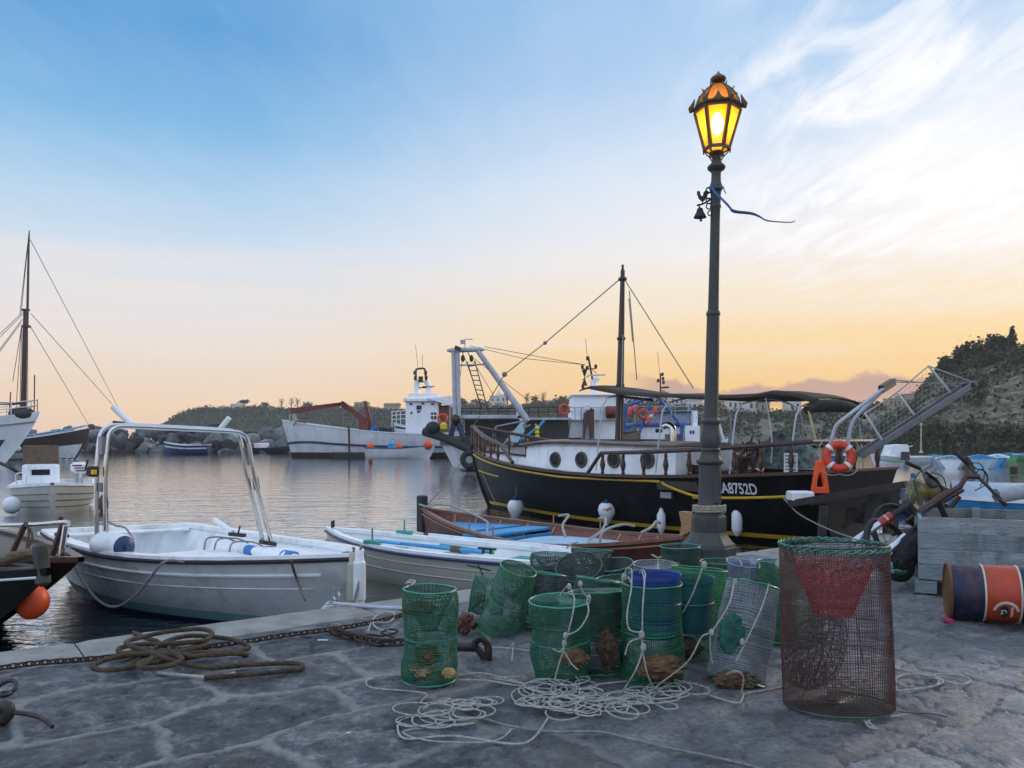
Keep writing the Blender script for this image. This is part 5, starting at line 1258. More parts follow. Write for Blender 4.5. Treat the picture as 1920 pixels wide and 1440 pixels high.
ma.tube(pl((1101,668,48),(1098,636,48)), .014, 5); pt_('signal_mast', ma, M_dark, R7)
pt_('day_shape', MB().lathe([(.19,.0),(.02,.45),(.02,.5),(.17,.95)][::1], 10, P(1096,723,48)), M_dark, R7)
ra = MB(); ra.bar(P(1102,704,47.8),P(1135,703,47.8),.1,.08); pt_('radar_bar', ra, M_galv, R7); pt_('radar_dome', MB().ball(P(1118,710,47.8),(.2,.2,.16)).box(P(1118,715,47.8),(.3,.3,.06)), M_ship2, R7)
def ringthing(px, py, d, r, label, m=M_ringred):
    return single(MB().torus(P(px,py,d), r*.78, r*.24, 24, 8, Matrix.Rotation(pi/2,3,'X')), 'life_ring', m, label, 'life ring')
ringthing(1058,768,45.6,.33,'red life ring on the shelter rail of the white trawler')
for k, y in enumerate((803,811,819)): single(MB().ball(P(1007,y,42.8),.13), 'net_float', M_ygreen, ('topmost','middle','lowest')[k]+' of three yellow net floats stacked on the trawler stern', 'float', group='yellow net floats')
single(MB().box(P(832,800,44.4), (.4,.4,.45), bev=.1), 'net_bag', M_ygreen, 'yellow bag on the stern of the trawler below the gantry', 'bag')
single(MB().ball(P(812,802,44.6),(.42,.4,.36)), 'net_bundle', M_rubber, 'dark bundle at the left end of the trawler stern', 'net bundle')
# --- blue-trimmed boat behind the awning
B8 = Boat((P(1150,0,56).x,56.0), (P(1365,0,58).x,58.0))
H8 = Hull(B8.L, 3.6, .7, 1.3, 1.2, 1.9, tm=.45, sw=.8, p=2.3, rake=.9)
R8 = B8.root('blue_trimmed_boat', 'white fishing boat with blue cabin roof and blue frame seen under the awning', 'fishing boat')
m = MB(); H8.outer(m); H8.transom(m); m.build('hull', M_shipwhite, R8); m = MB(); H8.gunwale(m,.2,.1,.05); m.build('gunwale', M_rblue, R8); m = MB(); H8.deck(m,0,.98,-.2); m.build('deck', M_galv, R8)
m = MB(); wbox(m,1203,1284,800,836,55,2.2); C8 = pt_('cabin', m, M_ship2, R8, smooth=False)
m = MB(); wbox(m,1184,1290,793,800,54.8,2.8,bev=.06); pt_('cabin_roof', m, M_rblue, C8)
m = MB(); wbox(m,1229,1242,804,811,54.95,.1,bev=.03); pt_('cabin_window', m, M_glass, C8)
m = MB(); wbox(m,1247,1276,814,836,54.95,.1); pt_('doorway', m, mat('dull_doorway_green', (.12,.15,.13), .8), C8, smooth=False)  # doorway is a flat panel in dull dark green
m = MB(); m.prism(pl((1216,793,55.5),(1228,772,55.5),(1296,770,55.5),(1296,793,55.5)), (0,1.6,0)); U8 = pt_('flying_bridge', m, mat('grey_screen', (.30,.34,.38), .3, var=.1), R8, smooth=False)
m = MB(); wbox(m,1226,1304,769,774,55.3,2.0); pt_('bridge_visor', m, M_navy, U8, smooth=False)
m = MB(); wbox(m,1285,1312,798,836,54.4,1.2); W8 = pt_('wheel_cabin', m, M_ship2, R8, smooth=False)
for px in (1294,1299): m = MB(); wbox(m,px,px+3,807,813,54.35,.1); pt_('slit_window', m, M_glass, W8, smooth=False)
m = MB(); wbox(m,1300,1308,770,800,54.6,.8); pt_('side_panel', m, M_ship2, R8, smooth=False)
fr = MB()
for a in (((1172,757),(1172,836)),((1176,760),(1232,742)),((1165,752),(1172,760)),((1190,836),(1222,748)),((1232,742),(1278,800)),((1278,836),(1278,798)),((1172,800),(1190,797))): fr.tube(pl(*a,d=54.6), .09, 8)
pt_('blue_frame', fr, M_rblue, R8)
rl = MB()
for a in (((1186,762),(1300,762)),((1186,772),(1300,770))): rl.tube(pl(*a,d=55.2), .03, 6)
for px in (1190,1215,1240,1266,1290): rl.tube(pl((px,760,55.2),(px,795,55.2)), .03, 6)
pt_('bridge_rail', rl, M_galv, R8)
ms = MB(); ms.tube(pl((1239,770,56),(1238,700,56)), .05, 8); ms.tube(pl((1237,700,56),(1233,660,56)), .014, 5)
for q in ((1242,702),(1243,710),(1244,717),(1234,714)): lamp_pod(ms,q[0],q[1],56,.16)
ms.bar(P(1238,727,56),P(1254,726,56),.15,.12); pt_('signal_mast', ms, M_dark, R8)
single(MB().lathe([(.30,0),(.34,.1),(.34,.85),(.28,1.0),(.05,1.02)],14,P(1180,836,54)), 'barrel', M_rblue, 'blue barrel at the foot of the blue frame beside the black mast', 'barrel')
ringthing(1206,776,54.4,.36,'red life ring hanging in the blue frame right of the black mast')
for q, lb in (((1181,772),'pink buoy cluster nearest the black mast'),((1190,768),'pink buoy second from the black mast'),((1229,770),'pink buoy above the blue cabin roof'),((1216,789),'pink buoy just below the red life ring in the blue frame')):
    single(MB().ball(P(q[0],q[1],54.2),(.17,.17,.34)).ball(P(q[0]+3,q[1]-5,54.2),.13), 'buoy', M_pink, lb, 'buoy', group='pink buoys on the blue-trimmed boat')
single(MB().tube(cat_rom(pl((1345,790),(1350,800),(1354,815),(1360,836),d=50),5), .07, 8), 'boat_ladder', M_white2, 'white curved boarding ladder just right of the lamp post', 'ladder')
# --- white workboat with red crane
B9 = Boat((P(538,0,77).x,77.0), (P(960,0,77).x,77.0))
H9 = Hull(B9.L, 6.0, .9, 3.5, 2.2, 3.2, tm=.64, sw=.55, p=2.6, rake=1.6, pm=.30, pb=.8, srake=.9, sq=2.2)
R9 = B9.root('crane_workboat', 'long white workboat with a folded red crane in front of the far headland', 'workboat')
m = MB(); H9.outer(m); H9.transom(m); m.build('hull', M_shipwhite, R9)
m = MB(); H9.deck(m,0,.98,-.5,.05); m.build('deck', M_galv, R9); m = MB(); H9.gunwale(m,.25,.06,.06); m.build('cap_rail', M_shipwhite, R9)
m = MB()
for sd in (1,-1): H9.strip(m, [(t,(z+.9)/(H9.zsh(t)+.9)) for t, z in ((.0,1.35),(.05,1.45),(.13,1.45),(.22,1.3),(.4,1.1),(.6,1.0),(.8,1.1),(.97,1.4))], .11, 6, sd, .02)
m.build('rubbing_strake', M_navy, R9)
m = MB()
for sd in (1,-1): m.grid([[H9.pt(t,(z+.9)/(H9.zsh(t)+.9),sd,-.02) for z in (-.2,.25,.48)] for t in np.linspace(0,.98,20)])
m.grid([[H9.pt(0,(z+.9)/(H9.zsh(0)+.9),sd,-.02) for z in (-.2,.25,.48)] for sd in (1,-1)]); m.build('waterline_band', MATS['dark_bottom_paint'], R9)
m = MB(); wbox(m,618,690,848,862,73.5,.6,bev=.1); pt_('rubber_apron', m, M_rubber, R9)
pt_('tide_post', MB().tube(pl((654,800,73.6),(655,850,73.6)), .09, 8), M_rust, R9)
CR = pt_('crane', MB().bar(P(683,818,75),P(684,785,75),.9,.9,(0,1,0)), M_redpaint, R9, smooth=False)
pt_('inner_boom', MB().bar(P(686,788,75),P(640,756,75),.5,.7,(0,1,0)).bar(P(686,788,75),P(676,815,75),.4,.5,(0,1,0)), M_redpaint, CR, smooth=False)
for y in (0,6): pt_('outer_boom', MB().bar(P(644,756+y*.4,75),P(546,768+y,75),.22,.26,(0,1,0)), M_redpaint, CR, smooth=False)
pt_('hydraulic_hose', MB().tube(cat_rom(pl((634,764),(638,756),(643,754),(647,758),(648,766),d=74.6),5), .06, 6), M_rubber, CR)
pt_('hook_line', MB().tube(pl((546,775,75),(546,790,75)), .05, 6), M_dark, CR)
pt_('second_boom', MB().bar(P(697,805,75),P(685,753,75),.3,.5,(0,1,0)), M_redpaint, CR, smooth=False)
single(MB().lathe([(.40,0),(.42,.05),(.40,.85),(.30,.95)],14,P(700,818,75)).tube(pl((701,800,75),(702,776,75)),.06,6), 'oil_drum', M_rblue, 'blue drum with an upright pole beside the red crane', 'drum')
single(MB().ball(P(549,784,77),(.36,.4,.62)).ball(P(551,791,77),(.5,.5,.4)), 'net_bundle', mat('pale_net', (.30,.30,.26), .9, var=.5, scale=4), 'pale net bundle under the crane hook on the workboat stern', 'net bundle')
single(MB().ball(P(562,795,77),(.7,.5,.4)), 'red_tarpaulin', M_redpaint, 'dark red tarpaulin heap at the left end of the workboat', 'tarpaulin')
for a, lb in (((716,805),'dark fish crate on the workboat deck right of the blue drum'),((728,806),'dark fish crate on the workboat deck left of the deck dinghy')):
    m = MB(); wbox(m,a[0]-6,a[0]+6,a[1]-4,a[1]+8,75,1.0,bev=.1); single(m,'fish_crate',M_rubber,lb,'crate')
W9m = MB(); wbox(W9m,760,822,752,815,74.5,3.6,bev=.12); W9 = pt_('wheelhouse', W9m, M_ship2, R9)
m = MB(); wbox(m,756,846,746,753,74.2,4.4,bev=.06); pt_('roof', m, M_ship2, W9)
m = MB(); m.prism(pl((800,747,74),(846,742,74),(846,757,74),(842,760,74)), (0,3.6,0)); pt_('visor', m, M_ship2, W9, smooth=False)
m = MB(); wbox(m,822,842,760,815,75.2,2.2); pt_('bridge_front', m, mat('brown_bridge', (.14,.07,.045), .6), W9, smooth=False)
for a in ((768,773,756,759),(790,795,755,758),(808,814,756,759),(770,773,772,776),(781,790,760,768),(782,788,770,773)): m = MB(); wbox(m,*a,74.42,.1); pt_('window', m, M_glass, W9, smooth=False)
m = MB(); wbox(m,808,818,773,786,74.40,.1,bev=.05); dw = pt_('doorway', m, M_wood, W9)
m = MB(); m.bar(P(807,779,74.36),P(819,779,74.36),.05,.08); m.bar(P(813,772,74.36),P(813,786,74.36),.05,.08); pt_('door_bars', m, M_ship2, dw, smooth=False)
m = MB(); m.prism(pl((762,747,74.6),(768,738,74.6),(820,738,74.6),(826,747,74.6)), (0,2.6,0)); pt_('monkey_island', m, M_ship2, W9, smooth=False)
for a in (((784,742),(781,728),(783,712)),((803,742),(804,728),(800,714))): pt_('mast_leg', MB().tube(cat_rom(pl(*a,d=75.4),4), .26, 8), M_ship2, R9)
ms = MB(); ms.tube(cat_rom(pl((780,716),(780,696),(782,692),(794,691),(797,695),(799,716),d=75.4),4), .09, 8); ms.tube(pl((782,727,75.4),(804,727,75.4)), .06, 6); ms.tube(pl((778,716,75.4),(801,716,75.4)), .06, 6)
for q in ((778,699),(779,709),(798,699),(799,708)): lamp_pod(ms,q[0],q[1],75.2,.26)
ms.tube(pl((784,692,75.4),(779,646,75.4)), .02, 5); ms.tube(pl((792,692,75.4),(792,664,75.4)), .02, 5); ms.bar(P(792,725,75.2),P(814,725,75.2),.1,.09); ms.box(P(789,711,75.2),(.4,.4,.5)); pt_('signal_mast', ms, M_dark, R9)
m = MB(); wbox(m,788,798,738,745,75,.4); pt_('radar_box', m, M_galv, R9, smooth=False)
rl = MB()
for y in (772,779,787): rl.tube(pl((734,y,75),(760,y-2,75)), .045, 6)
for px in (735,743,751): rl.tube(pl((px,771,75),(px,800,75)), .045, 6)
pt_('bridge_rail', rl, M_white2, R9)
ringthing(830,785,74,.5,'red life ring beside the bridge of the crane workboat')
def small_boat(px0, px1, yw, h, name, label, hm, im, gm=None, group=None, tilt=0., ang=0., beam=None, cat='boat', stripe=None, hb_=1.35, d=None, z=WZ):
    d = d or (CH-WZ)*F/(yw-HY); a, b = P(px0,0,d), P(px1,0,d); L = abs(b.x-a.x); hh = h*d/F; beam = beam or L*.36
    c = (a+b)/2; L2 = L/max(.3,abs(cos(ang))); dx, dy = cos(ang)*L2/2, sin(ang)*L2/2; s_ = 1 if px1 > px0 else -1
    Bt = Boat((c.x-dx*s_, d-dy*s_), (c.x+dx*s_, d+dy*s_), z); Hh = Hull(Bt.L, beam, .2, hh*1.05, hh, hh*hb_, tm=.4, sw=.75, p=2.2, rake=.1*Bt.L, pm=.32, pb=.8)
    R = Bt.root(name, label, cat, group)
    m = MB(); Hh.outer(m); Hh.transom(m); m.build('hull', hm, R)
    m = MB(); Hh.inner(m, .05, .4); m.build('inner_shell', im, R)
    m = MB(); Hh.gunwale(m, .09, .05, .03); m.build('gunwale', gm or hm, R)
    m = MB(); m.box((Bt.L*.35,0,hh*.75),(.25,beam*.8,.04)); m.build('thwart', im, R, smooth=False)
    if stripe is not None:
        m = MB()
        for sd in (1,-1): m.grid([[Hh.pt(t,v,sd,-.015) for v in (.66,.72,.78)] for t in np.linspace(0.01,.98,14)])
        m.build('stripe', stripe, R)
    return R, Bt, Hh
small_boat(806,738,820,21,'deck_dinghy','white and navy dinghy standing on the deck of the crane workboat',M_shipwhite,M_navy,M_navy,d=75.6,z=P(0,819,75.6).z,beam=1.5,stripe=M_navy)
R,Bt,Hh = small_boat(686,815,860,19,'work_dinghy','white dinghy with pale blue inside lying alongside the crane workboat',M_shipwhite,M_ltblue,M_navy,beam=2.0,d=71.5)
for q, lb in (((695,838),'orange ball buoy at the left end of the dinghy alongside the workboat'),((747,838),'orange ball buoy right of the blue crate in the dinghy'),((803,834),'largest orange ball buoy, at the right end of the dinghy')):
    single(MB().ball(P(q[0],q[1],71.2),.34 if q[0] < 800 else .42).tube([P(q[0],q[1]-5,71.2),P(q[0]+1,q[1]-16,71.2)],.03,5), 'ball_buoy', M_orange, lb, 'buoy', group='orange buoys at the work dinghy')
m = MB(); wbox(m,727,745,830,843,71.0,.9,bev=.1); m.tube(cat_rom([P(731,830,71),P(733,824,71),P(740,824,71),P(742,830,71)],4),.03,5); single(m,'blue_crate',M_blue,'bright blue crate in the dinghy alongside the workboat','crate')
single(MB().ball(P(695,866,60),(.16,.16,.3)), 'marker_buoy', M_redpaint, 'small reddish buoy floating in front of the workboat', 'buoy')
rope([P(556,790,74),P(540,808,78),P(500,840,92)], .05, M_dark, 'mooring line from the workboat stern to the rocks', 'mooring_line', n=5)
# --- boats by the breakwater and at the left edge
NG = 'small boats below the breakwater'
small_boat(392,307,852,17,'moored_boat','navy rowing boat with white rim below the breakwater rocks',M_navy,M_ltblue,M_white,NG,beam=1.9,stripe=M_white)
small_boat(214,150,848,8,'moored_boat','low white and teal boat half hidden behind the roll bar, by the rocks',M_teal,M_ltblue,M_white,NG,beam=1.6)
R,Bt,Hh = small_boat(462,545,849,9,'moored_boat','low dark boat with a white engine box near the workboat stern',M_rubber,M_rubber,M_navy,NG,beam=1.8)
m = MB(); m.box((Bt.L*.35,0,.75),(1.6,1.0,.9), bev=.08); m.build('engine_box', M_shipwhite, R); m = MB(); m.box((Bt.L*.36,0,1.27),(.7,.5,.14), bev=.04); m.build('red_lid', M_ringred, R)
single(MB().bar(P(222,842,98),P(236,832,98),.3,.5).bar(P(215,846,97.5),P(250,846,97.5),1.0,.4), 'driftwood', M_rust, 'broken timber wedged at the foot of the breakwater', 'timber')
R,Bt,Hh = small_boat(-130,168,862,34,'brown_gozzo','wooden boat with brown topsides and white bottom at the left edge',M_brownhull,M_ltblue,M_white,beam=3.0,hb_=1.75)
m = MB()
for sd in (1,-1): m.grid([[Hh.pt(t,v,sd,-.02) for v in np.linspace(.05,.55,5)] for t in np.linspace(.30,.985,16)])
m.build('white_bottom', M_shipwhite, R)
m = MB()
for sd in (1,-1): m.grid([[Hh.pt(t,v,sd,-.035) for v in np.linspace(.42,.60,4)] for t in np.linspace(.30,.74,12)])
m.build('blue_band', M_rblue, R)
m = MB(); m.ball((Bt.L*.62,-1.55,.95),(.3,.15,.25)); m.build('side_fender', M_white2, R)
rl = MB()
for sd in (1,-1): rl.tube([Vector(Hh.pt(t,1,sd,.05))+Vector((0,0,.28)) for t in np.linspace(.5,.99,9)], .05, 6)
for t in (.55,.7,.82,.92): rl.tube([Hh.pt(t,1,-1,.05), Vector(Hh.pt(t,1,-1,.05))+Vector((0,0,.28))], .04, 6)
rl.build('toe_rail', M_ltblue, R)
m = MB(); m.box((Bt.L*.55,0,1.6),(.9,1.2,1.2), bev=.1); m.build('blue_cover', M_rblue, R)
# --- yacht with tall mast
BY = Boat((P(-420,0,57).x,57.0), (P(75,0,57).x,57.0))
HYl = Hull(BY.L, 4.6, 1.2, 2.6, 2.7, 3.75, tm=.42, sw=.6, p=2.0, rake=3.6, rq=1.3, pm=.4, pb=1.0)
RY = BY.root('sailing_yacht', 'white sailing yacht with a tall dark mast and raked bow at the left edge', 'yacht')
m = MB(); HYl.outer(m,nv=12); HYl.transom(m); m.build('hull', M_shipwhite, RY)
m = MB()
for sd in (1,-1): m.grid([[HYl.pt(t,v,sd,-.02) for v in np.linspace(.40,.62,4)] for t in np.linspace(.2,.93,16)])
m.build('navy_panel', M_navy, RY)
m = MB()
for sd in (1,-1): HYl.strip(m, [(t,.86) for t in np.linspace(.2,.995,10)], .09, 6, sd, .02)
m.build('rub_rail', M_galv, RY)
m = MB(); HYl.deck(m,0,.98,-.05,.1); m.build('deck', M_galv, RY)
m = MB(); m.box((BY.L*.60,0,3.1),(5,2.2,.8), bev=.15); m.build('deckhouse', M_shipwhite, RY)
rl = MB()
for h_ in (.45,.85):
    for sd in (1,-1): rl.tube([Vector(HYl.pt(t,1,sd,.1))+Vector((0,0,h_)) for t in np.linspace(.5,.992,10)], .035, 6)
for t in (.6,.68,.76,.84,.91,.96,.99):
    for sd in (1,-1): rl.tube([HYl.pt(t,1,sd,.1), Vector(HYl.pt(t,1,sd,.1))+Vector((0,0,.85))], .035, 6)
rl.build('guard_rail', M_white2, RY)
m = MB(); m.ball((BY.L*.93,0,3.6),(.9,.6,.5)); m.build('sail_bag', M_dark, RY)
dY = 57
ms = MB(); ms.tube(pl((44,775,dY),(47,620,dY),(48,580,dY)), [.20,.16,.14], 10); MS = pt_('mast', ms, M_wood, RY)
pt_('topmast', MB().tube(pl((51,612,dY-.3),(54,450,dY-.3),(55,432,dY-.3)), [.09,.07,.03], 8), M_wood, MS)
pt_('mast_cap', MB().box(P(49,612,dY-.1),(.5,.3,.16)).box(P(48,581,dY-.1),(.45,.3,.14)), M_dark, MS)
for a in (((44,584),(0,626)),((44,588),(0,632)),((42,598),(-10,668)),((40,605),(-10,672)),((40,615),(24,715)),((40,612),(30,768)),((41,612),(37,768)),((52,612),(52,770)),((53,450),(40,585)),((52,455),(37,590))):
    pt_('stay', MB().tube(pl(*a,d=dY-.2), .022, 5), M_dark, RY)
for a, b in (((57,450),(239,797)),((58,588),(249,801)),((57,612),(170,803))): pt_('stay', MB().tube([P(a[0],a[1],dY-.2),P(b[0],b[1],100)], .024, 5), M_dark, RY)
for a in (((64,775),(65,703)),((18,770),(20,735))): pt_('whip_aerial', MB().tube(pl(*a,d=dY), .04, 6), M_wood, RY)
pt_('boom', MB().tube(pl((-60,758),(46,756),d=dY), .1, 8), M_wood, RY)
# --- boats in the bay to the right
BG = 'small boats moored in the right-hand bay'
R,Bt,Hh = small_boat(1738,1632,870,13,'cabin_boat','white cabin boat with brown door moored left of the open boats in the bay',M_shipwhite,M_inner,M_white,beam=1.9)
m = MB(); m.prism([(1.5,-.7,.5),(3.0,-.7,.5),(2.7,-.7,1.35),(1.7,-.7,1.4)], (0,1.4,0)); C_ = m.build('cabin', M_shipwhite, R, smooth=False)
m = MB(); wbox(m,1690,1706,847,862,Bt.s.y-1.0,.06); pt_('door', m, M_brownhull, R, smooth=False)
cn = MB()
for k in range(4): cn.bar(P(1664+9*k,841+k*.0,Bt.s.y-.6+.3*k),P(1684+9*k,836,Bt.s.y-.6+.3*k),.05,.05)
pt_('canopy_frame', cn, M_white2, R)
pt_('pole', MB().tube([P(1727,850,Bt.s.y),P(1727,796,Bt.s.y)], .045, 6).ball(P(1727,796,Bt.s.y),.09).lathe([(.16,0),(.05,.2)],8,P(1727,849,Bt.s.y)), mat('pale_yellow_pole', (.45,.40,.25), .6), R)
for (a, b, yw, h_, hm, im, gm, lb, an, bm) in (
    (1690,1648,875,9,M_shipwhite,M_teal,mat('green_paint', (.10,.32,.10), .5),'white boat with a green rim in front of the cabin boat in the bay',.2,1.2),
    (1772,1742,868,12,M_ltblue,M_teal,M_teal,'turquoise boat beside the cabin boat in the bay',.9,1.5),
    (1764,1800,877,16,M_shipwhite,M_teal,M_ltblue,'white boat with teal inside seen stern-on, left of the blue open boats',1.1,1.7),
    (1820,1858,877,17,M_ltblue,M_blue,M_blue,'pale blue boat with bright blue rim seen bow-on in the bay',1.1,1.8),
    (1852,1882,873,15,M_blue,M_ltblue,M_white,'bright blue boat with pale rim right of the pale blue boat',.9,1.6),
    (1868,1902,862,9,M_rblue,M_blue,M_blue,'dark blue boat far back in the bay near the cliff',.5,1.5),
    (1892,1935,863,8,MATS['green_paint'],M_teal,M_teal,'green boat far back in the bay at the right edge',.4,1.5),
    (1560,1590,862,8,M_rblue,M_ltblue,M_white,'tiny blue boat seen through the stern rail of the black boat',.4,1.4),
    (1905,1950,858,7,M_shipwhite,M_ltblue,M_blue,'white boat furthest back at the right edge below the cliff',.4,1.5)):
    small_boat(a,b,yw,h_,'open_boat',lb,hm,im,gm,BG,ang=an,beam=bm)
small_boat(1800,1640,948,36,'blue_rowing_boat','royal blue rowing boat behind the bicycles, with an upright post',M_rblue,M_navy,M_rblue,beam=1.3,hb_=1.15,d=20,stripe=M_white)
single(MB().box(P(1712,897,19.6),(.10,.10,.26), bev=.015), 'mooring_post', M_rblue, 'short blue post standing on the blue boat rim behind the bicycles', 'post')
R,Bt,Hh = small_boat(2010,1776,950,36,'covered_boat','blue boat with pale grey-blue decked top at the right edge behind the crate',M_blue,M_ltblue,M_white,beam=1.5,hb_=1.15,d=18.5)
m = MB(); Hh.deck(m,.02,.97,.0,.40); m.build('deck_cover', mat('pale_grey_cover', (.36,.42,.48), .6, var=.1, scale=3), R)
m = MB()
for sd in (1,-1): m.grid([[Hh.pt(t,v,sd,-.015) for v in (.1,.3,.5)] for t in np.linspace(0.01,.98,14)])
m.build('royal_band', M_rblue, R)
single(MB().tube(cat_rom([P(1868,930,14),P(1890,927,14),P(1920,922,14),P(1990,915,14)],5), .13, 12), 'inflatable_tube', mat('grey_hypalon', (.30,.31,.32), .6, var=.15), 'grey inflatable tube lying behind the crate at the right edge', 'inflatable boat')
m = MB(); m.box(P(1901,882,40),(.25,.25,.4), bev=.03); single(m,'mooring_bollard',M_rust,'rusty mooring bollard standing in the bay at the right edge','bollard')
def laid(path, R, pitch, n=12, step=.008):
    """a three-strand laid rope: one tube whose section turns along the path"""
    p = np.array([tuple(q) for q in path], float); c = np.concatenate([[0],np.cumsum(np.linalg.norm(np.diff(p,axis=0),axis=1))])
    keep = np.concatenate([[True],np.diff(c) > 1e-6]); p, c = p[keep], c[keep]; s = np.arange(0, c[-1], step); q = np.stack([np.interp(s,c,p[:,i]) for i in range(3)],1)
    t = np.gradient(q,axis=0); t /= np.linalg.norm(t,axis=1)[:,None]+1e-12; ref = np.array((0,0,1.))
    u = np.cross(ref,t); l = np.linalg.norm(u,axis=1)[:,None]; u = np.where(l > 1e-3, u/np.maximum(l,1e-3), np.array((1.,0,0))); v = np.cross(t,u)
    a = np.arange(n)*2*pi/n; r = R*(.92+.16*np.abs(np.cos(1.5*(a[None,:]-2*pi*s[:,None]/(pitch*3)))))
    g = q[:,None,:]+r[...,None]*(np.cos(a)[None,:,None]*u[:,None,:]+np.sin(a)[None,:,None]*v[:,None,:])
    mb = MB(); mb.grid(g, cv=True); m_ = len(s); mb.f.append(tuple(range(n))); mb.f.append(tuple((m_-1)*n+i for i in range(n))); return mb
# ================================================================ street lamp
LB = PZ(1327,1076); dL = LB.y; uL = dL/F
lean = (20/940.0, 0)
def zpx(y): return (1076-y)*uL
LT = thing('street_lamp', 'tall grey cast-iron street lamp with a glowing yellow lantern on the quay', 'street lamp', LB)
def lp_(name, prof, n=24, ph=0., m=M_lamp, par=LT, **k):
    z0 = prof[0][0]
    mb = MB(); pr = [(r*uL, zpx(y)) for (y, r) in prof]
    c = (lean[0]*pr[0][1], 0, 0)
    mb.lathe(pr, n, c, None, ph, lean); return mb.build(name, m, par, **k)
lp_('plinth', [(1078,52),(1076,52),(1026,51),(1024,51),(1021,49)], 8, pi/8, angle=20)
lp_('flared_base', [(1022,50),(1018,49),(1015,45),(1008,39),(1001,34.5),(996,33)], 8, pi/8, angle=20)
lp_('octagon_drum', [(997,32),(994,32.5),(968,32),(966,31),(964,28)], 8, pi/8, angle=20)
lp_('pedestal', [(966,27),(957,25),(952,22),(948,20.5),(905,20.3),(872,20.5),(869,24),(866,25.5),(863,25),(861,21),(855,18),(848,17),(845,17.5),(843,18.5),(840,17)], 28)
lp_('vase', [(841,15.5),(836,17.5),(830,18.6),(822,19),(814,18),(805,16),(798,15),(794,16)], 28)
lp_('vase_collar', [(795,16.5),(792,18),(789,18),(786,15),(783,13.5)], 28)
fl = MB(); g = []
for i in range(41):
    k = i/40; y = 784-(784-592)*k; R0 = (13.2-1.4*k)*uL
    row = []
    for j in range(60):
        a = 2*pi*j/60; r = R0*(1-.045*(.5+.5*cos(a*10)))
        row.append((r*cos(a)+lean[0]*zpx(y), r*sin(a), zpx(y)))
    g.append(row)
fl.grid(g, cv=True, flip=True); fl.build('lower_shaft', M_lamp, LT)
lp_('shaft_collar', [(593,11.5),(591,13),(588,13.2),(585,12.5),(582,10.5)], 24)
lp_('upper_shaft', [(583,10),(500,9.3),(420,8.9),(392,8.8),(389,10.5),(386,10.5),(383,9)], 24)
lp_('knuckle', [(384,9),(378,9.5),(366,9.5),(360,10),(356,12),(350,12.5),(345,10.5),(341,9.2),(326,8.8),(322,10),(318,15.5),(314,17),(311,15.5),(306,10),(300,8.5),(293,8)], 24)
dr = MB(); dr.box((lean[0]*zpx(910)+.06*0+.048,-.108,zpx(915)),(.085,.02,.30), bev=.006); dr.build('access_door', M_lamp, LT)
# lantern
ph6 = -.235
def cx6(y): return lean[0]*zpx(y)
def hexpt(y, r, k, ph=ph6): a = ph+k*pi/3; return Vector((cx6(y)+r*uL*cos(a), r*uL*sin(a), zpx(y)))
M_lamp2 = mat('lantern_frame_lit_tone', (.13,.072,.03), .5, .3, var=.25, scale=12)  # warm brown puts the bulb's light on the iron into the frame colour
LN = lp_('lantern_frame', [(292,9),(289,13),(286,14),(283,12)], 12, 0, M_lamp2)
yt, yb, rt, rb_ = 209, 279, 42, 23
for k in range(6):
    m = MB(); m.bar(hexpt(yb,rb_,k), hexpt(yt,rt,k), 6.0*uL, 5.0*uL, hexpt(yb,1,k)-hexpt(yb,0,k)); m.build('glazing_bar', M_lamp2, LN)
for (y, r, h_, w_) in ((yb,rb_,5,5),(yt,rt,4,4)):
    m = MB()
    for k in range(6): m.bar(hexpt(y,r,k), hexpt(y,r,k+1), w_*uL, h_*uL)
    m.build('lantern_ring', M_lamp2, LN)
def prism_band(name, y0, r0, y1, r1, m_, ph=ph6):
    mb = MB(); mb.grid([[hexpt(y0,r0,k,ph) for k in range(6)],[hexpt(y1,r1,k,ph) for k in range(6)]], cv=True); return mb.build(name, m_, LN, smooth=False)
prism_band('eave', 207, 43, 203, 50, M_lamp2); prism_band('eave_top', 203, 50, 197, 40, M_lamp2)
# crest ornaments at corners and over each pane
for k in range(6):
    c = hexpt(203,49,k); mb = MB(); mb.tube([c+Vector((0,0,-.02)), c+Vector((0,0,.02)), c+Vector((-.02*cos(k*pi/3),-.02*sin(k*pi/3),.06)), c+Vector((-.04*cos(k*pi/3),-.04*sin(k*pi/3),.12))], [.018,.03,.02,.004], 6); mb.build('corner_finial', M_lamp2, LN)
    a, b = hexpt(200,44,k), hexpt(200,44,k+1); q = (a+b)/2; e = (b-a)
    mb = MB(); mb.prism([a.lerp(b,.25), a.lerp(b,.75), a.lerp(b,.60)+Vector((0,0,.03)), q+Vector((0,0,.085)), a.lerp(b,.40)+Vector((0,0,.03))], Vector((cos((k+.5)*pi/3),sin((k+.5)*pi/3),0))*.012); mb.build('pane_crest', M_lamp2, LN, smooth=False)
dome = [(198,40),(186,36),(176,30),(167,22),(160,13)]
for k in range(6):
    mb = MB(); mb.tube([hexpt(y,r+.6,k) for y, r in dome], 2.0*uL, 6)
    mb.tube([hexpt(170,26,k), hexpt(170,26,k)+Vector((.02*cos(k*pi/3),.02*sin(k*pi/3),.035))], [.012,.004], 5); mb.build('dome_rib', M_lamp2, LN)
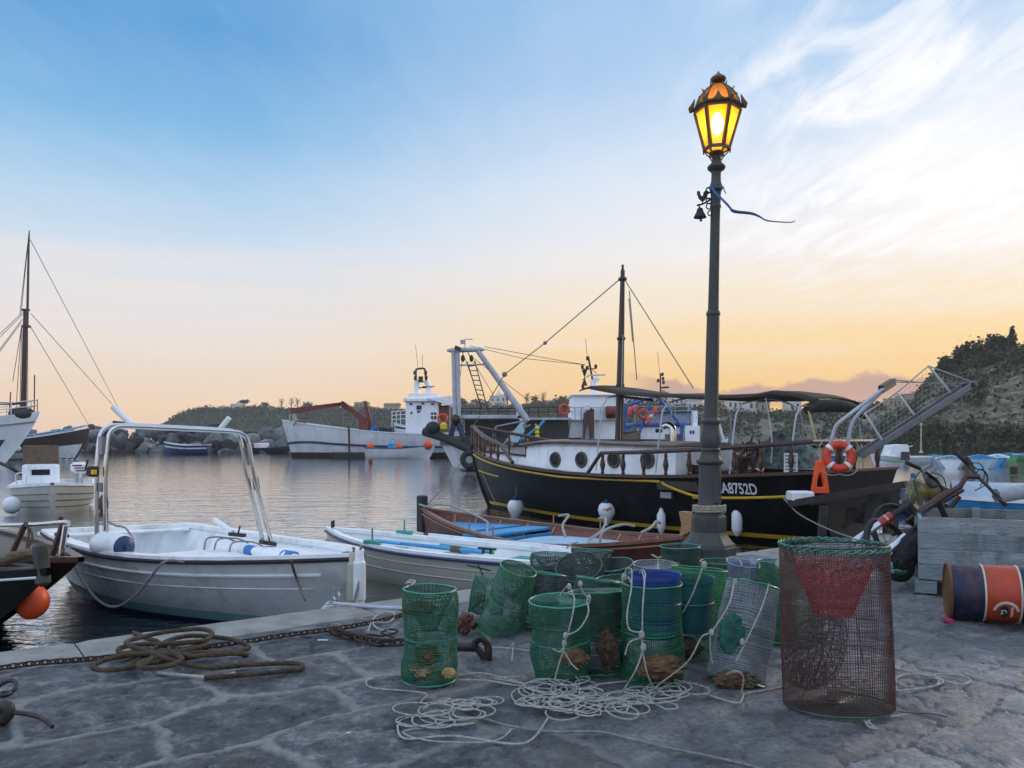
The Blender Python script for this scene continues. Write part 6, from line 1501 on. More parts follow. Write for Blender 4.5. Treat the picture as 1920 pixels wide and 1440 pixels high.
def glassmat(name, col, tr, tcol=None):
    m = bpy.data.materials.new(name); m.use_nodes = True; n = m.node_tree.nodes; k = m.node_tree.links; n.clear()
    o = n.new('ShaderNodeOutputMaterial'); t = n.new('ShaderNodeBsdfTransparent'); d = n.new('ShaderNodeBsdfTranslucent'); x = n.new('ShaderNodeMixShader')
    t.inputs['Color'].default_value = (tcol or col)+(1,); d.inputs['Color'].default_value = col+(1,); x.inputs[0].default_value = 1-tr
    k.new(t.outputs[0], x.inputs[1]); k.new(d.outputs[0], x.inputs[2])
    g = n.new('ShaderNodeBsdfGlossy'); g.inputs['Roughness'].default_value = .15; y = n.new('ShaderNodeMixShader'); y.inputs[0].default_value = .04
    k.new(x.outputs[0], y.inputs[1]); k.new(g.outputs[0], y.inputs[2]); k.new(y.outputs[0], o.inputs['Surface']); return m
M_pane = glassmat('yellow_frosted_glass', (1.0,.50,.02), .42, (1.0,.82,.42))
M_pane2 = glassmat('amber_dome_glass', (.72,.30,.04), .25)
for k in range(6):
    mb = MB(); mb.grid([[hexpt(yb-2,rb_-1.2,k), hexpt(yt+2,rt-1.2,k)],[hexpt(yb-2,rb_-1.2,k+1), hexpt(yt+2,rt-1.2,k+1)]]); mb.build('pane', M_pane, LN, smooth=False)
    mb = MB(); mb.grid([[hexpt(y,r-1,k) for y, r in dome],[hexpt(y,r-1,k+1) for y, r in dome]]); mb.build('dome_pane', M_pane2, LN, smooth=False)
mb = MB(); mb.grid([[hexpt(279,22,k) for k in range(6)],[hexpt(287,12,k) for k in range(6)]], cv=True); mb.build('lower_pane', M_pane, LN, smooth=False)
for k in range(6):
    a = hexpt(280,24,k); mb = MB(); mb.tube(cat_rom([a, hexpt(288,19,k), hexpt(294,13,k), hexpt(301,9,k)],4), 1.3*uL, 6); mb.tube([a,a+Vector((0,0,-.045))],[.012,.006],6); mb.build('bracket_scroll', M_lamp2, LN)
lp_('finial', [(161,13),(159,9),(156,7),(153,13),(149,15),(145,13),(141,7),(138,3),(134,1.2)], 16, 0, M_lamp2, LN)
def emis(name, col, s):
    m = bpy.data.materials.new(name); m.use_nodes = True; n = m.node_tree.nodes; n.clear()
    o = n.new('ShaderNodeOutputMaterial'); e = n.new('ShaderNodeEmission'); e.inputs['Color'].default_value = col+(1,); e.inputs['Strength'].default_value = s
    m.node_tree.links.new(e.outputs[0], o.inputs['Surface']); return m
mb = MB(); mb.ball((cx6(235),0,zpx(232)), (.062,.062,.115), 18, 12); bl = mb.build('bulb', emis('lit_bulb', (1.0,.80,.42), 25), LN)
# twine round the lamp, ribbon, bell
tw = []
for i in range(90):
    a = i/90*2*pi*3; tw.append(LB+Vector((lean[0]*zpx(955)+.158*cos(a)*(1-.0), .158*sin(a), zpx(960)+.07*i/90)))
tw = tw+[tw[-1]+Vector((-.03,-.03,-.02)), tw[-1]+Vector((-.07,-.06,-.10))]
single(laid(tw, .014, .05), 'rope_binding', mat('pale_tan_rope', (.34,.29,.22), .9, var=.3, scale=30, bump=.6, bscale=160), 'pale rope wound round the base of the street lamp', 'rope')
def ribbon(mb, pts, w, up):
    g = []
    for i, p in enumerate(pts):
        a = i/(len(pts)-1); tw_ = Vector((0, sin(a*9)*.5, 1)).normalized(); ww = w*(1-a)**1.3+.010
        g.append([p-tw_*ww/2, p+tw_*ww/2])
    return mb.grid(g)
rbp = cat_rom([P(x,y,dd) for x,y,dd in ((1333,350,8.10),(1342,362,8.08),(1352,372,8.05),(1366,386,8.02),(1376,396,8.0),(1408,400,8.0),(1424,406,7.98),(1440,414,7.95),(1480,417,7.92),(1491,414,7.9))],5)
mb = MB(); ribbon(mb, rbp, .05, 0); mb.tube(cat_rom([P(1356,350,8.1),(P(1358,356,8.08)),P(1361,363,8.08)],3), .006, 5)
mb.tube([LB+Vector((cx6(350)+.072*cos(a), .072*sin(a), zpx(352)+.02*sin(a))) for a in np.linspace(0,2*pi,20)], .014, 5)
rb1 = single(mb, 'ribbon', mat('blue_plastic_ribbon', (.03,.10,.24), .45, var=.3), 'torn blue ribbon tied round the lamp shaft and blowing to the right', 'ribbon'); rb1.modifiers.new('t','SOLIDIFY').thickness = .002
BL = thing('ship_bell', 'small iron bell under a rooster on a scrolled bracket fixed to the lamp shaft', 'bell', P(1312,410,8.2))
M_iron = mat('black_cast_iron', (.03,.022,.022), .6, .4, var=.3, scale=20)
pp = lambda x, y: P(1240+x/4.5, 120+y/4.5, 8.2)
MB().lathe([(.001,0),(12/F*8.2,0),(11.2/F*8.2,.012),(7/F*8.2,.055),(5.3/F*8.2,.09),(3/F*8.2,.10),(.001,.105)], 18, P(1312.5,408,8.2)).build('bell_body', M_iron, BL, world=True)
MB().tube([pp(330,1290),pp(335,1328)], [.008,.014], 6).build('clapper', M_iron, BL, world=True)
mb = MB(); mb.tube(cat_rom([pp(300,1192),pp(345,1182),pp(390,1160),pp(420,1140)],4), .010, 6)
mb.tube([pp(318,1190),pp(322,1215)], .008, 6)
for cxx, cyy, rr_ in ((400,1065,22),(405,1110,26),(400,1155,22),(402,1200,22),(413,1258,20)): mb.tube([pp(cxx+rr_*cos(a), cyy+rr_*1.1*sin(a)) for a in np.linspace(0,6,16)], .007, 5)
mb.build('bracket', M_iron, BL, world=True)
ro = [(300,1075),(318,1070),(330,1080),(328,1095),(340,1115),(352,1112),(358,1080),(372,1066),(392,1066),(400,1085),(390,1110),(376,1140),(358,1158),(352,1160),(352,1180),(346,1180),(344,1158),(325,1145),(312,1125),(308,1105),(298,1100),(306,1092)]
MB().prism([pp(x,y) for x,y in ro], (0,.012,0)).build('rooster', M_iron, BL, world=True, smooth=False)
# ================================================================ fish traps
def netmat(name, col, rough=.4): return mat(name, col, rough, var=.25, scale=14, spec=.6)
N_green = netmat('green_net', (.022,.125,.065)); N_dkgreen = netmat('dark_green_net', (.016,.055,.038)); N_grey = netmat('grey_net', (.20,.23,.24)); N_grn2 = netmat('bright_green_net', (.018,.19,.065)); N_maroon = netmat('maroon_net', (.10,.035,.030)); N_red = netmat('red_net', (.42,.05,.055)); N_bluegrey = netmat('blue_grey_net', (.16,.20,.27)); N_black = netmat('blackish_net', (.03,.045,.042)); N_rimteal = netmat('teal_green_rim', (.03,.23,.15))
TG = 'fish traps standing on the quay'
def trap(label, pb, pt, dt, r0, r1, m_, rim=None, cell=.0125, wire=.0023, bulge=.09, funnel=True, seed=0, sag=.2, d0=None, lid=True, prof=None, lift=.0, hoop=True, base=None):
    """pb: pixel of the base centre on the quay, pt: pixel of the top centre, dt: depth offset of the top"""
    B = PZ(pb[0],pb[1]) if d0 is None else P(pb[0],pb[1],d0); B = B+Vector((0,0,lift)); T = P(pt[0],pt[1],B.y+dt); ax = (T-B); L = ax.length; axn = ax.normalized()
    t = thing('fish_trap', label, 'fish trap', B, group=TG)
    q = Vector((1,0,0)); u_ = (q-axn*q.dot(axn)).normalized(); v_ = axn.cross(u_)
    rs = np.random.default_rng(seed+3); off = rs.random(3)*40
    nr = max(8, int(2*pi*max(r0,r1)/cell)); nl = max(6, int(L/cell))
    def pt3(k, j):
        k = k+(.011*sin(k*33+off[0])+.008*sin(k*71+off[1]))*sin(k*pi)
        a = 2*pi*j/nr; r = r0+(r1-r0)*k
        if prof is not None: r *= float(np.interp(k, prof[0], prof[1]))
        r *= 1+bulge*sin(k*pi*3+off[0])*.4+sag*(float(fbm(cos(a)*1.3+off[0], sin(a)*1.3+off[1], k*3+off[2]))-.5)*2*sin(min(1,max(0,k))*pi)**.5
        p = B+axn*(L*k+.012*(float(fbm(cos(a)*2+off[1], sin(a)*2, k*4.))-.5))+u_*(r*cos(a))+v_*(r*sin(a)); return p
    G = [[pt3(i/nl, j) for j in range(nr)] for i in range(nl+1)]
    mb = MB()
    for i in range(1, nl): mb.tube(G[i], wire, 3, closed=True)
    for j in range(nr): mb.tube([G[i][j] for i in range(nl+1)], wire, 3)
    mb.build('net', m_, t, world=True, smooth=False)
    rim = rim or m_
    for i in (0, nl): MB().tube(G[i], .0055, 6, closed=True).build('rim', rim, t, world=True)
    # hoop half way
    if hoop: MB().tube(G[nl//2], .0035, 5, closed=True).build('hoop', rim, t, world=True)
    def disc(k, z_in, name, depth=.0, rin=.22):
        mb = MB(); i = 0 if k == 0 else nl; C = B+axn*(L*k); rr = r0 if k == 0 else r1; nd = max(5, int(rr/cell*.8))
        rings = []
        for s in range(1, nd+1):
            f_ = 1-(1-rin)*s/nd
            rings.append([C+(G[i][j]-C)*f_+axn*(-depth*(s/nd)) for j in range(0,nr,2)])
        for rg in rings: mb.tube(rg, wire, 3, closed=True)
        for j in range(len(rings[0])): mb.tube([G[i][j*2]]+[rg[j] for rg in rings], wire, 3)
        mb.build(name, (base or m_) if k == 0 else m_, t, world=True, smooth=False)
    disc(0, 0, 'base_net', 0, .08)
    if funnel: disc(1, 0, 'funnel', .45*L, .28)
    elif lid: disc(1, 0, 'lid_net', .01, .06)
    return t
def lump(px, py, d, r, label, seed, m=None, sq=(1,.8,.7)):
    mb = MB(); n, k_ = 34, 22; g = []; c = P(px,py,d)
    for i in range(k_+1):
        a = -pi/2+pi*i/k_; row = []
        for j in range(n):
            b = 2*pi*j/n; dx, dy, dz = cos(a)*cos(b), cos(a)*sin(b), sin(a)
            rr = r*(.42+.75*float(fbm(dx*2.2+seed*3, dy*2.2+7, dz*2.2))+.55*float(fbm(dx*7+seed, dy*7, dz*7+3))-.1)
            row.append((c.x+rr*dx*sq[0], c.y+rr*dy*sq[1], c.z+rr*dz*sq[2]))
        g.append(row)
    mb.grid(g, cv=True, flip=True)
    return single(mb, 'bait_clump', m or mat('brown_bait', (.12,.065,.03), .95, var=.5, scale=16, bump=1, bscale=60), label, 'bait', group='bait clumps in the traps')
def bridle(trp, pts_list, m=M_ropew, r=.0042, name='bridle'):
    for pts in pts_list: MB().tube(cat_rom(pts,6), r, 6).build(name, m, trp, world=True)
def knots(trp, pts, r=.013):
    for q in pts: MB().ball(q, (r,r,r*1.5), 8, 6).build('knot', M_ropew, trp, world=True)
T = trap
t1 = T('upright green trap standing alone on the left of the trap group', (804,1272), (806,1104), .0, .155, .152, N_green, N_rimteal, seed=1, bulge=.10, sag=.16)
t2 = T('tall green trap leaning to the right, its round mouth open towards us', (936,1182), (972,1066), -.10, .165, .135, N_green, N_grn2, seed=2, sag=.22, lid=False, funnel=True)
t3 = T('green trap lying on its side behind the leaning one, mouth to the left', (945,1120), (884,1112), .0, .14, .15, N_green, N_grn2, seed=3, d0=6.2)
t4 = T('dark net trap at the back left of the group, rim tilted towards the red boat', (1035,1120), (1037,1040), .1, .20, .19, N_dkgreen, N_rimteal, seed=4, sag=.16)
t5 = T('blackish net trap bulging in the middle of the back row', (1098,1135), (1085,1062), -.2, .20, .19, N_black, N_dkgreen, seed=5, sag=.2)
t6 = T('dark green trap at the back with its rim near the red boat stern', (1105,1105), (1110,1030), .05, .19, .19, N_dkgreen, N_rimteal, seed=6, sag=.15)
t7 = T('small dark trap squeezed between the back row and the white-rimmed trap', (1160,1110), (1152,1058), -.05, .16, .17, N_black, N_rimteal, seed=7, sag=.2)
t8 = T('green trap with sloping lid and rope bridle, leftmost of the front row', (1052,1268), (1049,1126), -.02, .158, .172, N_green, N_rimteal, seed=8, funnel=False, sag=.22)
t9 = T('green trap with a bright green net lid just right of the bridled one', (1128,1258), (1118,1108), .05, .15, .168, N_dkgreen, N_grn2, seed=9, funnel=False, sag=.22)
t10 = T('wide green trap holding the blue bucket in the middle of the front row', (1223,1272), (1222,1092), -.02, .178, .170, N_green, N_grn2, seed=10, funnel=False, lid=False, sag=.15)
t11 = T('bright green trap with a tilted rim around the teal bucket', (1302,1225), (1311,1066), .05, .16, .185, N_grn2, N_grn2, seed=11, funnel=False, lid=False, sag=.10)
t18 = T('dark green trap wedged between the middle front traps and the back row', (1168,1185), (1160,1085), .0, .16, .165, N_dkgreen, N_green, seed=18, sag=.2)
t19 = T('dark trap leaning left behind the bridled front trap', (1010,1175), (1024,1075), .05, .15, .155, N_black, N_rimteal, seed=19, sag=.2)
t20 = T('green trap between the teal bucket trap and the pale leaning trap', (1345,1190), (1350,1085), .05, .15, .155, N_green, N_grn2, seed=20, sag=.18)
t21 = T('dark trap in front of the lamp plinth, right of the white-rimmed one', (1352,1118), (1350,1052), .0, .17, .175, N_dkgreen, N_grn2, seed=21, sag=.2)
t22 = T('green-rimmed pale trap between the blue-grey rimmed one and the maroon cage', (1450,1165), (1454,1056), .0, .16, .165, N_grey, N_grn2, seed=22, sag=.2)
t23 = T('dark green trap leaning left in the gap behind the bright-lidded trap', (1110,1190), (1122,1086), .05, .16, .16, N_dkgreen, N_rimteal, seed=23, sag=.22)
t12 = T('pale grey trap leaning right with a teal inner funnel and bait at its foot', (1380,1275), (1412,1096), .12, .165, .155, N_grey, N_rimteal, seed=12, sag=.10)
t13 = T('blue-grey rimmed trap with a white netted lid behind the pale leaning one', (1410,1170), (1408,1052), -.05, .175, .17, N_bluegrey, N_bluegrey, seed=13, funnel=False, sag=.08)
t14 = T('white-rimmed trap in the back row in front of the lamp base', (1228,1130), (1228,1058), -.02, .18, .185, N_grey, N_grey, seed=14, funnel=True, sag=.08)
t15 = T('dark green trap standing against the lamp base', (1276,1090), (1275,1024), .0, .19, .19, N_dkgreen, N_rimteal, seed=15, sag=.06)
t16 = T('green trap half hidden behind the tall maroon trap', (1480,1200), (1476,1052), .05, .20, .20, N_green, N_rimteal, seed=16, sag=.1)
t17 = T('tall maroon net cage with a green rim and red funnel, largest trap at the right', (1572,1320), (1562,1022), .06, .275, .272, N_maroon, N_dkgreen, seed=17, funnel=False, lid=False, sag=.02, bulge=.01, cell=.0135, wire=.0016, hoop=False, base=N_dkgreen)
# the maroon cage: red net funnel, twisted rim, dark bag
B_ = PZ(1572,1320); Tq = P(1562,1022,B_.y+.06); d17 = Tq.y
def band(parent, name, y0, r0, y1, r1, m_, wire=.0013, cell=.011, cx=(1562,1562)):
    mb = MB(); nr = int(2*pi*max(r0,r1)/cell); nl = max(6, int(abs(y1-y0)/F*d17/cell)); G = []
    for i in range(nl+1):
        k = i/nl; c = P(cx[0]+(cx[1]-cx[0])*k, y0+(y1-y0)*k, d17); r = r0+(r1-r0)*k**.8
        G.append([c+Vector((r*cos(2*pi*j/nr)*(1+.06*sin(j*.9+i*.2)), r*sin(2*pi*j/nr), .006*sin(j*.7+i))) for j in range(nr)])
    for i in range(nl+1): mb.tube(G[i], wire, 3, closed=True)
    for j in range(nr): mb.tube([G[i][j] for i in range(nl+1)], wire, 3)
    return mb.build(name, m_, parent, world=True, smooth=False)
band(t17, 'mouth_net', 1020, .268, 1056, .225, N_dkgreen)
band(t17, 'red_funnel', 1054, .205, 1150, .095, N_red, wire=.0019, cell=.008)
mb = MB(); rr = .274
for s in range(2): mb.tube([Tq+Vector(((rr+.006*cos(a*18+s*pi))*cos(a), (rr+.006*cos(a*18+s*pi))*sin(a), .008*sin(a*18+s*pi))) for a in np.linspace(0,2*pi,220)[:-1]], .0040, 5, closed=True)
mb.build('twisted_rim', N_rimteal, t17, world=True)
bridle(t17, [[P(1478,1022,d17),P(1472,1042,d17),P(1466,1060,d17+.05)], [P(1540,1160,d17),P(1541,1200,d17),P(1538,1245,d17),P(1512,1290,d17),P(1500,1318,d17)], [P(1604,1150,d17),P(1612,1200,d17),P(1618,1245,d17)]], m=M_ropet, r=.003, name='inner_cord')
single(MB().tube(cat_rom([PZ(1608,1345,.01),PZ(1622,1352,.006),PZ(1628,1362,.006),PZ(1645,1366,.006),PZ(1630,1350,.01),PZ(1700,1340,.006)],6), .006, 6), 'rope_end', M_ropew, 'frayed white rope ends at the foot of the maroon cage', 'rope')
single(MB().tube(cat_rom([PZ(1668,1328,.02),PZ(1690,1335,.006),PZ(1740,1338,.006),PZ(1776,1344,.006)],6), .004, 5), 'rope_end', N_maroon, 'thin reddish cord trailing right from the maroon cage', 'rope')
g = []; cbk = P(1530,1222,d17+.02)
for i in range(15):
    a = -pi/2+pi*i/14; row = []
    for j in range(26):
        b = 2*pi*j/26; dx, dy, dz = cos(a)*cos(b), cos(a)*sin(b), sin(a); rr = .72+.5*float(fbm(dx*1.5+3, dy*1.5, dz*1.5+9))
        row.append((cbk.x+.155*rr*dx+.06*dz, cbk.y+.13*rr*dy, cbk.z+.20*rr*dz))
    g.append(row)
mb = MB()
for i in range(1,14): mb.tube(cat_rom(g[i],3,closed=True), .0022, 3, closed=True)
gg = [list(x) for x in zip(*g)]
for c_ in gg: mb.tube(cat_rom(c_,3), .0022, 3)
for k in range(60): 
    i0, j0 = random.randrange(2,12), random.randrange(26); mb.tube(cat_rom([g[i0][j0], np.array(g[min(13,i0+2)][(j0+3)%26])*.5+np.array(cbk)*.5, g[max(1,i0-2)][(j0+9)%26]],4), .002, 3)
single(mb, 'net_bag', N_black, 'dark crumpled net bag sitting inside the tall maroon cage', 'net bag', smooth=False)
# bridles
d8, d10, d11, d12 = 4.42, 4.40, 4.9, 4.42
bridle(t8, [[P(1058,1112,d8),P(1076,1118,d8-.1),P(1074,1150,d8-.18),P(1064,1190,d8-.2),P(1058,1204,d8-.2)], [P(1100,1125,d8),P(1103,1150,d8-.16),P(1085,1180,d8-.2),P(1060,1192,d8-.2)], [P(1060,1192,d8-.2),P(1058,1215,d8-.2),P(1048,1245,d8-.2),P(1040,1275,d8-.2)], [P(1058,1210,d8-.2),P(1050,1222,d8-.2),P(1036,1216,d8-.2)],[P(1058,1222,d8-.2),P(1072,1245,d8-.2),P(1084,1256,d8-.2)]])
knots(t8, [P(1067,1100,d8-.02),P(1088,1095,d8),P(1060,1192,d8-.2),P(1058,1206,d8-.2),P(1104,1121,d8-.02)])
bridle(t8, [[P(1049,1118,d8),P(1058,1105,d8),P(1067,1098,d8-.02),P(1074,1112,d8-.05)],[P(1088,1096,d8),P(1094,1112,d8),P(1104,1120,d8)]])
bridle(t10, [[P(1178,1082,d10-.02),P(1184,1100,d10-.12),P(1176,1150,d10-.16),P(1180,1180,d10-.18),P(1203,1186,d10-.19)], [P(1203,1070,d10),P(1208,1090,d10-.12),P(1205,1140,d10-.18),P(1204,1190,d10-.19)], [P(1204,1190,d10-.19),P(1203,1225,d10-.19),P(1190,1260,d10-.2),P(1165,1300,d10-.1)], [P(1204,1190,d10-.19),P(1206,1225,d10-.19),P(1216,1270,d10-.2),P(1235,1302,d10-.1)], [P(1200,1196,d10-.19),P(1180,1205,d10-.18),P(1172,1228,d10-.18)]])
bridle(t10, [[P(1170,1085,d10),P(1174,1068,d10-.02),P(1184,1068,d10-.05),P(1184,1100,d10-.12)],[P(1199,1075,d10),P(1203,1068,d10-.02),P(1210,1076,d10-.06),P(1208,1095,d10-.12)]])
knots(t10, [P(1203,1190,d10-.19),P(1206,1214,d10-.19),P(1170,1082,d10)], .016)
bridle(t11, [[P(1318,1062,d11-.2),P(1300,1110,d11-.24),P(1285,1140,d11-.24),P(1278,1150,d11-.22)]]); knots(t11, [P(1320,1060,d11-.2)], .018)
bridle(t12, [[P(1376,1095,d12),P(1368,1130,d12-.15),P(1348,1165,d12-.2),P(1332,1186,d12-.22),P(1315,1195,d12-.22),P(1290,1240,d12-.2),P(1240,1280,d12-.1),P(1215,1302,d12-.06)], [P(1332,1186,d12-.22),P(1332,1220,d12-.2),P(1336,1245,d12-.18)], [P(1442,1095,d12),P(1428,1140,d12-.16),P(1400,1200,d12-.2),P(1380,1240,d12-.2)], [P(1362,1265,d12-.2),P(1380,1258,d12-.25),P(1394,1270,d12-.25),P(1390,1300,d12-.2)]])
knots(t12, [P(1378,1092,d12),P(1392,1204,d12-.2),P(1334,1186,d12-.22)], .014)
bridle(t13, [[P(1362,1046,5.3),P(1384,1048,5.25),P(1392,1062,5.2)],[P(1384,1047,5.25),P(1420,1054,5.22),P(1424,1066,5.2)]]); knots(t13, [P(1460,1058,5.2)], .022)
bridle(t14, [[P(1222,1040,5.6),P(1232,1046,5.6),P(1234,1056,5.6),P(1233,1070,5.55)],[P(1232,1046,5.6),P(1240,1044,5.6)]], r=.007)
bridle(t1, [[P(762,1096,4.5),P(768,1088,4.52),P(778,1090,4.5),P(772,1098,4.48)],[P(760,1094,4.5),P(770,1092,4.5),P(780,1096,4.5)]], r=.006)
bridle(t6, [[P(1062,1028,6.3),P(1072,1020,6.3),P(1084,1016,6.3)]], r=.007)
# buckets and bait inside
def bucket(px, py_, pyt, d, r, label, m_):
    c = P(px,py_,d); H = (py_-pyt)*d/F; t = thing('bucket', label, 'bucket', c)
    MB().lathe([(.001,.0),(r*.82,.0),(r*.84,.01),(r,H),(r*1.05,H+.004),(r*1.05,H-.02),(r*.96,H-.022),(r*.80,.02),(.001,.02)], 28).build('body', m_, t)
    MB().tube([(r*1.0*cos(a), r*sin(a), H*.55) for a in np.linspace(0,2*pi,33)[:-1]], .006, 6, closed=True).build('rib', m_, t)
    return t
bucket(1228,1192,1076,4.62,.145,'deep blue plastic bucket inside the wide green trap',mat('blue_bucket_plastic', (.012,.045,.20), .4, var=.15))
bucket(1290,1180,1082,4.95,.155,'teal-green plastic bucket inside the bright green trap',mat('teal_bucket_plastic', (.01,.085,.085), .4, var=.2))
M_bt = mat('teal_cloth', (.02,.12,.085), .8, var=.4)
lump(802,1228,4.55,.075,'brown bait clump in the middle of the lone left trap',1)
lump(793,1258,4.52,.055,'pale brown bait scrap at the bottom of the lone left trap',2, mat('pale_bait', (.30,.20,.11), .95, var=.4, scale=20, bump=1, bscale=60), (1.2,.8,.6))
lump(842,1262,4.5,.04,'small yellow-brown bait scrap low at the right side of the left trap',3, mat('yellow_bait', (.36,.25,.09), .95, var=.4, scale=20))
lump(790,1140,4.56,.06,'dull brown rag hanging high in the lone left trap',4, None, (1.5,.8,.6))
lump(1078,1235,4.5,.075,'rust-brown bait clump in the bridled front trap',5)
lump(1140,1215,4.6,.085,'dark brown bait clump in the trap with the bright green lid',6, mat('dark_bait', (.055,.035,.02), .95, var=.5, scale=20, bump=1, bscale=60), (.7,.8,1.3))
lump(1240,1250,4.45,.10,'large rust-brown bait clump at the bottom of the wide green trap',7, None, (1.3,.9,.7))
lump(1290,1215,4.85,.08,'brown bait clump between the wide trap and the teal bucket trap',8, MATS['dark_bait'])
lump(1382,1275,4.5,.095,'fuzzy brown bait bundle at the foot of the pale leaning trap',9, None, (1.25,.8,.6))
lump(1372,1190,4.55,.09,'folded teal cloth inside the pale leaning trap',10, M_bt, (.9,.5,1.2))

nb = MB(); g = []; cq = P(1704,1032,7.45)
for i in range(19):
    a = -pi/2+pi*i/18; row = []
    for j in range(28):
        b = 2*pi*j/28; dx, dy, dz = cos(a)*cos(b), cos(a)*sin(b), sin(a); rr = .55+.7*float(fbm(dx*2.2+1, dy*2.2+4, dz*2.2))+.25*float(fbm(dx*7,dy*7,dz*7))
        row.append((cq.x+.12*rr*dx+.08*dz, cq.y+.12*rr*dy, cq.z+.19*rr*dz))
    g.append(row)
nb.grid(g, cv=True, flip=True); single(nb, 'net_bundle', mat('dark_net_bundle', (.022,.02,.022), .95, var=.7, scale=20, bump=1, bscale=60), 'dark net bundle heaped by the bicycle fork at the corner of the crate', 'net bundle')
# ================================================================ ropes, chains and iron on the quay
def meander(way, loops, r0, r1, n, seed, z0=.006, zr=.03, squash=1.0):
    rs = np.random.default_rng(seed); W_ = np.array([tuple(PZ(x,y))[:2] for x,y in way]); s = np.linspace(0,1,n); idx = s*(len(W_)-1)
    cx_ = np.interp(idx, np.arange(len(W_)), W_[:,0]); cy_ = np.interp(idx, np.arange(len(W_)), W_[:,1])
    ph = 2*pi*loops*s+1.2*np.sin(2*pi*s*loops*.37+seed); rad = r0+(r1-r0)*fbm(s*loops*1.1+seed*3, seed*1.7, 0.)**1.2
    ang = fbm(s*loops*.5+seed, 3.3, 1.)*6
    x = cx_+rad*np.cos(ph); y = cy_+rad*np.sin(ph)*squash
    x += .05*(fbm(s*loops*2.3, seed, 2.)-.5); y += .04*(fbm(s*loops*2.3, seed, 7.)-.5)
    z = z0+zr*fbm(s*loops*1.9, seed, 5.)**1.5
    return [Vector((a,b,c)) for a,b,c in zip(x,y,z)]
RP = 'white ropes heaped on the quay'
def rp_heap(way, loops, r0, r1, seed, label, r=.0043, n=None, tail=None, head=None, **k):
    p = meander(way, loops, r0, r1, n or int(loops*26), seed, **k)
    if head: p = cat_rom([PZ(x,y,.006) for x,y in head]+[p[0]],6)[:-1]+p
    if tail: p = p+cat_rom([p[-1]]+[PZ(x,y,.006) for x,y in tail],6)[1:]
    return single(MB().tube(p, r, 6), 'rope', M_ropew, label, 'rope', group=RP)
rp_heap([(1000,1300),(1060,1285),(1120,1300),(1060,1320),(1000,1330),(1090,1315),(1180,1310),(1250,1300),(1180,1325),(1080,1335),(980,1325),(1040,1300),(1130,1318)], 30, .02, .17, 11, 'main heap of tangled white rope in front of the traps', zr=.05)
rp_heap([(1040,1290),(1000,1310),(1070,1330),(1150,1325),(1220,1310),(1300,1290),(1240,1330),(1150,1345),(1050,1340)], 17, .03, .24, 23, 'looser white rope coils overlying the right side of the main heap', zr=.045)
rp_heap([(770,1335),(830,1345),(900,1340),(820,1360),(760,1355),(850,1350)], 8, .03, .20, 31, 'white rope coil at the left front of the heap', tail=[(760,1370),(800,1388),(900,1392),(940,1384),(960,1366)], squash=.8)
rp_heap([(830,1318),(870,1325),(920,1320),(860,1335)], 9, .02, .11, 37, 'small white tangle between the lone trap and the main heap', head=[(700,1272),(686,1278),(700,1290),(770,1296),(800,1302),(790,1318)], squash=.8)
def grope(px_pts, r, m_, label, z=.006, group=None, name='rope', zs=None): return single(MB().tube(cat_rom([PZ(x,y,(z if zs is None else zs[i])) for i,(x,y) in enumerate(px_pts)],8), r, 6), name, m_, label, 'rope', group=group)
grope([(686,1278),(700,1270),(740,1266),(760,1268)], .0055, M_ropew, 'short white rope running left behind the lone trap', group=RP)
grope([(900,1345),(960,1362),(1030,1372),(1120,1372),(1180,1385),(1250,1402),(1330,1418),(1420,1440),(1500,1475)], .0065, M_ropeg, 'grey rope running from the heap out at the lower right', group=RP)
grope([(745,1360),(760,1385),(850,1380),(960,1395),(1000,1384),(1028,1345)], .0055, M_ropew, 'white rope bight at the very front of the heap', group=RP)
grope([(1660,1250),(1700,1258),(1760,1276),(1735,1290),(1690,1285),(1680,1272),(1705,1264),(1750,1268),(1770,1276),(1800,1284),(1820,1276),(1800,1267),(1765,1264),(1752,1268),(1768,1280),(1720,1292),(1670,1295),(1600,1292),(1580,1280)], .006, M_ropew, 'white rope in two flat loops right of the maroon cage', group=RP)
grope([(1470,1290),(1500,1275),(1560,1268),(1600,1272),(1570,1280),(1500,1282),(1450,1292),(1400,1300)], .0055, M_ropew, 'white rope passing under the maroon cage', group=RP)
grope([(870,1210),(900,1213),(960,1216),(1000,1222),(1010,1222)], .006, M_ropew, 'white rope with a knot running right from the iron hook', group=RP)
single(MB().ball(PZ(962,1212,.02),(.016,.016,.022)).tube([PZ(962,1215,.03),PZ(960,1240,.01)],.006,6), 'rope_knot', M_ropew, 'frayed white rope knot right of the iron hook', 'rope')
for k, pts_ in enumerate(([(858,1266),(900,1262),(940,1270),(985,1282)],[(858,1275),(910,1276),(960,1284),(1010,1290),(960,1278),(930,1272),(985,1268)],[(1190,1276),(1130,1282),(1090,1290)],[(1320,1300),(1350,1310),(1385,1318),(1395,1300)])):
    grope(pts_, .0052, M_ropew, ('white rope strand just right of the lone trap, upper one','looped white rope strand right of the lone trap, lower one','white rope strand in front of the bright-lidded trap','white rope strand before the pale leaning trap')[k], group=RP)
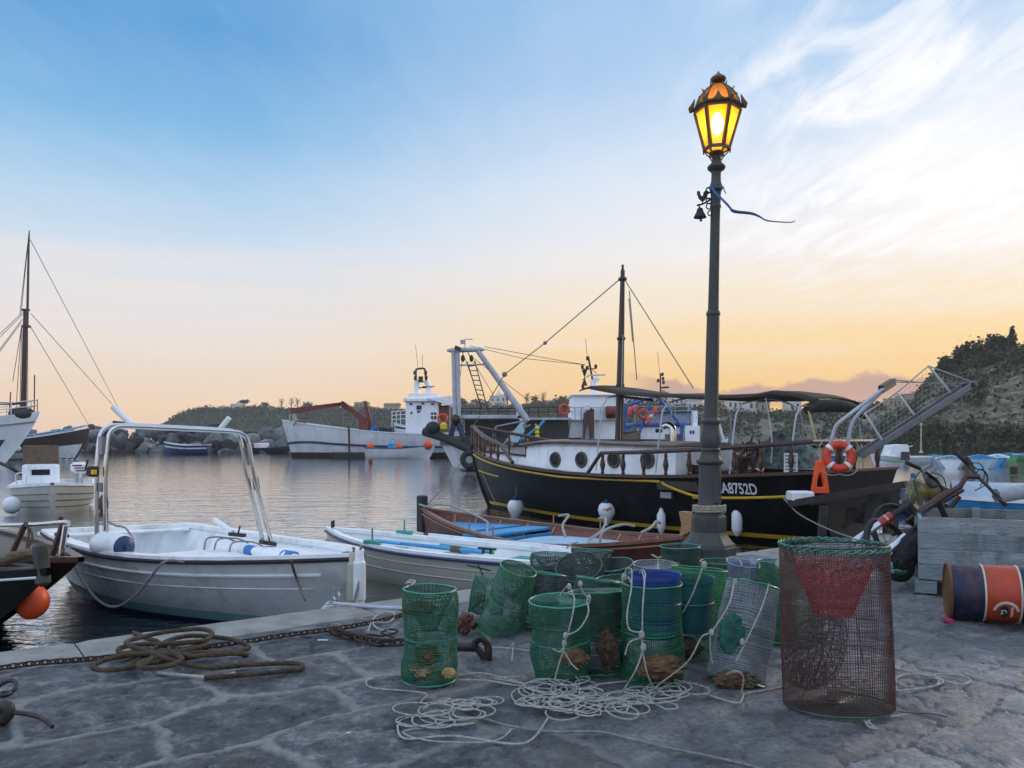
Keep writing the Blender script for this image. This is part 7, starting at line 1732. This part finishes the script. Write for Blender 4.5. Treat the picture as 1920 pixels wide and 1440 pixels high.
# brown hawser coil
way = [(230,1245),(300,1228),(380,1230),(420,1240),(340,1255),(260,1260),(220,1250),(330,1235),(410,1225),(360,1215),(290,1225)]
p = meander(way, 6.5, .10, .32, 300, 5, z0=.018, zr=.11, squash=.9)
hd = cat_rom([PZ(250,1186,.02),PZ(275,1196,.02),PZ(298,1210,.03),p[0]],6)[:-1]
tl = cat_rom([p[-1],PZ(370,1250,.03),PZ(470,1246,.018),PZ(545,1243,.018),PZ(568,1250,.018),PZ(540,1258,.018),PZ(450,1266,.018),PZ(380,1272,.018)],6)[1:]
single(laid(hd+p+tl, .0145, .05), 'hawser', mat('brown_hawser_fibre', (.085,.056,.03), .9, var=.5, scale=14, bump=1, bscale=150), 'thick brown hawser lying in loose coils on the kerb', 'rope')
grope([(295,1262),(340,1266),(400,1270),(440,1262)], .010, M_ropew, 'pale rope strand under the brown hawser coils')
lump(590,1250,5.02,.05,'frayed brown rope clump beside the brown hawser',12, M_ropet, (1.6,1,.6)).name = 'rope_clump'
def chain(px_pts, pitch, wr, label, zs=.02, m_=M_rust, lift=None):
    pth = cat_rom([PZ(x,y,zs if lift is None else lift[i]) for i,(x,y) in enumerate(px_pts)],12); pth = [Vector(q) for q in pth]
    mb = MB(); acc = 0; i = 0; k = 0; cur = pth[0]; idx = 0
    seg = [(pth[j+1]-pth[j]).length for j in range(len(pth)-1)]; tot = sum(seg); s = 0
    cum = np.concatenate([[0],np.cumsum(seg)]); arr = np.array([tuple(q) for q in pth])
    while s < tot-pitch:
        a = Vector([np.interp(s,cum,arr[:,c]) for c in range(3)]); b = Vector([np.interp(s+pitch*1.0,cum,arr[:,c]) for c in range(3)])
        x = (b-a).normalized(); y = Vector((0,0,1)).cross(x).normalized(); z = x.cross(y)
        ang = radians(90*(k%2)+25); u_ = y*cos(ang)+z*sin(ang); c = (a+b)/2; hl = pitch*.74; hw = pitch*.38
        lk = []
        for j in range(14):
            th = 2*pi*j/14; lk.append(c+x*(hl*cos(th)*(1 if abs(cos(th))<.8 else .98))+u_*(hw*(sin(th)*1.15 if abs(sin(th))<.87 else (1 if sin(th)>0 else -1))))
        mb.tube(lk, wr, 6, closed=True); s += pitch; k += 1
    return single(mb, 'chain', m_, label, 'chain')
chain([(-30,1257),(60,1244),(150,1237),(250,1228),(350,1217),(450,1204),(540,1190),(612,1181),(625,1178)], .042, .0062, 'rusty chain lying along the inner side of the kerb, left part')
chain([(628,1178),(660,1174),(700,1166),(730,1160),(760,1152),(790,1146)], .042, .0062, 'rusty chain running on behind the lone trap towards the water')
chain([(628,1182),(655,1192),(690,1200),(720,1206),(752,1204),(780,1200)], .075, .0105, 'heavier rusty chain curving right to the lone trap')
lump(630,1182,5.75,.055,'rusty shackle lump where the chains join',13, M_rust, (1,.8,.6)).name = 'shackle'
single(MB().tube(cat_rom([PZ(668,1196,.012),PZ(690,1190,.03),PZ(720,1192,.03),PZ(745,1184,.03),PZ(735,1180,.02),PZ(715,1186,.03),PZ(740,1198,.02),PZ(700,1206,.012),PZ(675,1202,.012),PZ(690,1192,.03)],6), .008, 6), 'wire_strop', M_rubber, 'black wire strop tangled with the heavy chain', 'rope')
grope([(690,1185),(700,1160),(720,1148),(740,1152),(730,1166),(700,1168),(712,1180),(745,1186)], .007, M_ropew, 'white cord looping over the chain left of the lone trap', z=.02)
mb = MB(); mb.tube(cat_rom([PZ(625,1131,.02),PZ(655,1134,.012),PZ(700,1138,.012),PZ(760,1141,.012)],5), [.016]*16, 8); single(mb, 'strap', mat('pale_violet_webbing', (.42,.42,.48), .85, var=.15), 'pale folded strap lying across the kerb', 'strap')
# iron mooring hook between the traps
IH = thing('mooring_hook', 'heavy dark iron mooring bar with an eye bent down, right of the lone trap', 'mooring hook', PZ(905,1235))
d_h = PZ(905,1235).y
MB().tube([P(850,1212,d_h+.1),P(890,1213,d_h+.03)], .032, 12).build('bar', M_dark, IH, world=True)
MB().tube(cat_rom([P(888,1214,d_h),P(892,1203,d_h),P(903,1197,d_h-.02),P(913,1206,d_h-.02),P(916,1225,d_h-.02),P(913,1240,d_h),P(903,1226,d_h),P(894,1214,d_h)],6), .024, 10).build('eye', M_dark, IH, world=True)
for k, (x, y, r_) in enumerate(((864,1168,.05),(874,1160,.05),(883,1170,.045),(870,1178,.045),(858,1176,.04))):
    lump(x, y, 5.75, r_, ('red-brown net floats, left one of the cluster behind the hook','red-brown net float, topmost of the cluster behind the hook','red-brown net float, rightmost of the cluster behind the hook','red-brown net float, lowest of the cluster behind the hook','small red-brown net float at the left edge of the cluster')[k], 20+k, M_redwood, (1,1,.9)).name = 'net_float'
# iron ring bolt at the lower left
CL = thing('mooring_cleat', 'black iron mooring horn at the left edge of the paving', 'mooring cleat', PZ(20,1352))
dc = PZ(20,1352).y
MB().tube(cat_rom([P(-30,1350,dc),P(5,1348,dc),P(14,1338,dc),P(14,1328,dc),P(6,1325,dc),P(-10,1330,dc)],6), .032, 12).build('horn', M_dark, CL, world=True)
MB().tube(cat_rom([P(20,1336,dc),P(40,1337,dc),P(70,1343,dc),P(88,1352,dc-.05),P(98,1363,dc-.1)],6), [.012]*10+[.013]*10+[.010]*5, 10).build('arm', M_dark, CL, world=True)
single(MB().torus(PZ(12,1290,.025),.05,.012,18,8,Matrix.Rotation(.6,3,'X')).torus(PZ(8,1300,.02),.03,.008,16,6), 'ring_bolt', M_dark, 'dark iron ring bolt set in the paving at the left edge', 'ring bolt')
CGm = thing('cigarette_end', 'cigarette end lying on the paving in front of the traps', 'cigarette end', PZ(656,1374))
a, b = PZ(650,1375,.005), PZ(664,1372,.005)
MB().tube([a, a.lerp(b,.45)], .0045, 8).build('paper', M_white2, CGm, world=True); MB().tube([a.lerp(b,.451), b], .0046, 8).build('filter', M_ltwood, CGm, world=True)
single(MB().box(PZ(605,1200,.004),(.07,.015,.004)), 'paper_scrap', M_white2, 'tiny white paper scrap on the paving by the chains', 'litter')
# ================================================================ crate, drum, bicycles
M_plank = mat('weathered_blue_grey_plank', (.20,.235,.245), .8, var=.22, scale=4, stretch=(1.2,1.2,5), bump=.7, bscale=18, grime=((.045,.04,.035), .7, 4))
PLK = [M_plank, mat('paler_weathered_plank', (.26,.28,.28), .8, var=.25, scale=4, stretch=(1.2,1.2,5), bump=.7, bscale=18, grime=((.06,.05,.045), .7, 5)), mat('browner_weathered_plank', (.17,.175,.165), .8, var=.25, scale=4, stretch=(1.2,1.2,5), bump=.7, bscale=18, grime=((.05,.04,.035), .8, 5))]
cA = PZ(1722,1112); fdir = Vector((.93,-.37,0)).normalized(); ldir = Vector((.42,.907,0)).normalized(); uC = cA.y/F
CRT = thing('wooden_crate', 'large weathered wooden crate of wide planks on short legs at the right', 'crate', cA, atan2(fdir.y,fdir.x))
Wc, Dc = 2.2, 1.15; zb_, zt_ = ZA(1086,cA.y), ZA(969,cA.y); nP = 4; hp = (zt_-zb_)/nP
la = ldir.dot(fdir); lb_ = ldir.dot(Vector((-fdir.y,fdir.x,0)))
def cpt(x, y, z): return Vector((x+la*y, lb_*y, z))
def plank(name, p0, p1, z0, z1, th, side, par):
    """a plank from (x,y) p0 to p1, upright, between z0 and z1"""
    a, b = cpt(p0[0],p0[1],0), cpt(p1[0],p1[1],0); n = 26; d = (b-a); nrm = Vector((d.y,-d.x,0)).normalized(); g = []
    sd = random.random()*50
    for i in range(n+1):
        k = i/n; q = a.lerp(b,k); w0 = .005*(float(fbm(k*9,sd,0.))-.5)*2; w1 = .005*(float(fbm(k*9,sd,9.))-.5)*2; o = .006*(float(fbm(k*4,sd,4.))-.5)
        g.append([q+nrm*o+Vector((0,0,z0+w0)), q+nrm*o+Vector((0,0,z1+w1)), q+nrm*(o-th)+Vector((0,0,z1+w1)), q+nrm*(o-th)+Vector((0,0,z0+w0))])
    mb = MB(); mb.grid(g, cv=True); mb.add(g[0],[(0,1,2,3)]); mb.add(g[-1],[(3,2,1,0)]); return mb.build(name, random.choice(PLK), par, smooth=False)
for k in range(nP):
    z0, z1 = zb_+hp*k+.003, zb_+hp*(k+1)-.003
    plank('front_plank',(0,0),(Wc,0),z0,z1,.03,0,CRT); plank('side_plank',(0,Dc),(0,.032),z0,z1,.03,0,CRT); plank('back_plank',(Wc,Dc),(0.03,Dc),z0,z1,.03,0,CRT); plank('side_plank',(Wc,.03),(Wc,Dc),z0,z1,.03,0,CRT)
for (x, y) in ((.06,.07),(.75,.07),(1.5,.07),(.06,Dc-.07),(.75,Dc-.07),(1.5,Dc-.07)):
    c = cpt(x,y,0); mb = MB(); mb.box((c.x,c.y,zb_/2-.004),(.17,.12,zb_-.008)); mb.build('foot_block', M_plank, CRT, smooth=False)
mb = MB(); a = cpt(.04,.05,0); 
mb.add([cpt(.03,.03,zb_+.02),cpt(Wc-.03,.03,zb_+.02),cpt(Wc-.03,Dc-.03,zb_+.02),cpt(.03,Dc-.03,zb_+.02)],[(0,1,2,3)]); mb.build('floor_board', M_plank, CRT, smooth=False)
for (x, y) in ((.55,Dc-.06),(1.3,Dc-.06)): c = cpt(x,y,0); mb = MB(); mb.box((c.x,c.y,(zb_+zt_)/2+.01),(.07,.05,zt_-zb_)); mb.build('corner_batten', M_plank, CRT, smooth=False)
# oil drum
dA = PZ(1792,1166); rD = 104/F*dA.y/2*1.0; cD = Vector((dA.x-.02, dA.y+rD*.55, rD+.004)); axd = Vector((.93,-.36,0.01)).normalized()
OD = thing('oil_drum', 'rusty navy oil drum with an orange band lying on its side by the crate', 'drum', (cD.x,cD.y,0))
Rd = axd.to_track_quat('Z','Y').to_matrix()
M_dnavy = mat('worn_navy_drum_paint', (.008,.010,.038), .5, .2, var=.4, scale=6, grime=(RUST, .85, 5)); M_dor = mat('worn_orange_drum_paint', (.40,.042,.012), .5, .1, var=.15, scale=6, grime=((.10,.03,.015), .6, 6)); M_drust = mat('drum_rust', (.15,.065,.025), .8, .1, var=.45, scale=9, bump=.5, bscale=30)
Ld = .80; b0, b1 = .245, .475
MB().lathe([(rD*.985,.03),(rD,.05),(rD,.075),(rD*1.0,b0)],44,cD,Rd).build('lower_body', M_dnavy, OD, world=True)
MB().lathe([(rD,b1),(rD,.5),(rD*1.02,.515),(rD,.53),(rD,Ld-.05),(rD*.985,Ld-.03)],44,cD,Rd).build('upper_body', M_dnavy, OD, world=True)
ob = MB(); g = [[tuple(Rd @ Vector((rD*1.003*cos(a),rD*1.003*sin(a),z))+cD) for a in np.linspace(0,2*pi,45)[:-1]] for z in (b0,b0+.1,b1)]; ob.grid(g, cv=True, flip=True); OBD = ob.build('orange_band', M_dor, OD, world=True)
for z in (b0,b1): MB().tube([Rd @ Vector((rD*1.004*cos(a),rD*1.004*sin(a),z))+cD for a in np.linspace(0,2*pi,45)[:-1]], .007, 6, closed=True).build('white_edge', mat('cream_edge_paint', (.55,.50,.40), .5, var=.2), OD, world=True)
MB().lathe([(rD*.93,.02),(rD*.90,.035),(.001,.036)],40,cD,Rd).build('drum_end', M_drust, OD, world=True)
for z in (.02,Ld-.02): MB().tube([Rd @ Vector((rD*1.0*cos(a),rD*1.0*sin(a),z))+cD for a in np.linspace(0,2*pi,45)[:-1]], .013, 8, closed=True).build('chime', M_drust, OD, world=True)
# round emblem on the band, wrapped on the drum
import itertools
front = min((math.atan2((Rd.inverted() @ Vector((0,-1,-.28))).y, (Rd.inverted() @ Vector((0,-1,-.28))).x),))
def ond(s, z, o): a = front+s/rD; return Rd @ Vector((rD*(1.003+o)*cos(a), rD*(1.003+o)*sin(a), z))+cD
ez = (b0+b1)/2+.015; M_cr = MATS['cream_edge_paint']
sg = 1 if (ond(.05,ez,0)-ond(-.05,ez,0)).z > 0 else -1
es = -sg*.045
def ell(r0, r1, a0, a1, n=20): return [[ond(es+sg*r*sin(a), ez+r*cos(a), .006) for r in (r0,r1)] for a in np.linspace(a0,a1,n)]
mb = MB(); mb.grid(ell(.068,.088,.15,pi-.15)); mb.build('emblem_arc', M_cr, OBD, world=True, smooth=False)
mb = MB(); mb.grid([[ond(es+sg*r*sin(a), ez-.012+.55*r*cos(a), .005) for r in (.0,.03,.055)] for a in np.linspace(0,2*pi,24)]); mb.build('emblem_oval', M_rubber, OBD, world=True, smooth=False)
mb = MB(); mb.grid([[ond(es+sg*(r*sin(a)), ez-.012+.8*r*cos(a), .009) for r in (.012,.022)] for a in np.linspace(-.6,4.6,18)]); mb.grid([[ond(es+sg*y, ez-.012+x, .009) for x in (-.022,-.013)] for y in (-.03,0,.02)]); mb.build('emblem_letter', M_cr, OBD, world=True, smooth=False)
mb = MB(); mb.grid([[ond(es+sg*y, ez+x, .005) for x in (.030,.045)] for y in (-.045,0,.045)]); mb.build('emblem_stripe', M_cr, OBD, world=True, smooth=False)
lump(1777,1164,5.95,.035,'crumpled magenta rag on the paving at the end of the drum',40, mat('magenta_rag', (.35,.02,.07), .8, var=.3), (1.2,1,.6)).name = 'rag'
# bicycles leaning behind the crate
M_tyre = M_rubber; M_frm = mat('dark_brown_bike_frame', (.055,.028,.026), .4, .3, var=.25, scale=10); M_silver = mat('silver_fork_tube', (.52,.54,.60), .25, .7, var=.08); M_bred = mat('red_bike_paint', (.32,.02,.03), .35, var=.15); M_sad = mat('worn_saddle', (.05,.048,.042), .55, var=.4, scale=14); M_ysad = mat('yellow_torn_saddle', (.16,.125,.02), .6, var=.7, scale=14)
def wheel(par, c, R, nrm, name='wheel'):
    Q = Vector(nrm).to_track_quat('Z','Y').to_matrix(); t = MB().torus(c, R, .024, 40, 8, Q).build(name, M_tyre, par, world=True)
    MB().torus(c, R-.035, .010, 40, 6, Q).build('rim', M_dark, t, world=True)
    sp = MB()
    for k in range(14):
        a = k*2*pi/14; sp.tube([Vector(c)+Q @ Vector((.02*cos(a+.4),.02*sin(a+.4),.02*(-1)**k)), Vector(c)+Q @ Vector(((R-.03)*cos(a),(R-.03)*sin(a),0))], .0022, 4)
    sp.build('spokes', M_dark, t, world=True); MB().tube([Vector(c)-Q @ Vector((0,0,.05)), Vector(c)+Q @ Vector((0,0,.05))], .02, 10).build('hub', M_dark, t, world=True)
    return t
def saddle(par, c, fwd, up, m_, name='saddle', L=.27, W_=.15):
    fwd = Vector(fwd).normalized(); up = Vector(up).normalized(); sd = up.cross(fwd).normalized(); up = fwd.cross(sd); g = []
    for i in range(15):
        k = i/14; x = L*(k-.45); w = W_/2*(1-sstep(.25,.65,k)*.72)*(1 if k > .08 else .7+3.7*k); th = .055-.02*k
        g.append([Vector(c)+fwd*x+sd*(w*cos(a))+up*(th*max(sin(a),-.45)*.9+.012*(k-.4)**2*8) for a in np.linspace(0,2*pi,15)[:-1]])
    mb = MB(); mb.grid(g, cv=True); mb.add(g[0],[tuple(range(14))]); mb.add(g[-1],[tuple(range(13,-1,-1))]); return mb.build(name, m_, par, world=True)
def btube(par, name, pts, r, m_, n=10): return MB().tube(pts, r, n).build(name, m_, par, world=True)
D1 = 7.75
K1 = thing('bicycle', 'mountain bicycle with white suspension fork tipped over behind the wooden crate', 'bicycle', PZ(1690,1075,0), group='bicycles behind the crate')
cr1, cr2 = P(1672,972,D1-.1), P(1716,1000,D1-.25)
F_ = btube(K1, 'fork', [P(1598,1018,D1-.05), P(1652,980,D1-.08)], .034, M_silver)
btube(K1, 'fork', [P(1640,1052,D1-.3), P(1698,1004,D1-.28)], .034, M_silver)
btube(F_, 'fork_cuff', [P(1650,982,D1-.08), P(1672,967,D1-.09)], .047, M_bred)
btube(F_, 'gold_ring', [P(1660,975,D1-.085), P(1663,973,D1-.085)], .049, mat('gold_ring', (.5,.34,.08), .3, .8))
btube(K1, 'fork_leg_upper', [P(1670,968,D1-.09), P(1712,942,D1-.06)], .030, M_rubber); btube(K1, 'fork_leg_upper', [P(1696,1005,D1-.28), P(1735,978,D1-.22)], .030, M_rubber)
MB().bar(P(1708,944,D1-.06), P(1738,978,D1-.2), .07, .05).build('fork_crown', M_dark, K1, world=True)
wheel(K1, P(1668,1030,D1-.12), .30, Vector((.45,-.75,.45)), 'front_wheel')
btube(K1, 'head_tube', [P(1722,962,D1-.12), P(1776,925,D1-.1)], .036, M_frm)
btube(K1, 'stem', [P(1776,926,D1-.1), P(1800,912,D1-.1), P(1812,893,D1-.1), P(1836,894,D1-.12)], .026, M_frm)
btube(K1, 'handlebar', cat_rom([P(1792,849,D1+.05),P(1816,872,D1),P(1832,892,D1-.1),P(1852,912,D1-.2),P(1886,948,D1-.3)],5), .016, M_dark)
btube(K1, 'grip', [P(1790,847,D1+.05), P(1812,868,D1)], .020, M_rubber); btube(K1, 'grip', [P(1866,926,D1-.25), P(1887,949,D1-.3)], .020, M_rubber)
MB().bar(P(1808,858,D1), P(1820,872,D1), .05, .04).build('brake_lever', M_dark, K1, world=True)
btube(K1, 'brake_lever', cat_rom([P(1860,930,D1-.3),P(1876,938,D1-.34),P(1890,946,D1-.36)],4), .008, M_dark)
for a in (((1815,868),(1838,870),(1846,890),(1838,912)),((1852,908),(1850,888),(1836,880),(1826,900)),((1822,878),(1846,884),(1850,906),(1828,920))): btube(K1, 'cable', cat_rom([P(x,y,D1-.1) for x,y in a],5), .005, M_rubber, 6)
btube(K1, 'top_tube', [P(1776,928,D1-.1), P(1700,978,D1+.45)], .024, M_frm); btube(K1, 'down_tube', [P(1760,940,D1-.1), P(1790,1010,D1+.5)], .030, M_frm)
btube(K1, 'seat_tube', [P(1700,976,D1+.45), P(1780,1020,D1+.5)], .024, M_frm); btube(K1, 'crank_arm', [P(1788,1012,D1+.45),P(1750,1040,D1+.35)], .018, M_dark)
wheel(K1, P(1728,1040,D1+.65), .30, Vector((.5,-.6,.6)), 'rear_wheel')
saddle(K1, P(1702,950,D1+.2), (.5,.2,-.62), (.55,-.5,.6), M_sad)
D2 = 8.2
K2 = thing('bicycle', 'second bicycle with torn black and yellow saddle, standing behind the tipped one', 'bicycle', PZ(1740,1058,0), group='bicycles behind the crate')
saddle(K2, P(1752,908,D2), (.62,.1,-.42), (.45,-.55,.62), M_sad, L=.33, W_=.20)
MB().ball(P(1744,920,D2+.02),(.11,.08,.09)).build('saddle_padding', M_ysad, K2, world=True)
btube(K2, 'seat_post', [P(1752,916,D2+.02), P(1728,966,D2+.05)], .020, M_frm)
btube(K2, 'top_tube', [P(1730,962,D2+.05), P(1806,918,D2-.05)], .022, M_frm); btube(K2, 'down_tube', [P(1735,1010,D2+.1), P(1800,930,D2-.05)], .024, M_frm); btube(K2, 'seat_tube', [P(1730,960,D2+.05), P(1735,1012,D2+.1)], .022, M_frm)
btube(K2, 'handlebar', cat_rom([P(1702,868,D2-.2),P(1728,880,D2-.15),P(1746,892,D2-.1),P(1752,896,D2-.05)],5), .016, M_dark)
btube(K2, 'grip', [P(1700,867,D2-.2), P(1724,878,D2-.16)], .021, M_rubber)
MB().bar(P(1728,884,D2-.2), P(1746,872,D2-.2), .05, .035).build('brake_lever', M_alu, K2, world=True)
for a in (((1726,884),(1720,890),(1714,905),(1722,930)),((1746,886),(1762,890),(1770,898),(1774,912))): btube(K2, 'cable', cat_rom([P(x,y,D2-.1) for x,y in a],5), .005, M_rubber, 6)
btube(K2, 'frame_stay', [P(1752,896,D2-.05), P(1768,920,D2), P(1790,932,D2-.02)], .020, M_frm)
wheel(K2, P(1770,1000,D2+.15), .31, Vector((.3,-.9,.25)), 'rear_wheel'); wheel(K2, P(1680,1000,D2+.35), .31, Vector((.35,-.85,.3)), 'front_wheel')
single(MB().box(P(1716,928,8.6),(.20,.12,.34), Matrix.Rotation(.35,3,'Y'), bev=.03), 'jerrycan', mat('pale_yellow_can', (.15,.14,.07), .6, var=.5, scale=9), 'pale yellow can standing behind the bicycle saddles', 'can')
single(MB().tube(cat_rom([PZ(1665,1068,.01),PZ(1680,1062,.05),PZ(1700,1066,.04),PZ(1690,1074,.01),PZ(1672,1072,.03)],6), .03, 8), 'net_scrap', N_rimteal, 'scrap of turquoise net on the paving behind the crate foot', 'net scrap')
